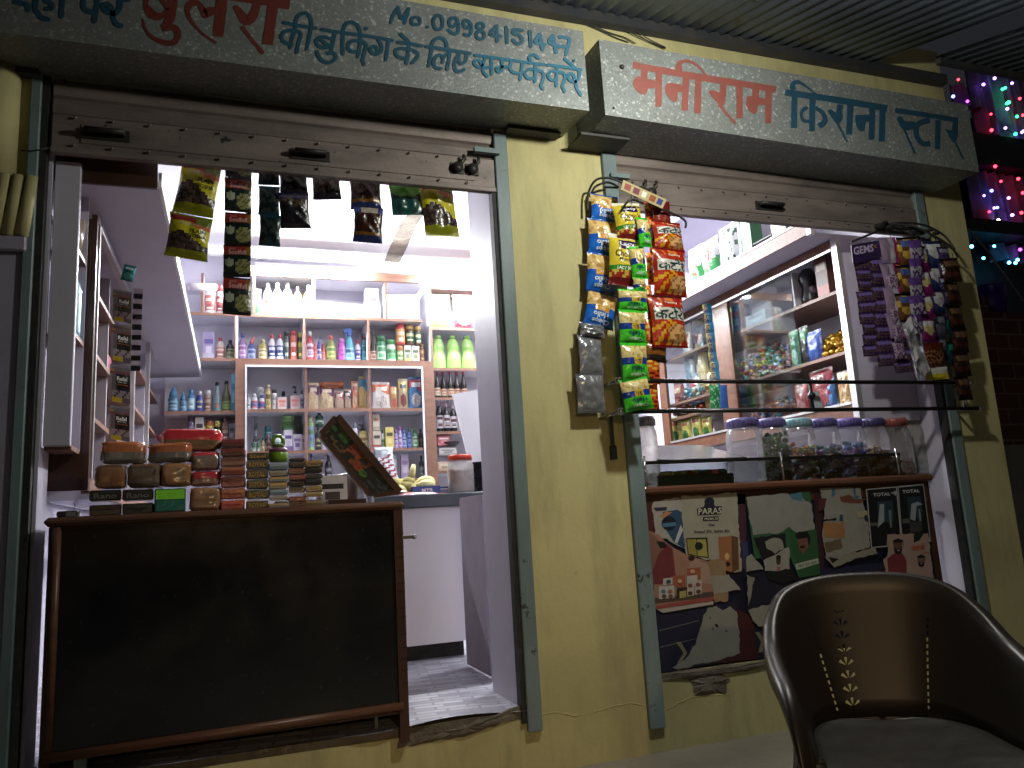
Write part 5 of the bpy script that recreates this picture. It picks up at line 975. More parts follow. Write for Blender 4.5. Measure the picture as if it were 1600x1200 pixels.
# ================================================================== HANGING STRIPS OF PACKETS
def hang(name, label, y, quads, builder, texts=(), wire=True, group=None, top=None):
    """quads: (x0, x1, ytop, ybottom, tilt) as surveyed; builder(w, h, seed) -> packet mesh"""
    t = thing(name, label, 'packet strip', (0, 0, 0), group)
    me = {}; base = None
    for k, qd in enumerate(quads):
        xl, xr_, yt, yb = qd[:4]
        if group == GRN: xl, xr_ = xl-.13*(xr_-xl), xr_+.13*(xr_-xl)
        tilt = qd[4] if len(qd) > 4 else 0
        a_, b_ = AY((xl+xr_)/2, yb, y), AY((xl+xr_)/2, yt, y); w = AY(xr_, (yt+yb)/2, y).x-AY(xl, (yt+yb)/2, y).x; h = b_.z-a_.z
        var = k % 2
        if var not in me:
            pm = builder(w, h, k+3); me[var] = (pm.mesh('packet', builder.mat), w, h, [(pouch_text(pm, *tx)) for tx in texts])
            me[var] = me[var][:3]+([m_.mesh('lettering', 'print_paper') for m_ in me[var][3]],)
        mm, w0, h0, tl = me[var]
        o = place(mm, 'packet', t, (a_.x, y+.002*(k % 3), a_.z), (R_(random.uniform(-5, 5)), R_(tilt), R_(random.uniform(-9, 9))), (w/w0, 1, h/h0))
        for tm in tl: place(tm, 'lettering', o)
    if wire:
        q0 = quads[0]; a_ = AY((q0[0]+q0[1])/2, q0[2]+4, y)
        MB().tube([tuple(a_), (a_.x, y, top or a_.z+.05)], .0018, 5).obj('string', 'cable', t)
    return t
def B(design, t, mat, nu=16, nv=22, wr=1.0):
    def f_(w, h, seed): return pouch(w, h, t, design, seed, nu, nv, wr=wr)
    f_.mat = mat; return f_
def nz(u, v, s, k=0): return mnoise.noise(Vector((u*s, v*s, k)))
def d_poha(u, v):
    e = v+.10*(u-.5)
    if v < .05 or v > .96: return H('#7a7c18')
    if e > .80: return H('#7a1c20') if u < .62 else H('#5a6a20')
    if e > .72 and u > .5: return H('#b0602a')
    if e > .46+.10*math.sin(u*5): return H('#b8b01c')
    if v > .16: return H('#4a3a34') if nz(u, v, 12) > 0 else H('#2c2420')
    return H('#7c8018')
GRN = 'sachet strips at the end of the rail'
GD = 'strips hung across the doorway'
YH = .09; TZ = 2.50
hang('snack_strip', 'pair of large yellow and red snack packets hanging at the left end of the doorway', YH, [(268, 334, 249, 336, 8), (256, 325, 337, 404, 6)], B(d_poha, .05, 'print_film'), [('PLAIN', .50, .58, .90, .66, '#16160c'), ('FOSHA', .52, .47, .92, .55, '#16160c'), ('HANUMAN', .2, .74, .62, .79, '#c8b8a0')], group=GD, top=TZ)
def d_soul(u, v):
    if v > .96 or v < .03: return H('#2a1414')
    if v > .66: return H('#8a2c22') if u < .82 else H('#7a5a20')
    if (u-.22)**2/.028+(v-.44)**2/.018 < 1: return H('#9aa08e')
    if (u-.74)**2/.10+(v-.32)**2/.055 < 1: return H('#8a8a5a') if nz(u, v, 14) > -.1 else H('#5a5c38')
    return H('#152420')
hang('sachet_strip', 'long strip of six dark green and red meal sachets, longest strip in the doorway', YH, [(352, 393, 228, 279, 1), (351, 393, 279, 331, 0), (350, 392, 331, 383, 1), (349, 392, 383, 433, 0), (348, 392, 433, 492, 1)], B(d_soul, .012, 'print_film', wr=.6), [('Soulfull', .16, .70, .86, .84, '#c8a09a'), ('RAGI', .20, .85, .44, .92, '#b0827c')], group=GD, top=TZ)
def d_teal(u, v):
    if v < .08 or v > .92: return H('#1f4450')
    return H('#3a4644') if nz(u, v, 5, 2) > .05 else H('#1c2a2c')
hang('sachet_strip', 'strip of four small dark teal foil sachets beside the dark green and red strip', YH, [(403, 437, 232, 289, 0), (403, 437, 289, 336, 1), (404, 438, 336, 384, 2)], B(d_teal, .02, 'print_foil'), group=GD, top=TZ)
def d_navy(u, v):
    if v > .80: return H('#3a3454') if v < .9 else H('#1a1a34')
    if v > .60+.06*math.sin(u*8): return H('#5a4a2a') if nz(u, v, 8, 3) > 0 else H('#23202c')
    return H('#14131c')
hang('snack_strip', 'two crumpled navy packets, one below the other, next to the teal foil sachets', YH, [(437, 482, 262, 305, -2), (438, 487, 303, 357, -4)], B(d_navy, .035, 'print_film', wr=1.6), group=GD, top=TZ)
def d_navb(u, v):
    if v > .72: return H('#39407c') if nz(u, v, 9) > -.2 else H('#b0b0c0')
    return H('#4a3018') if v > .25 and nz(u, v, 7, 5) > -.15 else H('#14131c')
hang('snack_packet', 'single short navy and brown packet tucked under the shutter', YH, [(489, 534, 262, 312, -3)], B(d_navb, .035, 'print_film', wr=1.6), group=GD, top=TZ)
def d_brown(u, v):
    if v > .84: return H('#2c3a72') if u < .25 or u > .8 else H('#a89c90')
    if v > .28: return H('#3a1c10') if nz(u, v, 8, 1) > -.2 else H('#241610')
    return H('#1f2a58') if v < .2 else H('#6a4818')
hang('snack_strip', 'two blue and brown packets hanging over the bright ceiling in the doorway middle', YH, [(548, 597, 271, 328, -1), (551, 598, 325, 379, 3)], B(d_brown, .04, 'print_film', wr=1.4), group=GD, top=TZ)
def d_green(u, v):
    if v > .80: return H('#b8602a') if u < .5 else H('#3a7a28')
    if v > .55-.16*math.sin(u*3.2): return H('#5aa83a')
    return H('#14443e') if nz(u, v, 6) > -.3 else H('#1f302c')
hang('snack_packet', 'green packet with dark teal lower half before the bare ceiling patch', YH, [(613, 664, 274, 336, -5)], B(d_green, .04, 'print_film', wr=1.4), group=GD, top=TZ)
hang('snack_packet', 'single yellow and red packet hanging nearest the doorway\'s green channel', YH, [(663, 721, 284, 370, -5)], B(d_poha, .055, 'print_film', wr=1.5), group=GD, top=TZ)

GL = 'snack strips beside the pillar'
def d_blue(u, v):       # hangs head down
    if v > .94: return H('#1a58b0')
    if v > .55: return H('#d8b878') if nz(u, v, 7, 2) > -.12 else H('#b89050')
    if v > .43: return H('#1f5cc0') if u < .25 or u > .75 else H('#d0901c')
    if v < .06: return H('#123a80')
    return H('#1a66c8')
YA, YB_, YC_, YD = -.06, -.15, -.19, -.13
hang('chips_strip', 'strip of four blue chips packets hanging upside down against the pillar', YA, [(924, 969, 304, 346, 3), (920, 966, 344, 398, 2), (916, 962, 397, 456, 4), (911, 958, 454, 511, 14)], B(d_blue, .05, 'print_film'), [('Chipps', .22, .08, .80, .22, '#d8e4f0', True), ('Hello', .22, .23, .74, .37, '#e8f0f8', True), ('5/-', .40, .44, .60, .53, '#f0e8d0', True)], group=GL)
hang('packet_back_strip', 'three plain silver packet backs hanging below the blue chips packets', YA, [(906, 946, 504, 526, 4), (905, 946, 524, 586, 2), (903, 948, 584, 645, -1)], B(lambda u, v: H('#8c8f96') if v > .06 and v < .94 else H('#6c6f76'), .035, 'print_foil', wr=1.8), wire=False, group=GL)
def d_choco(u, v):
    if v < .12: return H('#6a1818')
    if v < .27: return H('#b8a040') if nz(u, v, 9) > 0 else H('#8a2a1c')
    if v < .36: return H('#2a7a28')
    if .70 < v < .86 and .22 < u < .82: return H('#2a1a44') if nz(u, v, 3) > -.35 else H('#d8d0c0')
    if v > .9: return H('#d8d4c0')
    return H('#d0bc34')
hang('snack_strip', 'two yellow chocolate snack packets hanging before the pillar', YB_, [(966, 1009, 316, 376, -3), (952, 1001, 366, 447, 6)], B(d_choco, .06, 'print_film'), [('Lacy', .28, .72, .76, .83, '#e8e4f0'), ("Choco's", .14, .52, .88, .66, '#4a1a28'), ('Munchies', .26, .44, .78, .51, '#3a1a20'), ('LACY BITES', .2, .28, .8, .34, '#e8e8d8')], group=GL)
def d_greenc(u, v):
    if v > .93: return H('#3ab828')
    if v > .60: return H('#d8c88a') if nz(u, v, 7, 4) > -.15 else H('#b8a060')
    if v > .40: return H('#1a3c8a') if abs(u-.52) > .16 else H('#c8a81c')
    if v < .08: return H('#2c9a20')
    return H('#44c42c')
hang('chips_strip', 'long strip of green chips packets hanging upside down in front of the rail', YC_, [(999, 1020, 340, 386, -2), (989, 1013, 384, 436, -2), (991, 1010, 434, 462, 0), (967, 1013, 453, 487, 0), (968, 1012, 485, 538, 0), (973, 1017, 536, 594, -2), (978, 1022, 590, 641, -8)], B(d_greenc, .05, 'print_film'), [('Chipps', .24, .09, .80, .21, '#d8f0e0', True), ('Hello', .24, .22, .76, .36, '#123a5a', True), ('5/-', .40, .43, .64, .55, '#1a2a5a', True)], group=GL)
def d_kat(u, v):
    if v > .95 or v < .06: return H('#6a1414')
    if v > .80: return H('#9a2018') if nz(u, v, 5) > -.2 else H('#c06a28')
    if .50 < v < .72: return H('#c8c4b8') if abs(u-.5) < .44 else H('#8a2018')
    if v < .42 and (u-.68)**2/.09+(v-.24)**2/.035 < 1: return H('#c89a64') if nz(u, v, 13) > -.1 else H('#8a5a34')
    a_ = math.atan2(v-.5, u-.42)*5
    return H('#c8901c') if (v < .5 and math.sin(a_*2.2) > .15) else H('#a02a14')
hang('snack_strip', 'strip of three large red snack packets beside the window opening', YD, [(1022, 1072, 346, 393, -1), (1020, 1077, 390, 463, 0), (1020, 1077, 461, 543, 0)], B(d_kat, .07, 'print_film'), [('कटोरे', .06, .50, .90, .74, '#10343c'), ('Yummy', .36, .80, .76, .86, '#e0d8c8')], group=GL)
def d_or(u, v): return H('#c8541c') if (v*5+u) % 1 > .4 else H('#d8b040') if v > .5 else H('#6a1c14')
hang('sachet_strip', 'narrow strip of orange sachets half hidden between green and red packets', -.09, [(1008, 1022, 316, 345), (1016, 1027, 345, 395), (1013, 1024, 395, 445), (1012, 1024, 445, 500), (1011, 1026, 500, 556), (1010, 1034, 556, 600), (1012, 1030, 600, 640)], B(d_or, .025, 'print_film', 10, 12), group=GL)
hang('snack_packet', 'dark maroon packet peeping out above the large red snack packets', -.115, [(1022, 1048, 316, 352, 0)], B(lambda u, v: H('#5a1014') if v > .4 else H('#7a2a1a'), .03, 'print_film'), group=GL)
hang('snack_packet', 'brown packet showing below the large red snack packets', -.10, [(1008, 1042, 536, 566, 4)], B(lambda u, v: H('#7a4a20') if v > .35 else H('#2a2018'), .03, 'print_film'), group=GL)
# header card and wire hangers
q = [AY(*p, -.17) for p in ((970, 296), (1035, 326), (1042, 312), (974, 281))]
hc = thing('header_card', 'long cream printed card tilted over the yellow snack packets', 'card', (0, 0, 0))
MB().slab(q, (0, .004, 0), H('#a89a70')).obj('card', 'print_card', hc)
for i, (u0, u1, c_) in enumerate(((.06, .2, '#8a3a2a'), (.26, .4, '#6a2a3a'), (.46, .56, '#d8d4c4'), (.64, .78, '#8a4a1c'), (.82, .94, '#2a3a7a'))):
    g = lambda u, v: (q[0]*(1-u)+q[1]*u)*(1-v)+(q[3]*(1-u)+q[2]*u)*v
    MB().add([g(u0, .2)+Vector((0, -.001, 0)), g(u1, .2)+Vector((0, -.001, 0)), g(u1, .8)+Vector((0, -.001, 0)), g(u0, .8)+Vector((0, -.001, 0))], [(0, 1, 2, 3)], c_).obj('printed_picture', 'print_card', hc.children[0])
hg = thing('wire_hanger', 'bent black wire hanger carrying the snack strips beside the pillar', 'hanger', (0, 0, 0))
for i, pts in enumerate((((918, 330, -.05), (920, 300, -.06), (932, 281, -.10), (955, 279, -.13), (985, 293, -.15), (1015, 318, -.16), (1050, 333, -.15), (1070, 345, -.13), (1071, 356, -.13)), ((922, 308, -.04), (930, 292, -.06), (950, 285, -.06), (966, 292, -.03)), ((1005, 318, -.17), (985, 312, -.2), (970, 330, -.17)))):
    MB().tube(catmull([tuple(AY(a_, b_, y_)) for a_, b_, y_ in pts], 5), .0055, 7).obj('wire', 'black_iron', hg)

# strips at the other side of the window
GR = 'sachet strips at the end of the rail'
YR = -.07
def sach(cols, dens=6):
    def f_(u, v):
        k = nz(u, v, dens, 1)
        if v > .92 or v < .06: return H(cols[0])
        if .62 < v < .86 and .14 < u < .86: return H(cols[1])
        return H(cols[2]) if k > .02 else H(cols[3])
    return f_
def col(x0, x1, X0, X1, y0, y1, n): return [(x0+(X0-x0)*k/n, x1+(X1-x1)*k/n, y0+(y1-y0)*k/n, y0+(y1-y0)*(k+1)/n, -4) for k in range(n)]
gm = ('#2a1c48', '#6a5a98', '#5a4434', '#34204e')
a = hang('sachet_strip', 'purple sweets strip under the GEMS card, nearest the cabinet post', YR+.02, col(1340, 1360, 1356, 1377, 404, 556, 9), B(sach(gm, 9), .012, 'print_film', 10, 12), group=GR)
hang('sachet_strip', 'second purple sweets strip, right beside the one under the card', YR+.01, col(1364, 1386, 1378, 1401, 404, 572, 8), B(sach(gm, 9), .012, 'print_film', 10, 12), group=GR)
hang('sachet_strip', 'short purple sweets strip reaching lowest behind the crumpled foil', YR, col(1399, 1420, 1406, 1428, 528, 582, 3), B(sach(gm, 9), .012, 'print_film', 10, 12), wire=False, group=GR)
hang('foil_strip', 'shiny silver and pink foil strip hanging near the top right hanger', YR-.03, col(1382, 1402, 1398, 1418, 372, 528, 4), B(lambda u, v: H('#a890b0') if u < .55 else H('#c83a9a') if u > .8 else H('#d0ccd8'), .02, 'print_foil', 10, 14, 2.2), group=GR)
hang('chocolate_strip', 'orange edged chocolate strip between silver foil and yellow packets', YR-.02, col(1402, 1412, 1408, 1420, 380, 470, 3), B(sach(('#5a1c10', '#c8782a', '#b05a20', '#8a3a14')), .015, 'print_film', 10, 12), wire=False, group=GR)
hang('snack_strip', 'strip of dark packets with ochre and blue bands in the middle of the bunch', YR-.05, col(1411, 1435, 1408, 1434, 372, 502, 3), B(sach(('#14101c', '#4a5a9a', '#a88a3a', '#5a3a20'), 4), .03, 'print_film'), group=GR)
hang('snack_strip', 'strip of magenta packets with white bands', YR-.06, col(1437, 1454, 1445, 1468, 384, 535, 4), B(sach(('#5a1450', '#c8c4c8', '#b8a878', '#6a1a58'), 3), .025, 'print_film'), group=GR)
hang('snack_strip', 'strip of blue packets with white square labels', YR-.04, col(1453, 1473, 1464, 1484, 378, 490, 3), B(sach(('#1c2248', '#c0c0c4', '#a8a8b0', '#22305a'), 3), .025, 'print_film'), group=GR)
hang('snack_strip', 'long strip of dark brown packets at the outer edge, over the rail end', YR-.08, col(1480, 1500, 1504, 1526, 404, 625, 6), B(sach(('#140c0a', '#5a4430', '#3a1a14', '#1c100e'), 5), .035, 'print_film'), group=GR)
hang('foil_strip', 'teal green foil strip between magenta packets and brown strip', YR-.03, col(1484, 1497, 1490, 1505, 495, 572, 2), B(sach(('#0f3a3a', '#3a9a7a', '#1a5a5a', '#123a40'), 4), .02, 'print_foil'), wire=False, group=GR)
hang('snack_packet', 'maroon nut packet at the bottom of the magenta strip', YR-.06, [(1450, 1477, 536, 574, -3)], B(lambda u, v: H('#4a1c12') if v > .7 else (H('#7a5038') if nz(u, v, 12) > 0 else H('#3a2018')), .03, 'print_film'), wire=False, group=GR)
hang('snack_packet', 'small white and yellow packet lowest of the bunch', YR-.06, [(1452, 1479, 574, 593, -3)], B(lambda u, v: H('#b8a828') if v < .45 else H('#a8a8a0'), .02, 'print_film'), wire=False, group=GR)
hang('grey_sachet', 'dull grey sachets with blue shade right of the magenta packets', YR-.02, col(1466, 1480, 1472, 1486, 492, 600, 3), B(sach(('#2a2c38', '#6a6c78', '#4a4c58', '#3a3c48'), 4), .02, 'print_film'), wire=False, group=GR)
hang('foil_strip', 'violet and silver foil strip hanging between ochre and magenta packets', YR-.08, col(1426, 1441, 1428, 1447, 376, 520, 5), B(lambda u, v: H('#6a4a98') if v > .6 else (H('#b8b4c4') if nz(u, v, 6) > -.1 else H('#5a3a7a')), .02, 'print_foil', 10, 14, 2), group=GR)
hang('sachet_strip', 'indigo sachets with white spots between blue packets and brown strip', YR-.065, col(1470, 1485, 1482, 1499, 386, 500, 5), B(sach(('#1a1a30', '#8a8a9a', '#5a3a6a', '#2a2a48'), 7), .018, 'print_film', 10, 12), group=GR)
hang('foil_strip', 'pale pink foil sachets in front of the second purple sweets strip', YR-.03, col(1390, 1404, 1404, 1420, 430, 560, 5), B(lambda u, v: H('#c8b0c4') if nz(u, v, 6) > 0 else H('#7a5a88'), .02, 'print_foil', 10, 12, 2), group=GR)
m = MB(); rr = random.Random(5); P = [AY(a_, b_, YR-.09) for a_, b_ in ((1404, 500), (1432, 505), (1446, 530), (1452, 560), (1455, 585), (1440, 586), (1425, 588), (1432, 560), (1426, 535), (1404, 528))]
cv = []; n = 9
for i in range(n+1):
    for k in range(7):
        t = i/n; x = 1418+26*t+(k-3)*4.6*(1-.25*math.sin(t*3)); y = 498+90*t+8*math.sin(k); p = AY(x, y, YR-.09+rr.uniform(-.018, .018)); cv.append(tuple(p))
m.add(cv, [(i*7+k, i*7+k+1, i*7+7+k+1, i*7+7+k) for i in range(n) for k in range(6)], ['#c8c6cc' if rr.random() > .35 else '#8a8a94' for _ in range(n*6)])
m.obj('crumpled_foil', 'print_foil', None, label='crumpled empty silver foil wrapper hanging in the middle of the bunch', cat='wrapper', group=GR)
gc = thing('sweets_card', 'purple hanging card lettered GEMS above the purple sweets strips', 'card', (0, 0, 0))
q = [AY(*p, YR) for p in ((1333, 411), (1378, 402), (1377, 375), (1330, 383))]
MB().slab(q, (0, .004, 0), H('#2a1c44')).obj('card', 'print_card', gc)
t = MB(); qq = [q[0].lerp(q[3], .42).lerp(q[1].lerp(q[2], .42), .05), q[0].lerp(q[3], .42).lerp(q[1].lerp(q[2], .42), .72), q[0].lerp(q[3], .86).lerp(q[1].lerp(q[2], .86), .72), q[0].lerp(q[3], .86).lerp(q[1].lerp(q[2], .86), .05)]
text_on_quad(t, 'GEMS', qq, H('#b8a8c8'), off=.02); c_ = q[0].lerp(q[2], .72)+Vector((.012, -.0015, .0)); t.add([(c_.x+.011*math.cos(i*.524), c_.y, c_.z+.011*math.sin(i*.524)) for i in range(12)], [tuple(range(12))], '#7a4a20'); t.obj('lettering', 'print_paper', gc.children[0])
hg = thing('wire_hanger', 'black wire hanger with cloth ties above the sachet bunch', 'hanger', (0, 0, 0))
for pts in (((1378, 350, -.02), (1420, 352, -.1), (1455, 366, -.14), (1485, 385, -.16), (1497, 402, -.16)), ((1375, 352, -.02), (1410, 348, -.06), (1445, 352, -.08), (1475, 368, -.1), (1492, 390, -.12)), ((1330, 378, -.05), (1370, 362, -.03), (1400, 350, -.02))):
    MB().tube(catmull([tuple(AY(*p)) for p in pts], 5), .006, 7).obj('wire', 'black_iron', hg)
m = MB(); rr = random.Random(2)
for k in range(12): p = AY(1375+k*8, 350+k*1.3+rr.uniform(-4, 4), -.05-.004*k); m.ball(tuple(p), rr.uniform(.012, .024), 7, 5, '#141416', (1.6, 1, .7))
m.obj('cloth_tie', 'cloth', hg)

# ------------------------------------------------------------------ display rail
rl = thing('display_rail', 'two bar metal display rail with ball ends across the sales window', 'rail', (0, 0, 0))
YRL = -.12
zu, zl_ = AY(966, 595, YRL).z, AY(970, 643, YRL).z; xl_, xr2 = AY(966, 595, YRL).x, AY(1502, 597, YRL).x
for z, nm, xe in ((zu, 'rail_bar', xr2+.06), (zl_, 'rail_bar', xr2+.10)): MB().tube([(xl_, YRL, z), (xe, YRL, z)], .0105, 10).obj(nm, 'rail_black', rl)
for z in (zu, zl_):
    MB().tube([(xl_, YRL, z), (xl_-.045, -.001, z-.012)], .009, 8).ball((xl_, YRL, z), .019, 12, 8).obj('wall_arm', 'steel', rl)
    MB().tube([(xr2, YRL, z), (xr2+.07, -.001, z-.004)], .008, 8).ball((xr2+(.06 if z == zu else .10), YRL, z), .015, 12, 8).obj('wall_arm', 'steel', rl)
for px in (1268, 1507): p = AY(px, 620, YRL); MB().tube([(p.x, YRL, zl_+.01), (p.x, YRL, zu-.01)], .008, 8).ball((p.x, YRL, (zu+zl_)/2), .02, 12, 8).obj('rail_post', 'rail_black' if px < 1400 else 'steel', rl)
MB().tube([(xl_-.02, -.06, zl_-.01), (xl_+.0, -.02, zl_-.16)], .008, 8).box((xl_-.012, -.03, zl_-.20), (xl_+.012, -.004, zl_-.14)).obj('brace', 'iron_beam', rl)
mm = pouch(.075, .10, .004, lambda u, v: H('#1a3a8a') if (u-.42)**2+(v-.86)**2 < .02 else H('#a8b8c0'), 2); p = AY(1262, 648, .02); mm.obj('payment_card', 'print_paper', None, (p.x, -.06, p.z+.005), rot=(R_(-5), R_(-8), R_(6)), label='pale blank payment card with a blue dot behind the rail ball', cat='card')

# ------------------------------------------------------------------ RIGHT COUNTER WITH POSTERS
YCF = .0
zr = AY(1200, 752, -.02).z; x0c, x1c = 1.76, AY(1456, 760, -.02).x
rc = thing('sales_counter', 'sales window counter with brown top edge and a front pasted over in posters', 'counter', (0, 0, 0))
MB().box((1.748, -.03, zr-.035), (x1c+.015, .42, zr), bev=.010).obj('counter_top', 'wood_brown', rc)
MB().box((1.752, .012, .322), (x1c-.005, .40, zr-.036)).obj('carcass', 'wood_dark', rc)
MB().box((x1c-.04, .0, .325), (x1c, .0115, zr-.036)).box((1.752, .0, zr-.10), (x1c-.041, .0115, zr-.036)).obj('front_frame', 'wood_dark', rc)
m = MB(); m.box((1.752, .004, .325), (x1c-.041, .011, zr-.101), '#0d1028')
o = m.obj('front_panel', 'print_card', rc)
YPO = .002
PLIFT = [0]
def px3(ox, oy, k):
    def f_(x, y, lift=0): p = AY(ox+x/k, oy+y/k, YPO); return Vector((p.x, YPO-lift, p.z))
    return f_
C1, C2 = px3(980, 740, 3.75), px3(1230, 730, 5.926)
def poster(name, label, to, polys, texts=(), curl=.0, cat='poster'):
    m = MB(); PLIFT[0] += .0012; b_ = PLIFT[0]
    for i, (c_, pts) in enumerate(polys):
        rough = []
        for k, p in enumerate(pts):
            q_ = pts[(k+1) % len(pts)]; rough.append(p)
            L = math.hypot(q_[0]-p[0], q_[1]-p[1])
            if c_[0] == '~':
                for s_ in range(1, int(L/22)): t_ = s_/int(L/22); rough.append((p[0]+(q_[0]-p[0])*t_+random.uniform(-6, 6), p[1]+(q_[1]-p[1])*t_+random.uniform(-6, 6)))
        P = [to(*p, b_+i*.0002) for p in rough]; cc = H(c_.lstrip('~')); gy = sum(cc)/3; cc = tuple((x*.72+gy*.28)*.8+.004 for x in cc)
        m.add(P, [tuple(range(len(P)))], cc)
    o = m.obj(name, 'print_paper', None, label=label, cat=cat, group='posters pasted on the sales counter')
    if texts:
        t = MB()
        for s_, q_, c_ in texts: text_on_quad(t, s_, [to(*p, b_+len(polys)*.0002+.0004) for p in q_], H(c_), (0, 0, 0), .015)
        t.obj('lettering', 'print_paper', o)
    return o
def ell(cx, cy_, rx, ry, n=14): return [(cx+rx*math.cos(2*math.pi*k/n), cy_+ry*math.sin(2*math.pi*k/n)) for k in range(n)]
poster('backing_poster', 'dark navy and maroon striped sheet covering the whole counter front', C1, [('#171a3e', [(170, 800), (640, 740), (650, 1090), (200, 1165)]), ('#4a1014', [(635, 790), (735, 840), (765, 1085), (480, 1115), (500, 1085), (650, 1050)]), ('#14183a', [(740, 900), (960, 900), (960, 1060), (765, 1085)]), ('#5a1418', [(96, 160), (155, 160), (230, 640), (150, 640)]), ('#4a1a30', [(632, 120), (690, 120), (700, 560), (668, 560)]), ('#24306a', [(668, 400), (705, 400), (715, 600), (690, 600)]),
 ('#6a7078', [(185, 918), (420, 858), (420, 862), (185, 923)]), ('#6a7078', [(190, 1015), (400, 965), (400, 969), (190, 1020)]), ('#8a8060', [(285, 988), (310, 984), (350, 1050), (312, 1110), (290, 1112), (328, 1050)]), ('#8a8060', [(748, 930), (772, 928), (805, 985), (790, 1045), (765, 1048), (782, 985)]), ('#121430', [(690, 560), (960, 560), (960, 900), (760, 880), (700, 800)]),
 ('#3a1420', [(1090, 100), (1140, 100), (1150, 560), (1110, 560)]), ('#141a44', [(1130, 560), (1500, 520), (1540, 760), (1150, 700)]), ('#45171a', [(1180, 620), (1500, 560), (1540, 760), (1190, 720)])])
poster('torn_sheet', 'large torn grey white paper remnant low on the counter front', C1, [('~#8c8c84', [(470, 785), (520, 775), (560, 800), (600, 775), (640, 810), (650, 900), (660, 1050), (560, 1085), (500, 1100), (440, 1110), (300, 1150), (262, 1135), (340, 1085), (400, 1000), (420, 930), (445, 830)]), ('#15161c', [(478, 838), (490, 845), (486, 856)]), ('#15161c', [(515, 878), (535, 890), (528, 902), (512, 893)]), ('#15161c', [(495, 900), (506, 910), (500, 920)]), ('#15161c', [(570, 912), (588, 925), (578, 926)])], cat='paper scrap')
poster('detergent_poster', 'torn white poster with a blue detergent badge', C1, [('~#a8a49e', [(152, 165), (300, 140), (330, 165), (335, 440), (290, 420), (230, 380), (165, 380), (142, 190)]), ('#174a72', [(205, 225), (290, 212), (325, 230), (332, 440), (270, 400), (225, 330)]), ('#c8783a', [(185, 250), (225, 222), (262, 226), (210, 262)]), ('#10202c', ell(242, 292, 44, 42)), ('#2a7aa8', [(203, 292), (282, 284), (284, 306), (206, 314)]), ('#b8c0c4', [(275, 400), (310, 300), (324, 330), (290, 410)]), ('#15324a', [(150, 200), (230, 195), (228, 215), (165, 220)])])
poster('ghee_poster', 'white ghee poster lettered PARAS PREMIUM with two cartons', C1, [('~#a39f8c', [(312, 130), (432, 125), (440, 133), (636, 108), (668, 570), (625, 580), (560, 520), (345, 480), (325, 300)]), ('#171c36', ell(478, 165, 30, 26)), ('#171c36', [(405, 205), (445, 195), (450, 178), (505, 178), (512, 192), (552, 190), (548, 240), (408, 246)]), ('#171c36', [(440, 254), (532, 250), (532, 276), (440, 280)]), ('#15160f', [(340, 378), (466, 374), (474, 495), (352, 478)]), ('#9a9420', [(346, 386), (400, 384), (404, 482), (356, 470)]), ('#b0a62a', [(404, 386), (456, 384), (468, 488), (408, 482)]), ('#16261c', ell(416, 425, 24, 24)), ('#a86428', [(528, 372), (606, 364), (610, 578), (540, 560)]), ('#6a4418', [(606, 364), (644, 372), (650, 560), (610, 578)]), ('#d8b44a', ell(580, 485, 14, 20)), ('#3a1c10', ell(585, 530, 16, 14))],
 [('PARAS', [(412, 240), (548, 234), (548, 198), (412, 205)], '#b8b4a4'), ('PREMIUM', [(448, 274), (526, 271), (526, 257), (448, 260)], '#b8b4a4'), ('Ghee', [(470, 308), (508, 306), (508, 290), (470, 292)], '#20222e'), ('Swaad Bhi, Sehat Bhi', [(388, 352), (594, 345), (594, 325), (388, 332)], '#20222e')])
fp_ = [('~#a8735c', [(112, 330), (160, 350), (260, 430), (380, 490), (480, 520), (500, 720), (500, 770), (160, 790), (148, 640)]), ('#7a1f2a', [(130, 420), (230, 410), (262, 440), (285, 640), (150, 650)]), ('#8a5a44', [(114, 332), (165, 372), (215, 430), (175, 480), (145, 570), (135, 480)]), ('#241818', [(165, 395), (215, 400), (230, 430), (190, 440)]), ('#b08a74', [(380, 490), (480, 540), (490, 650), (430, 640), (340, 600)]), ('#3a2018', ell(372, 495, 20, 16)), ('#5a4438', [(150, 730), (500, 690), (500, 720), (160, 760)]), ('#a83a34', [(165, 775), (498, 718), (500, 742), (165, 795)]), ('#b0aca0', [(170, 795), (500, 748), (500, 765), (205, 815)])]
for c_, x_, y_, w_, h_ in (('#a85428', 255, 600, 80, 65), ('#a85028', 345, 555, 80, 70), ('#c0bcb4', 205, 615, 55, 40), ('#c0bcb4', 345, 600, 60, 60), ('#b8b4b0', 180, 660, 90, 75), ('#2a2a1c', 285, 670, 60, 60), ('#b0a030', 300, 690, 40, 40), ('#b8b0a8', 345, 640, 40, 80), ('#b8b0a8', 390, 630, 40, 80)): fp_.append((c_, [(x_, y_), (x_+w_, y_-7), (x_+w_, y_+h_-7), (x_, y_+h_)]))
for x_, y_, c_ in ((205, 690, '#3a7a9a'), (245, 690, '#a85a48'), (210, 718, '#6a3a30'), (248, 718, '#7a4a38'), (362, 655, '#8a3a30'), (362, 700, '#5a2a20'), (408, 650, '#8a3a30'), (410, 690, '#6a3428'), (235, 632, '#2a4a7a'), (375, 572, '#d8a060'), (300, 630, '#d8a868')): fp_.append((c_, ell(x_, y_, 14, 12, 10)))
poster('snack_poster', 'peeling pink poster of a person in red with many snack packs', C1, fp_)
poster('orange_sheet', 'faded pale orange paper scrap beside the snack packs', C1, [('~#9a7a50', [(470, 510), (540, 495), (575, 530), (585, 745), (510, 755), (490, 640)]), ('~#9a958a', [(480, 600), (590, 590), (660, 680), (590, 690), (500, 705)])], cat='paper scrap')
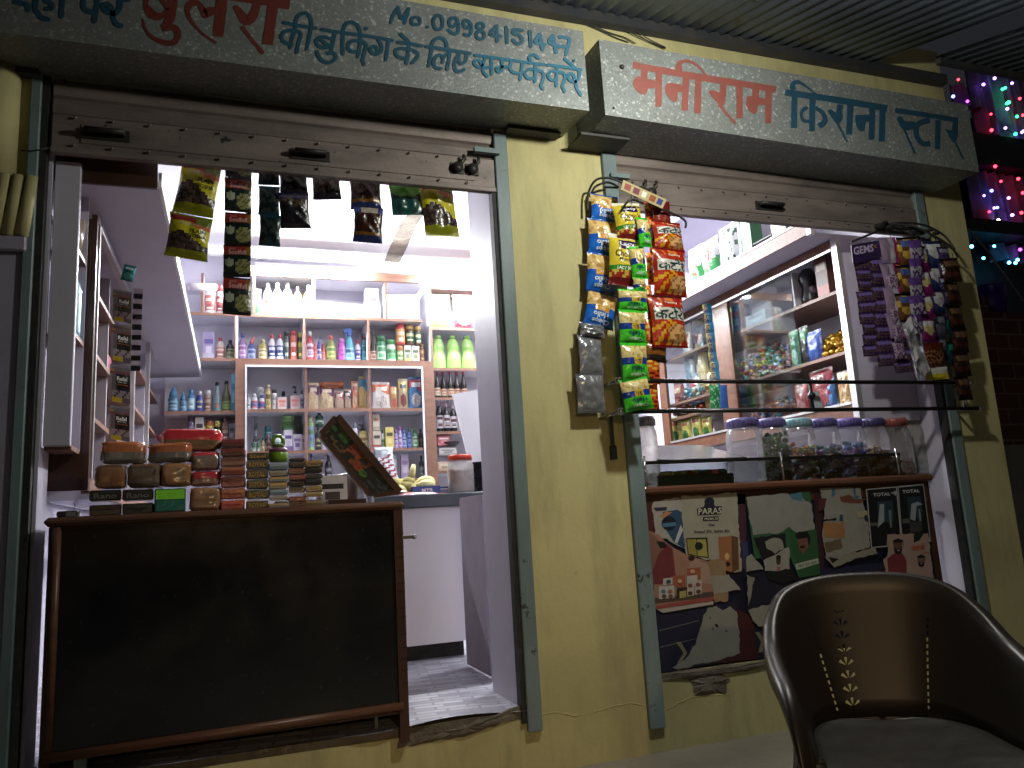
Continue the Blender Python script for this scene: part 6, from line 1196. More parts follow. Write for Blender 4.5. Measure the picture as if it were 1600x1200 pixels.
poster('green_poster', 'torn green and white poster with a moustached man\'s face', C1, [('#23643a', [(690, 150), (1062, 105), (1125, 590), (1000, 610), (940, 470), (740, 500)]), ('~#8c8f8a', [(690, 140), (880, 118), (1000, 130), (1075, 180), (1090, 330), (990, 350), (940, 310), (880, 350), (730, 360)]), ('#2a7a9a', [(940, 125), (1015, 108), (1020, 165), (960, 150)]), ('#1c5a30', [(930, 320), (985, 345), (1100, 325), (1125, 590), (1000, 610)]), ('#7a4a38', [(985, 365), (1055, 360), (1062, 420), (1025, 470), (1000, 440)]), ('#15120f', [(975, 360), (1000, 340), (1050, 340), (1068, 380), (1055, 430), (1048, 375), (990, 385)]), ('#1c1512', [(1005, 425), (1035, 422), (1035, 434), (1008, 438)]), ('#a8b0a0', [(975, 530), (1110, 495), (1115, 525), (985, 565)])], [('PROTEIN BAR', [(995, 552), (1105, 524), (1103, 508), (993, 536)], '#2a5a38')])
poster('torn_poster', 'ragged black and white poster remnants below the green poster', C1, [('~#11141a', [(735, 375), (920, 350), (945, 560), (1000, 610), (900, 640), (820, 620)]), ('~#909089', [(800, 400), (850, 375), (900, 390), (910, 440), (860, 470), (810, 440)]), ('~#97978f', [(790, 510), (940, 430), (945, 560), (800, 570)]), ('#4a3428', ell(878, 510, 14, 26)), ('#16181c', ell(878, 490, 15, 14)), ('#a05a4a', [(868, 545), (892, 545), (888, 570), (870, 570)]), ('~#90908a', [(690, 490), (720, 470), (790, 560), (690, 575)]), ('~#8c8c84', [(700, 800), (780, 770), (890, 765), (960, 790), (960, 900), (880, 900), (760, 895), (720, 840)]), ('~#84847c', [(690, 590), (740, 610), (720, 700), (700, 780)])], cat='paper scrap')
poster('torn_collage', 'ragged patch of white, orange and blue torn paper', C2, [('~#8f8f86', [(285, 195), (660, 195), (680, 300), (740, 560), (750, 740), (560, 800), (350, 840), (310, 640), (330, 420)]), ('~#5a1c1c', [(270, 290), (350, 290), (330, 390), (280, 410)]), ('~#7a3a24', [(470, 270), (560, 255), (620, 300), (740, 280), (650, 340), (520, 330), (480, 310)]), ('~#a8702a', [(320, 520), (510, 505), (520, 660), (330, 650)]), ('#2a6a98', [(400, 200), (430, 195), (430, 260), (395, 280)]), ('#2a6a98', [(600, 260), (655, 270), (640, 300), (600, 285)]), ('~#16486a', [(470, 440), (500, 440), (505, 500), (465, 500)]), ('#2a5a88', [(590, 190), (610, 190), (620, 260), (600, 250)]), ('~#14161c', [(300, 490), (440, 470), (440, 490), (300, 505)]), ('~#6a5a38', [(330, 700), (480, 660), (500, 740), (350, 790)]), ('~#8a8878', [(330, 830), (560, 800), (800, 740), (820, 800), (600, 850), (420, 930)]), ('#121419', [(365, 830), (460, 850), (400, 890)]), ('#a8a070', [(620, 410), (720, 400), (730, 460), (640, 470)]), ('#1c2a4a', ell(712, 470, 18, 30))], cat='paper scrap')
tot = [('#a8aaac', [(712, 205), (890, 188), (1000, 180), (1040, 620), (920, 735), (760, 748)]), ('#0b0f18', [(722, 212), (990, 190), (1028, 618), (920, 725), (768, 738)]), ('#1f3a4a', [(815, 320), (960, 310), (970, 500), (830, 520)]), ('#8fa0a4', [(840, 345), (880, 340), (880, 500), (820, 560)]), ('#6a7a80', [(920, 400), (945, 400), (950, 560), (935, 560)]), ('#5a584a', [(750, 515), (830, 510), (820, 540), (755, 545)]), ('#9aa4a8', [(935, 240), (1000, 215), (985, 270), (970, 250)])]
poster('black_poster', 'black tool poster with a torn TOTAL title', C2, tot, [('TOTAL', [(778, 275), (935, 262), (932, 232), (775, 243)], '#b0b4b8')])
tot2 = [('#a8aaac', [(1005, 178), (1245, 155), (1312, 690), (1300, 690), (1040, 640)]), ('#0b0f18', [(1012, 190), (1238, 168), (1300, 660), (1046, 640)]), ('#1f3a4a', [(1090, 280), (1210, 270), (1240, 460), (1110, 490)]), ('#8fa0a4', [(1130, 340), (1190, 320), (1235, 345), (1180, 360), (1165, 500), (1120, 480)]), ('#7a8a90', [(1195, 390), (1210, 390), (1222, 500), (1205, 510)]), ('#5a584a', [(1045, 480), (1110, 475), (1120, 515), (1050, 520)]), ('#3a3c40', [(1110, 510), (1220, 500), (1230, 590), (1120, 610)])]
poster('black_poster', 'black tool poster with a whole TOTAL title in a white border', C2, tot2, [('TOTAL', [(1046, 245), (1205, 232), (1202, 202), (1044, 214)], '#c0c4c8')])
def head(cx, cy_, k, skin='#6a4232'): return [(skin, ell(cx, cy_, 34*k, 50*k)), ('#140f0d', [(cx-38*k, cy_-10*k), (cx-36*k, cy_-50*k), (cx, cy_-66*k), (cx+36*k, cy_-50*k), (cx+40*k, cy_-8*k), (cx+30*k, cy_-34*k), (cx-28*k, cy_-34*k)]), ('#1c1310', [(cx-22*k, cy_+10*k), (cx+22*k, cy_+10*k), (cx+30*k, cy_+2*k), (cx+26*k, cy_+44*k), (cx, cy_+56*k), (cx-26*k, cy_+44*k), (cx-30*k, cy_+2*k)]), ('#b8a8a0', [(cx-10*k, cy_+20*k), (cx+14*k, cy_+18*k), (cx+2*k, cy_+30*k)])]
poster('spice_poster', 'pale pink spice poster with a bearded man in red', C2, [('~#a88a7c', [(905, 625), (1140, 615), (1285, 610), (1335, 1040), (900, 1040), (870, 850), (910, 810)]), ('#14241a', [(1150, 620), (1245, 612), (1200, 680), (1150, 700)]), ('#7a1c26', [(905, 850), (960, 800), (1050, 800), (1085, 870), (1085, 1040), (920, 1040)])]+head(1005, 740, 1.25)+head(1218, 870, .95, '#7a5644'), [('मसाले', [(1130, 775), (1250, 765), (1245, 705), (1125, 715)], '#a8442c'), ('के साथ', [(1225, 800), (1290, 795), (1288, 778), (1222, 782)], '#a8442c')])

# glass guard on the counter, slanted show case, jars
gg = thing('glass_guard', 'low black glass guard standing along the sales counter top', 'glass guard', (0, 0, 0))
zg = AY(1200, 717, -.0).z
xg0, xg1 = AY(1003, 720, 0).x, AY(1404, 712, 0).x
MB().box((xg0, -.012, zg-.008), (xg1, .004, zg+.008)).obj('top_rail', 'rail_black', gg)
MB().box((xg0, -.006, zr+.001), (xg1, -.002, zg-.009)).obj('glass_pane', 'glass_dark', gg)
for px in (1008, 1223, 1404): p = AY(px, 735, -.012); MB().tube([(p.x, -.012, zr+.001), (p.x, -.012, zg+.03)], .006, 8).obj('guard_post', 'steel', gg)
sc = thing('show_case', 'shallow glass show case with a tilted mirror like lid on the sales counter', 'show case', (0, 0, 0))
lid = [AY(1027, 720, .03), AY(1166, 716, .03), AY(1098, 697, .34), AY(1024, 698, .34)]
MB().slab(lid, (0, 0, .006), (.8, .8, .8)).obj('glass_lid', 'steel', sc)
for a_, b_ in ((0, 1), (1, 2), (2, 3)): MB().tube([lid[a_], lid[b_]], .006, 6).obj('lid_edge', 'rail_black', sc)
MB().box((lid[0].x, .035, zr+.001), (lid[1].x-.08, .33, zr+.05), '#3a4a4a').obj('tray', 'plastic', sc)
m = MB(); rr = random.Random(8)
for k in range(60): x = rr.uniform(lid[0].x+.02, lid[1].x-.12); m.box((x-.018, rr.uniform(.04, .1), zr+.05), (x+.018, rr.uniform(.12, .3), zr+.062+rr.uniform(0, .012)), rr.choice(['#2a6a48', '#8a3a3a', '#3a5a6a', '#6a6a3a', '#30303a']))
m.obj('sweets_in_case', 'print_film', None, label='flat rows of coloured sweets lying inside the show case', cat='sweets', kind='stuff')
JG = 'clear sweet jars on the sales counter'
def bigjar(x, y, r, h, lidc, label, fill=None, milky=False, z=None, ribs=True):
    z = zr+.001 if z is None else z
    t = thing('sweet_jar', label, 'jar', (x, y, z), JG)
    p = [(r*.9, 0, W_), (r, .012, W_)]; n = 5
    for k in range(n): zz = .02+(h*.66-.02)*k/n; p += [(r, zz, W_), (r*(.97 if ribs else 1), zz+.006, W_), (r, zz+.014, W_)]
    p += [(r, h*.7, W_), (r*.93, h*.79, W_), (r*.8, h*.85, W_), (r*.79, h*.87, W_)]
    MB().lathe(p, 24).obj('jar_body', 'jar_milky' if milky else 'jar_clear', t)
    m = MB(); q = [(r*.86, h*.86, lidc), (r*.88, h*.97, lidc), (r*.8, h, lidc)]; m.lathe(q, 24)
    for k in range(24): an = 2*math.pi*k/24; m.box((r*.88*math.cos(an)-.003, r*.88*math.sin(an)-.003, h*.87), (r*.88*math.cos(an)+.003, r*.88*math.sin(an)+.003, h*.96), shade(lidc, .8))
    m.obj('lid', 'plastic', t)
    if fill:
        cols, lvl, nm, lb, leafy = fill; m = MB(); rr = random.Random(int(x*997))
        for k in range(150 if not leafy else 220):
            a_ = rr.uniform(0, 6.28); rad = r*.86*math.sqrt(rr.random()); zz = rr.uniform(.012, lvl*h*(1-.25*rr.random())); cx_, cy2 = rad*math.cos(a_), rad*math.sin(a_)
            if leafy: m.ball((cx_, cy2, zz), .016, 5, 3, rr.choice(cols), (1.3, .5, .9))
            else: m.ball((cx_, cy2, zz), rr.uniform(.011, .016), 6, 4, rr.choice(cols), (1.3, 1, .8))
        m.obj(nm, 'print_film', None, (x, y, z), label=lb, cat='sweets', kind='stuff')
    return t
PL, TL, RL, DL = H('#625a92'), H('#84a8b4'), H('#8e4f4a'), H('#4c4670')
jars = [(1140, 1187, PL, 'clear jar with purple lid nearest the tilted mirror lid', None), (1188, 1229, PL, 'clear jar with purple lid holding dark green leaves', (['#2f7a24', '#1f5a1c', '#3f8a30', '#174414'], .80, 'betel_leaves', 'dark green leaves filling a purple lidded jar', True)), (1230, 1270, TL, 'clear jar with pale teal lid', (['#8a3a7a', '#c8903a', '#3a8ab0', '#b83a4a', '#8a9a3a'], .62, 'wrapped_sweets', 'colourful wrapped sweets in the teal lidded jar', False)), (1270, 1309, PL, 'clear jar with purple lid just after the teal lidded one', (['#2a8a9a', '#4a3a98', '#a85a3a', '#14504a'], .6, 'wrapped_sweets', 'teal and brown sweets in the jar after the teal lidded one', False)), (1309, 1348, H('#6a5fa2'), 'clear jar with bright violet lid', (['#5a5ac0', '#3a7aa8', '#7a3a8a'], .62, 'wrapped_sweets', 'violet and blue sweets under the bright violet lid', False)), (1348, 1384, DL, 'clear jar with dark indigo lid', (['#5a2a24', '#8a5a34', '#3a1c18'], .52, 'wrapped_sweets', 'brown sweets under the dark indigo lid', False)), (1384, 1419, RL, 'clear jar with red lid', (['#6a4a34', '#8a5a44'], .28, 'wrapped_sweets', 'tan sweets under the red lid', False))]
for k, (xa_, xb_, lc, lb, fl_) in enumerate(jars):
    yj = .13; p, q = AY(xa_, 700, yj), AY(xb_, 700, yj); zt_ = AY((xa_+xb_)/2, 655, yj).z
    bigjar((p.x+q.x)/2, yj, (q.x-p.x)*.5, zt_-zr, lc, lb, fl_)
p, q = AY(1398, 700, .26), AY(1440, 700, .26); bigjar((p.x+q.x)/2, .26, (q.x-p.x)/2, AY(1418, 650, .26).z-zr, H('#8a8a94'), 'grey milky jar with blue bottom at the far counter end', (['#1f6a98', '#2a80a8'], .25, 'wrapped_sweets', 'blue sweets in the grey milky jar', False), True)
p, q = AY(994, 700, .10), AY(1026, 700, .10); bigjar((p.x+q.x)/2, .10, (q.x-p.x)/2, AY(1010, 652, .10).z-zr, H('#6a6a70'), 'milky jar standing alone behind the guide channel', None, True)
# second tier of jars behind
for xa_, xb_, yt_, lc, lb, colr in ((1339, 1386, 583, H('#b89a1c'), 'white tub with yellow lid and red label, behind the jars', '#b8b4ac'), (1386, 1422, 592, H('#8a8478'), 'cream tub behind the jars beside the yellow lidded tub', '#a89a84')):
    y_ = .36; p, q = AY(xa_, 620, y_), AY(xb_, 620, y_); r = (q.x-p.x)/2; h = AY((xa_+xb_)/2, yt_, y_).z-zr
    t = thing('storage_tub', lb, 'tub', ((p.x+q.x)/2, y_, zr+.001)); MB().lathe([(r*.92, 0, colr), (r, .02, colr), (r, h*.86, colr), (r*.9, h*.92, colr)], 22).obj('tub_body', 'plastic', t); MB().lathe([(r*.95, h*.9, lc), (r*.96, h*.98, lc), (r*.86, h, lc)], 22).obj('lid', 'plastic', t)
    if colr == '#b8b4ac':
        g = MB(); zz0, zz1 = AY(1365, 631, y_).z-zr, AY(1365, 603, y_).z-zr; A = [2.45-.28*k for k in range(6)]
        g.add([(-r*1.006*math.cos(-a_+.0), -r*1.006*math.sin(a_), z) for z in (zz0, zz1) for a_ in A], [(k, k+1, k+7, k+6) for k in range(5)], ['#8a2420', '#8a2420', '#8a2420', '#a86a2a', '#c88a3a']); g.obj('label_sheet', 'print_paper', t)

# ------------------------------------------------------------------ CABINETS WITH SLIDING GLASS (along the far side wall)
XCB = 3.20
gl = thing('glass_cabinet', 'wall cabinet with sliding glass doors and wooden frame seen through the sales window', 'cabinet', (0, 0, 0))
yn, yd0, yd1, yf = .19, AX(1150, 600, XCB).y, AX(1132, 600, XCB).y, AX(1046, 660, XCB).y
zb_, zt_ = AX(1090, 684, XCB).z, AX(1200, 437, XCB).z
MB().box((XR-.03, yn, zb_-.06), (XR-.012, 3.2, zt_+.1)).obj('back_panel', 'lilac_white', gl)
MB().box((XCB, yn, zb_-.075), (XCB+.02, yf+.1, zb_)).box((XCB+.0, yn, zt_), (XCB+.02, yf+.1, zt_+.055)).obj('frame_rail', 'wood_brown', gl)
MB().box((XCB-.004, yn-.03, zb_-.10), (XCB+.03, yn+.012, zt_+.06)).obj('end_post', 'alu', gl)
MB().box((XCB+.031, yn-.025, zb_-.10), (XR-.031, yn, zt_+.06)).obj('end_board', 'lilac', gl)
MB().box((XCB-.002, min(yd0, yd1), zb_), (XCB+.022, max(yd0, yd1)+.05, zt_)).obj('middle_post', 'wood_brown', gl)
MB().box((XCB-.002, yf, zb_), (XCB+.022, yf+.1, zt_)).obj('far_post', 'wood_brown', gl)
MB().box((XCB-.008, yn+.013, zb_), (XCB-.0005, yf, zb_+.014)).box((XCB-.008, yn+.013, zt_-.014), (XCB-.0005, yf, zt_)).obj('glass_track', 'alu', gl)
zs = [AX(1303, 456, XCB+.05).z, AX(1320, 549, XCB+.05).z, AX(1300, 634, XCB+.05).z]
for z in zs[:2]: MB().box((XCB+.04, yn+.001, z-.018), (XR-.031, yf+.08, z)).obj('shelf', 'wood_edge', gl)
MB().box((XCB+.04, yn+.001, zb_-.03), (XR-.031, yf+.08, zb_-.002)).box((XCB+.045, yn+.001, zs[2]-.016), (XR-.031, .62, zs[2])).obj('shelf', 'wood_edge', gl)
for y in (.62, .64): MB().box((XCB+.06, y, zs[0]+.001), (XR-.031, y+.012, zt_)).obj('divider', 'lilac_white', gl) if y == .62 else None
ya_, yb_ = AX(1240, 500, XCB).y, AX(1122, 500, XCB).y
MB().box((XCB+.003, ya_, zb_+.015), (XCB+.008, max(ya_+.3, yb_), zt_-.015)).obj('glass_door', 'glass', gl)
MB().box((XCB+.012, AX(1215, 500, XCB).y, zb_+.015), (XCB+.017, AX(1175, 500, XCB).y+.12, zt_-.015)).obj('glass_door', 'glass', gl)
MB().box((XCB+.003, max(yd0, yd1)+.06, zb_+.015), (XCB+.008, yf, zt_-.015)).obj('glass_door', 'glass', gl)
lo = thing('wall_loft', 'brown edged loft shelf above the sliding glass cabinet', 'loft', (0, 0, 0)); XLO = 3.0
zl0, zl1 = AX(1170, 414, XLO).z, AX(1170, 391, XLO).z
MB().box((XLO+.013, .17, zl0), (XR-.001, 3.0, zl0+.02)).obj('floor_board', 'lilac', lo)
MB().box((XLO, .165, zl0-.002), (XLO+.012, 3.0, zl1-.012)).obj('edge_board', 'wood_edge', lo)
MB().box((XLO-.004, .16, zl1-.0115), (XLO+.03, 3.0, zl1)).box((XLO-.004, .12, zl0-.01), (XLO+.03, .159, zl1+.05)).obj('white_trim', 'laminate_white', lo)
MB().box((XR-.02, .17, zl0+.021), (XR-.001, 3.0, 3.2)).obj('back_panel', 'lilac_white', lo)
for y in (AX(1160, 385, XLO+.06).y, 2.2): MB().box((XLO+.05, y, zl0+.021), (XR-.021, y+.018, 3.1)).obj('divider', 'lilac_white', lo)
MB().box((XLO+.05, .17, 3.1), (XR-.001, 3.0, 3.12)).obj('upper_board', 'lilac', lo)
zlo = zl0+.021
def side(kind, x0_, x1_, yt_, X, z, c, name, label, extra=0):
    p, q = AX(x0_, yt_, X), AX(x1_, yt_, X); w = abs(p.y-q.y)*.96; h = (p.z+q.z)/2-z
    return mk(kind, w, max(.02, h), c, name, (X+extra, (p.y+q.y)/2, z), label, name.split('_')[-1], rz=R_(-90))
XG = XLO+.10
fd = lambda u, v: H('#1f6a34') if v < .34+.25*u else H('#9a9a9e')
for k, (xa_, xb_, yt_, lb) in enumerate(((1078, 1101, 384, 'white and green flour bag lettered in red, behind the red snack packets'), (1101, 1126, 371, 'white and green flour bag lettered in red, with a raised peaked top'))):
    p, q = AX(xa_, 420, XG), AX(xb_, 410, XG); w = abs(p.y-q.y); h = AX((xa_+xb_)/2, yt_, XG).z-zlo
    pm = pouch(w, h, .09, fd, k+2); o = pm.obj('flour_bag', 'print_film', None, (XG, (p.y+q.y)/2, zlo), rot=(0, 0, R_(-90)), label=lb, cat='bag')
    pouch_text(pm, 'मो:', .22, .52, .82, .82, '#b03a34').obj('lettering', 'print_paper', o); pouch_text(pm, 'ATTA', .3, .36, .7, .45, '#7a2a2a').obj('lettering', 'print_paper', o)
pm = None
p, q = AX(1127, 400, XG), AX(1155, 385, XG)
pm = pouch(abs(p.y-q.y), AX(1140, 350, XG).z-zlo, .09, lambda u, v: H('#989c98') if nz(u, v, 11) < .18 else H('#1c3a2a'), 7); pm.obj('dotted_bag', 'print_film', None, (XG, (p.y+q.y)/2, zlo), rot=(0, 0, R_(-90)), label='white bag printed with dark green leaves on the loft', cat='bag')
side('box', 1160, 1179, 337, XG, zlo, ('#2a8a48', '#b8c020', '#3a9a58', '#c8d8c0'), 'green_carton', 'green carton with yellow foot on the loft')
m = MB()
for k in range(4): m.box((-.06, -.12, k*.035), (.06, .12, k*.035+.03), '#1c1a1c' if k % 2 else '#2a2628', .012)
m.obj('tray_stack', 'plastic', None, (XG+.02, AX(1194, 360, XG).y, zlo), label='stack of black wavy trays on the loft', cat='trays')
side('box', 1206, 1213, 345, XG, zlo, ('#b02a38', '#b02a38', '#c84a50', '#e0c8c8'), 'red_carton', 'thin red carton at the end of the loft row')
side('box', 1213, 1236, 345, XG, zlo, ('#c0bcb8', '#a8a4a0', '#b0acb0', '#8a8688'), 'white_carton', 'white carton at the near end of the loft')
# candy heaps: too many sweets to count
def heap(name, label, x0_, x1_, y0_, y1_, X, z, cols, n, s=.02, hgt=.1, kind='stuff'):
    a_, b_ = AX(x0_, y1_, X).y, AX(x1_, y1_, X).y; lo_y, hi_y = min(a_, b_), max(a_, b_); m = MB(); rr = random.Random(int(x0_))
    for k in range(n):
        t = rr.random(); y = lo_y+(hi_y-lo_y)*t; x = X+rr.uniform(0, .22); zz = z+s*.5+hgt*rr.random()*(.5+.5*math.sin(math.pi*t))*(.55+2*(x-X)); c = rr.choice(cols); d = Vector((rr.uniform(-1, 1), rr.uniform(-1, 1), rr.uniform(-.5, .5))).normalized()*s
        m.ball((x, y, zz), s*.72, 6, 4, c, (1, 1.1, .8))
        for sg in (-1, 1):
            e = Vector((x, y, zz))+d*sg*.6; f_ = Vector((x, y, zz))+d*sg*1.5; w_ = Vector((-d.y, d.x, s*.3))*.55; m.add([e, f_+w_, f_-w_], [(0, 1, 2)], c)
    return m.obj(name, 'print_foil', None, label=label, cat='sweets', kind=kind)
XI = XCB+.10
heap('sweets_heap', 'big mixed heap of wrapped sweets behind the sliding glass', 1136, 1226, 515, 590, XI-.03, zs[1], ['#b04a3a', '#c8b03a', '#3a8a4a', '#4a5ab0', '#d8d0c0', '#c86a8a', '#7a2a2a', '#3a9a9a'], 460, .026, .27)
heap('sweets_heap', 'heap of gold wrapped toffees at the open end of the shelf', 1272, 1322, 495, 555, XI, zs[1], ['#b8902a', '#d0a83a', '#8a6818', '#c89a30'], 190, .026, .2)
heap('sweets_heap', 'blue and copper wrapped sweets on the low shelf behind glass', 1160, 1232, 605, 650, XI, zb_, ['#2a8ab8', '#b06a4a', '#8a4a6a', '#a85a3a', '#5a5aa0', '#c88a6a'], 360, .025, .19)
heap('sweets_heap', 'red brown chocolate bars heaped in the far glass bay', 1050, 1096, 590, 640, XI, AX(1090, 642, XI).z-.02, ['#6a2a1a', '#a84a28', '#b86a3a', '#4a1c14'], 150, .032, .14)
heap('sweets_heap', 'pale sachets heaped on the top shelf of the far glass bay', 1060, 1110, 520, 560, XI, zs[1], ['#c8c0b0', '#b8a070', '#4a8aa0', '#8a7a5a', '#3a6a8a'], 150, .032, .15)
for k, (x0_, x1_, yt_, z, c, nm, lb) in enumerate(((1231, 1247, 517, zs[1], ('#1f7a4a', '#4a9a68', '#a8d0b0', '#14502f'), 'green_packet', 'stacked green packets nearest the glass, open shelf'), (1247, 1262, 510, zs[1], ('#16201c', '#1f6a3a', '#2a2a2a', '#3a8a58'), 'black_packet', 'black and green packets between green and blue ones'), (1258, 1284, 517, zs[1], ('#1a4ab8', '#2a60d0', '#3a70d8', '#1a3a88'), 'blue_packet', 'bright blue sweet packet beside the gold toffees'), (1262, 1302, 577, zs[2], ('#8a1c28', '#a82a38', '#b84a50', '#6a141c'), 'red_packet', 'dark red packet behind the upper rail'), (1240, 1262, 600, zb_, ('#b03a48', '#c85a68', '#d89098', '#8a2a38'), 'red_tub', 'clear red packet behind the payment card'), (1306, 1330, 580, zs[2], ('#b88a4a', '#d8b83a', '#c8a868', '#8a5a28'), 'yellow_packet', 'gold and yellow packet near the white post, above the rail'), (1283, 1304, 590, zs[2], ('#1a60a8', '#2a78c0', '#4a90d0', '#12407a'), 'blue_packet', 'blue packet between red and yellow ones'), (1310, 1333, 612, zb_, ('#b89048', '#e0c030', '#c8a060', '#8a5a28'), 'yellow_packet', 'gold and yellow packet near the white post, between the rails'))): side('pouch', x0_, x1_, yt_, XI, z+.001, c, nm, lb)
for k in range(4): side('pouch', 1048+k*16, 1064+k*16, 652+(k % 2)*4-k*2, XI, zb_+.001, ('#c8b018', '#d8c82a', '#3a7a28', '#b03a28'), 'noodle_packet', ['yellow noodle packet at the far end of the far glass bay', 'second yellow noodle packet from the far end', 'third yellow noodle packet from the far end', 'yellow noodle packet beside the middle post'][k])
for k, (x0_, x1_, yt_, zz, c_, lb_) in enumerate(((1062, 1080, 500, 1, ('#a8b0b8', '#c8c4b8', '#6a8aa0', '#b04a38'), 'pale sachet bundle'), (1082, 1100, 498, 1, ('#b89a4a', '#3a6a8a', '#c8b078', '#7a2a20'), 'mustard sachet bundle'), (1052, 1068, 596, 3, ('#7a3020', '#a8482a', '#c86a40', '#e0c090'), 'rust red packet'), (1074, 1094, 586, 3, ('#3a8a9a', '#c8d0d4', '#5aa8b0', '#b03a48'), 'turquoise and white packet'), (1096, 1112, 580, 3, ('#b8983a', '#8a5a28', '#d0b868', '#4a2a18'), 'golden packet'))):
    side('pouch', x0_, x1_, yt_, XI+.04, (zs[1] if zz == 1 else AX(1090, 642, XI).z-.02)+.001, c_, 'shelf_packet', lb_+' in the far glass bay, '+('upper shelf' if zz == 1 else 'lower shelf'))
MB().box((XCB+.04, max(yd0, yd1)+.05, AX(1090, 642, XI).z-.04), (XR-.031, yf+.08, AX(1090, 642, XI).z-.0205)).obj('shelf', 'wood_edge', gl)
side('box', 1277, 1296, 395, XI, zs[0]+.001, ('#6a3a2a', '#a83a20', '#5a4a3a', '#c8b8a0'), 'maroon_packet', 'brown packet pile on the open top shelf')
m = MB().lathe([(.05, 0, K_), (.055, .05, K_), (.04, .12, K_), (.06, .18, K_), (.03, .24, K_)], 16); m.ball((0, -.03, .10), .03, 8, 6, '#8a8088'); m.obj('black_speaker', 'plastic', None, (XI+.05, AX(1256, 470, XI).y, zs[0]+.001), label='black round device on the top cabinet shelf', cat='device')
side('box', 1148, 1163, 478, XI, zs[0]+.001, ('#5a8ac0', '#4a78b0', '#a8c8e0', '#c84a58'), 'blue_carton', 'blue and white carton behind glass, top shelf'); side('box', 1172, 1205, 489, XI, zs[0]+.001, ('#8aa8c4', '#7aa0c8', '#c8d8e4', '#3a5a8a'), 'pale_carton', 'pale blue carton behind glass, top shelf'); side('box', 1136, 1146, 482, XI, zs[0]+.001, ('#6a4a98', '#5a3a88', '#a890c8', '#e0d8e8'), 'purple_carton', 'purple carton behind glass, top shelf')
hang('sachet_strip', 'multicolour sachet strip hanging at the middle post of the glass cabinet', 1.30, [(1099+1.9*k, 1112+1.9*k, 474+15*k, 489+15*k) for k in range(9)], B(lambda u, v: H('#3a9ac8') if u > .55 else (H('#c8b85a') if nz(u, v, 7) > 0 else H('#5a6a9a')), .015, 'print_film', 8, 8), wire=False)
hang('sachet_strip', 'green sachets hanging low at the middle post', 1.28, [(1110, 1126, 602, 622), (1111, 1127, 622, 642)], B(lambda u, v: H('#2a8a4a') if nz(u, v, 6) > -.2 else H('#a8d0b0'), .02, 'print_film', 8, 8), wire=False)
hang('sachet_strip', 'blue sachets hanging beside the low green ones', 1.28, [(1125, 1139, 602, 642)], B(lambda u, v: H('#3a68b0'), .02, 'print_film', 8, 8), wire=False)
dr = thing('dark_rack', 'dark rack of bottles in the shade between pillar and glass cabinet', 'rack', (0, 0, 0))
MB().box((2.30, 2.85, .3), (2.32, 3.2, 2.0)).box((2.9, 2.85, .3), (2.92, 3.2, 2.0)).box((2.321, 2.85, 1.26), (2.899, 3.19, 1.28)).box((2.321, 2.85, 1.62), (2.899, 3.19, 1.64)).box((2.30, 3.2, .3), (2.92, 3.215, 2.0)).obj('rack_frame', 'wood_dark', dr)
for k in range(5): mk('bottle', .075, .25, (('#14161c', '#3a1418')[k % 2], '#101014', ('#2a3a6a', '#5a1c28')[k % 2], '#a8a8b0'), 'dark_bottle', (2.40+k*.105, 3.0, 1.281), ['black bottle', 'maroon bottle', 'black bottle', 'maroon bottle', 'black bottle'][k]+' in the dark rack, '+['nearest the pillar', 'second from the pillar', 'third from the pillar', 'fourth from the pillar', 'farthest from the pillar'][k], 'bottle')
# ================================================================== LEFT EDGE, RIGHT NEIGHBOURS
pc = thing('pilaster_column', 'round yellow column with a fluted block and purple painted shaft at the shop corner', 'column', (0, 0, 0))
xa_ = AY(27, 200, -.03).x; m = MB(); m.tube([(xa_-.07, -.01, 2.36), (xa_-.07, -.01, 2.80)], .07, 20); m.obj('upper_shaft', 'wall_yellow', pc)
m = MB()
for k in range(7): x = xa_+.03-k*.042; m.tube([(x, -.02, 2.135), (x+.03, -.045, 2.36)], [.024, .02], 10)
m.obj('fluted_block', 'wall_yellow', pc)
xb_ = AY(19, 700, -.02).x
MB().box((xb_-.3, -.035, 2.075), (xb_+.012, -.001, 2.135), bev=.006).box((xb_-.3, -.010, 0), (xb_, -.001, 2.0745), bev=.004).obj('lower_shaft', 'purple_paint', pc)
# twisted wire ends on the facade
MB().tube([tuple(AY(a_, b_, -.03)) for a_, b_ in ((32, 235), (50, 236), (76, 231))], .003, 5).obj('wire_end', 'cable', None, label='short wire end sticking out beside the green channel near the yellow column', cat='wire')
def brickmat():
    m, nt, b = newmat('brick_wall'); tc = N(nt, 'ShaderNodeTexCoord'); sx = N(nt, 'ShaderNodeSeparateXYZ'); nt.links.new(tc.outputs['Object'], sx.inputs[0])
    cx = N(nt, 'ShaderNodeCombineXYZ'); nt.links.new(sx.outputs[0], cx.inputs[0]); nt.links.new(sx.outputs[2], cx.inputs[1])
    br = N(nt, 'ShaderNodeTexBrick'); br.inputs['Scale'].default_value = 1; br.inputs['Brick Width'].default_value = .27; br.inputs['Row Height'].default_value = .115; br.inputs['Mortar Size'].default_value = .008
    br.inputs['Color1'].default_value = (.15, .05, .04, 1); br.inputs['Color2'].default_value = (.10, .04, .032, 1); br.inputs['Mortar'].default_value = (.26, .17, .15, 1); nt.links.new(cx.outputs[0], br.inputs[0])
    c = mixc(nt, ramp(nt, [(.5, (0, 0, 0)), (.72, (.7, .7, .7))], noise(nt, 3, 6)), br.outputs[0], (.10, .09, .085)); nt.links.new(c, b.inputs['Base Color']); b.inputs['Roughness'].default_value = .9
    addbump(nt, b, br.outputs[1], -.4, .01)
brickmat()
bw = thing('brick_wall', 'rough red brick boundary wall on a pale plastered base beyond the shop corner', 'wall', (0, 0, 0))
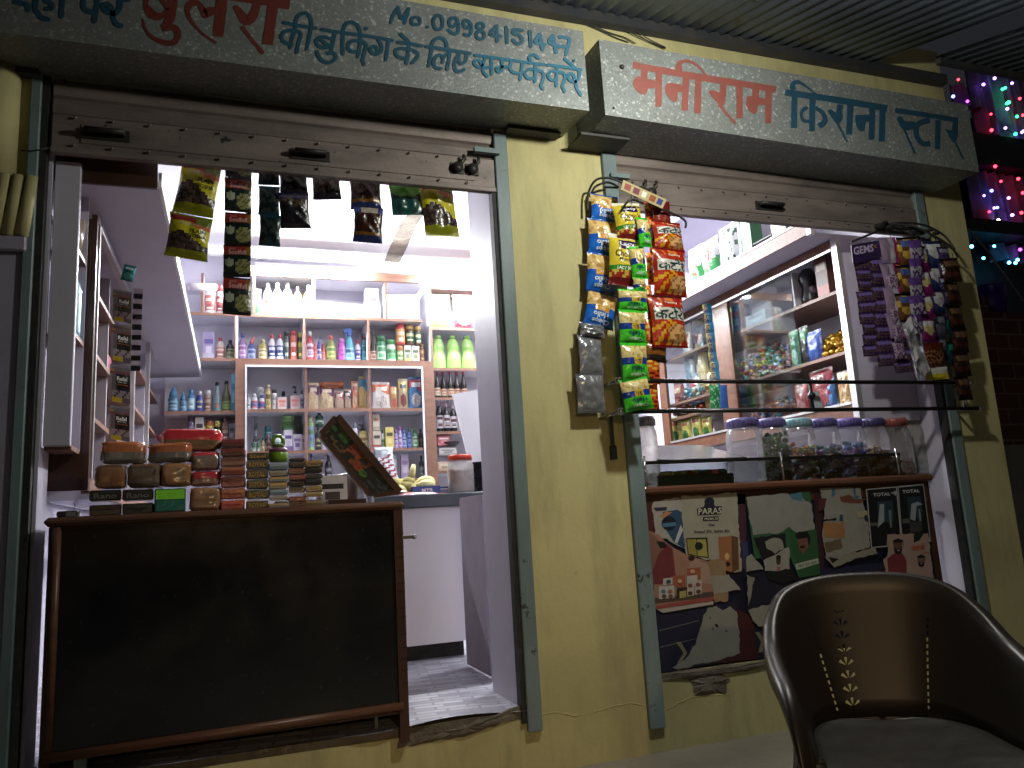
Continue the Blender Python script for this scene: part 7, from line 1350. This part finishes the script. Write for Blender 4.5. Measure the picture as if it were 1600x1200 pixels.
MB().box((4.03, 1.0, 1.345), (9.5, 1.22, 2.36)).obj('brick_courses', 'brick_wall', bw)
MB().box((4.03, .985, 0), (9.5, 1.22, 1.344)).obj('plaster_base', 'pale_plaster', bw)
m = MB(); rr = random.Random(3)
for k in range(26): x = 4.1+rr.random()*5; m.box((x, 1.0+rr.random()*.08, 2.361), (x+rr.uniform(.1, .24), 1.12+rr.random()*.08, 2.36+rr.uniform(.05, .18)))
m.obj('loose_bricks', 'brick_wall', bw)
p, q = AY(1513, 358, .9), AY(1598, 470, .9)
MB().tube(catmull([tuple(p), tuple(p.lerp(q, .35)+Vector((0, 0, .03))), tuple(p.lerp(q, .7)+Vector((0, 0, .02))), tuple(q)], 4), .009, 6).obj('loose_cable', 'pale_plaster', None, label='pale loose cable slanting down in front of the brick wall', cat='cable')
# house with wedding style lights
fh = thing('festive_house', 'dark house front hung with purple drapes and lit by party lights', 'house', (0, 0, 0))
YFH = 4.2
def fx(px, py, y=YFH): return AY(px, py, y)
MB().box((5.0, YFH+.35, 0), (16, YFH+.6, 6.5)).obj('house_wall', 'iron_beam', fh)
def drape(x0_, x1_, y0_, y1_, n):
    m = MB(); a_, b_ = fx(x0_, y1_), fx(x1_, y1_); zt_ = fx((x0_+x1_)/2, y0_).z; zb_ = a_.z; nn = n*8; vs = []
    for k in range(nn+1):
        x = a_.x+(b_.x-a_.x)*k/nn; d = .07*math.sin(2*math.pi*k/8)+.03*math.sin(k*.7)
        for j in range(5): t = j/4; vs.append((x+.05*math.sin(k*.35)*(1-t), YFH+.1+d*(1-.4*t), zb_+(zt_-zb_)*t))
    m.add(vs, [(k*5+j, k*5+5+j, k*5+6+j, k*5+1+j) for k in range(nn) for j in range(4)], smooth=True); m.obj('drape', 'cloth_purple', fh)
drape(1536, 1680, 118, 205, 9); drape(1500, 1560, 130, 160, 3); drape(1533, 1680, 272, 350, 10); drape(1560, 1680, 382, 402, 6)
MB().box((fx(1500, 360).x, YFH-.15, fx(1560, 372).z), (16, YFH+.3, fx(1560, 352).z)).box((fx(1500, 250).x, YFH-.05, fx(1560, 262).z), (16, YFH+.3, fx(1560, 215).z)).obj('balcony_edge', 'iron_beam', fh)
LC_ = dict(r=('#ff2a3a', 26), b=('#5a6aff', 30), v=('#9a70ff', 26), g=('#2aff8a', 22), c=('#50c8ff', 34), w=('#ffd8b0', 34), m=('#d040ff', 22))
LM = {k: emit('led_'+{'r': 'red', 'b': 'blue', 'v': 'violet', 'g': 'green', 'c': 'cyan', 'w': 'warm', 'm': 'magenta'}[k], v[0], v[1]*.32) for k, v in LC_.items()}
LED = {k: MB().ball((0, 0, 0), .016, 8, 6, (1, 1, 1)) for k in LM}
LEDM = {k: LED[k].mesh('led_bulb', LM[k]) for k in LM}
def lights(label, pts):
    """pts in the enlarged survey crop (3x, from 1440, 80)"""
    t = thing('light_string', label, 'light string', (0, 0, 0), 'party light strings on the dark house'); P = []
    for c_, x, y in pts:
        p = fx(1440+x/3, 80+y/3, YFH-.05); P.append(tuple(p)); place(LEDM[c_], 'led_bulb', t, p, None, (1.0+.5*random.random(),)*3)
    P.sort(); MB().tube(catmull(P, 3) if len(P) > 2 else P, .004, 4).obj('wire', 'cable', t)
lights('party lights with red and white sparks at the top, next to the roof corner', [('r', 172, 133), ('b', 148, 212), ('v', 290, 156), ('v', 342, 127), ('m', 215, 235)])
lights('party lights with big green clusters on the upper drape', [('g', 380, 178), ('g', 392, 172), ('g', 400, 245), ('g', 408, 240), ('v', 424, 150), ('r', 460, 222), ('v', 402, 270), ('g', 447, 306), ('r', 475, 300)])
lights('party lights mostly red along the bottom of the upper drape', [('r', 325, 295), ('r', 328, 370), ('v', 393, 360), ('g', 440, 388), ('v', 470, 380), ('b', 478, 375)])
lights('party lights red and blue across the lower drapes', [('r', 345, 540), ('r', 372, 610), ('b', 328, 654), ('v', 293, 677), ('v', 408, 688), ('r', 453, 598), ('r', 475, 664)])
lights('party lights with one warm bulb low on the lower drapes', [('v', 340, 735), ('b', 355, 733), ('r', 318, 752), ('v', 425, 768), ('w', 360, 792), ('r', 468, 757)])
lights('row of cyan party lights along the balcony edge', [('c', 280, 820), ('c', 326, 830), ('c', 395, 836), ('c', 440, 838), ('c', 470, 834), ('c', 500, 836)])
lights('sagging cyan party lights under the balcony, lowest of all', [('c', 235, 915), ('c', 290, 970), ('c', 340, 914), ('c', 410, 991), ('c', 450, 978), ('m', 462, 930), ('c', 440, 992)])
pl = MB().lathe([(.10, 0, '#4a2aa0'), (.13, .22, '#4a2aa0'), (.12, .23, '#5a3ab0')], 16); p = AY(1594, 600, .98); pl.obj('purple_bucket', 'plastic', None, (p.x, 1.11, 2.361), label='purple bucket standing on the brick wall at its far end', cat='bucket')

# ================================================================== CHAIR
CH = thing('plastic_chair', 'dark brown glossy plastic armchair standing in front of the sales counter', 'chair', (1.55, -1.55, 0), None, (0, 0, R_(-30))); CH.scale = (.95, .95, .95)
ST = [((.272, -.272, .35), (.270, -.268, .35), (.262, -.262, .352)), ((.277, -.254, .47), (.270, -.252, .44), (.258, -.246, .415)), ((.283, -.215, .565), (.272, -.225, .50), (.255, -.23, .448)), ((.288, -.15, .618), (.268, -.15, .52), (.245, -.16, .446)), ((.290, -.05, .645), (.262, -.05, .53), (.232, -.06, .444)), ((.286, .06, .682), (.252, .07, .55), (.215, .07, .446)), ((.268, .15, .745), (.228, .152, .58), (.185, .150, .446)), ((.222, .222, .803), (.185, .205, .62), (.142, .188, .45)), ((.13, .258, .834), (.11, .240, .63), (.085, .208, .45)), ((0, .268, .842), (0, .248, .635), (0, .214, .45))]
def chrow(st, sgn):
    r, m_, l_ = (Vector((p[0]*sgn, p[1], p[2])) for p in st); c = Vector((0, -.02, r.z)); o = (r-c); o.z = 0; o.normalize()
    rows = [r+o*.034+Vector((0, 0, -.045)), r+o*.034+Vector((0, 0, -.018)), r+o*.026+Vector((0, 0, -.004)), r+o*.012, r, r-o*.006+Vector((0, 0, -.008))]
    for k in range(1, 9): t = k/8; rows.append((r-o*.006)*(1-t)**2+m_*2*t*(1-t)+l_*t*t if t < 1 else l_)
    return rows
def shell(sts, sgn, name, mat='chair_plastic'):
    P = [tuple(c for v in chrow(s_, sgn if not isinstance(sgn, list) else sgn[i]) for c in v) for i, s_ in enumerate(sts)]
    P = catmull(P, 5); n = len(P[0])//3; m = MB(); vs = [(p[3*k], p[3*k+1], p[3*k+2]) for p in P for k in range(n)]
    m.add(vs, [(i*n+k, i*n+k+1, (i+1)*n+k+1, (i+1)*n+k) for i in range(len(P)-1) for k in range(n-1)], smooth=True); o = m.obj(name, mat, CH)
    md = o.modifiers.new('thick', 'SOLIDIFY'); md.thickness = .005; md.offset = 0; return o
def backmat():
    m, nt, b = newmat('chair_back'); src = MATS['chair_plastic']; b.inputs['Base Color'].default_value = (.017, .0135, .0115, 1); b.inputs['Roughness'].default_value = .38; b.inputs['Specular IOR Level'].default_value = .3; addbump(nt, b, noise(nt, 160, 2), .05, .002)
    tc = N(nt, 'ShaderNodeTexCoord'); sx = N(nt, 'ShaderNodeSeparateXYZ'); nt.links.new(tc.outputs['Object'], sx.inputs[0])
    def M(op, a, b_=None):
        n = N(nt, 'ShaderNodeMath', operation=op)
        for i, v in enumerate((a, b_)):
            if v is None: continue
            if isinstance(v, (int, float)): n.inputs[i].default_value = v
            else: nt.links.new(v, n.inputs[i])
        return n.outputs[0]
    dx = M('ADD', sx.outputs[0], .075); dz = M('SUBTRACT', M('MODULO', sx.outputs[2], .036), .010)
    r = M('SQRT', M('ADD', M('MULTIPLY', dx, dx), M('MULTIPLY', dz, dz))); th = M('ARCTAN2', dx, dz)
    petal = M('MULTIPLY', M('GREATER_THAN', M('COSINE', M('MULTIPLY', th, 7)), .15), M('MULTIPLY', M('LESS_THAN', r, .024), M('GREATER_THAN', r, .004)))
    petal = M('MULTIPLY', petal, M('GREATER_THAN', dz, .0025)); zone = M('MULTIPLY', M('GREATER_THAN', sx.outputs[2], .47), M('LESS_THAN', sx.outputs[2], .74))
    mask = M('MULTIPLY', M('MULTIPLY', petal, zone), M('GREATER_THAN', sx.outputs[1], .16))
    # slot between the back and the side walls, crossed by small ribs
    sl_x = M('ADD', M('MULTIPLY', M('SUBTRACT', sx.outputs[2], .45), .16), .118); ax = M('ABSOLUTE', sx.outputs[0])
    slot = M('MULTIPLY', M('LESS_THAN', M('ABSOLUTE', M('SUBTRACT', ax, sl_x)), .0028), M('MULTIPLY', M('GREATER_THAN', sx.outputs[2], .47), M('LESS_THAN', sx.outputs[2], .72)))
    ribs = M('LESS_THAN', M('MODULO', sx.outputs[2], .018), .011); slot = M('MULTIPLY', M('MULTIPLY', slot, ribs), M('GREATER_THAN', sx.outputs[1], .10))
    mask = M('MAXIMUM', mask, slot); out = nt.nodes['Material Output']; t = N(nt, 'ShaderNodeBsdfTransparent'); s = N(nt, 'ShaderNodeMixShader')
    nt.links.new(mask, s.inputs[0]); nt.links.new(b.outputs[0], s.inputs[1]); nt.links.new(t.outputs[0], s.inputs[2]); nt.links.new(s.outputs[0], out.inputs[0])
backmat()
shell(ST+ST[:-1][::-1], [1]*10+[-1]*9, 'shell', 'chair_back')
# seat: dished sheet inside the lower outline with a front apron
out = [s_[2] for s_ in ST[2:]]; R1 = catmull([tuple(p) for p in out], 4); m = MB(); vs = []; nn = 16
for p in R1:
    for k in range(nn+1): u = 2*k/nn-1; vs.append((p[0]*u, p[1], p[2]-.014*(1-u*u)*(1-abs(p[1])*2.0)))
rows = len(R1)
front = [(-.275, .440), (-.290, .424), (-.292, .37)]
v0 = []
for y, z in front:
    for k in range(nn+1): u = 2*k/nn-1; v0.append((.250*u, y-.018*(1-u*u), z-(.012*(1-u*u) if z > .4 else 0)))
allv = v0[::-1]
grid = [v0[2*(nn+1):], v0[nn+1:2*(nn+1)], v0[:nn+1]]+[vs[i*(nn+1):(i+1)*(nn+1)] for i in range(rows)]
flat = [p for r_ in grid for p in r_]
m.add(flat, [(i*(nn+1)+k, i*(nn+1)+k+1, (i+1)*(nn+1)+k+1, (i+1)*(nn+1)+k) for i in range(len(grid)-1) for k in range(nn)], smooth=True)
o = m.obj('seat', 'chair_plastic', CH); md = o.modifiers.new('thick', 'SOLIDIFY'); md.thickness = .006
for sx_ in (-1, 1):
    m = MB(); P = catmull([(.279, -.236, .46), (.280, -.245, .42), (.280, -.254, .34), (.279, -.262, .24), (.277, -.270, .12), (.274, -.280, 0)], 4)
    vs = []; n = 14
    for i, (x, y, z) in enumerate(P):
        w = .026+.012*math.sin(min(1, i/8)*math.pi*.5)-.012*max(0, (i-8)/12)
        for k in range(n):
            an = 2*math.pi*k/n; ca, sa = math.cos(an), math.sin(an)
            vs.append((sx_*(x-.012+w*math.copysign(abs(ca)**.6, ca)), y+.016+w*.9*math.copysign(abs(sa)**.6, sa), z))
    m.add(vs, [(i*n+k, i*n+(k+1) % n, (i+1)*n+(k+1) % n, (i+1)*n+k) for i in range(len(P)-1) for k in range(n)]+[tuple(range(n)), tuple(range((len(P)-1)*n, len(P)*n))], smooth=True); m.obj('leg', 'chair_plastic', CH)
    m = MB(); P = [(.205, .19, .46), (.235, .23, .36), (.255, .27, .18), (.265, .31, 0)]; W = [.05, .045, .036, .028]; vs = []
    for (x, y, z), w in zip(P, W): vs += [(sx_*(x-w), y+.02, z), (sx_*(x+.012), y+.02, z), (sx_*(x+.012), y-w, z), (sx_*(x+.002), y-w, z), (sx_*(x+.002), y+.008, z), (sx_*(x-w), y+.008, z)]
    n = 6; m.add(vs, [(i*n+k, i*n+(k+1) % n, (i+1)*n+(k+1) % n, (i+1)*n+k) for i in range(len(P)-1) for k in range(n)]+[tuple(range(n)), tuple(range((len(P)-1)*n, len(P)*n))]); m.obj('leg', 'chair_plastic', CH)
# litter on the ground
m = MB().box((-.025, -.012, 0), (.025, .012, .006), '#a8a088'); p = AZ(1222, 1137, 0); m.obj('paper_scrap', 'print_paper', None, (p.x, p.y, .001), rot=(0, 0, .5), label='small pale paper scrap on the ground beside the chair', cat='litter')
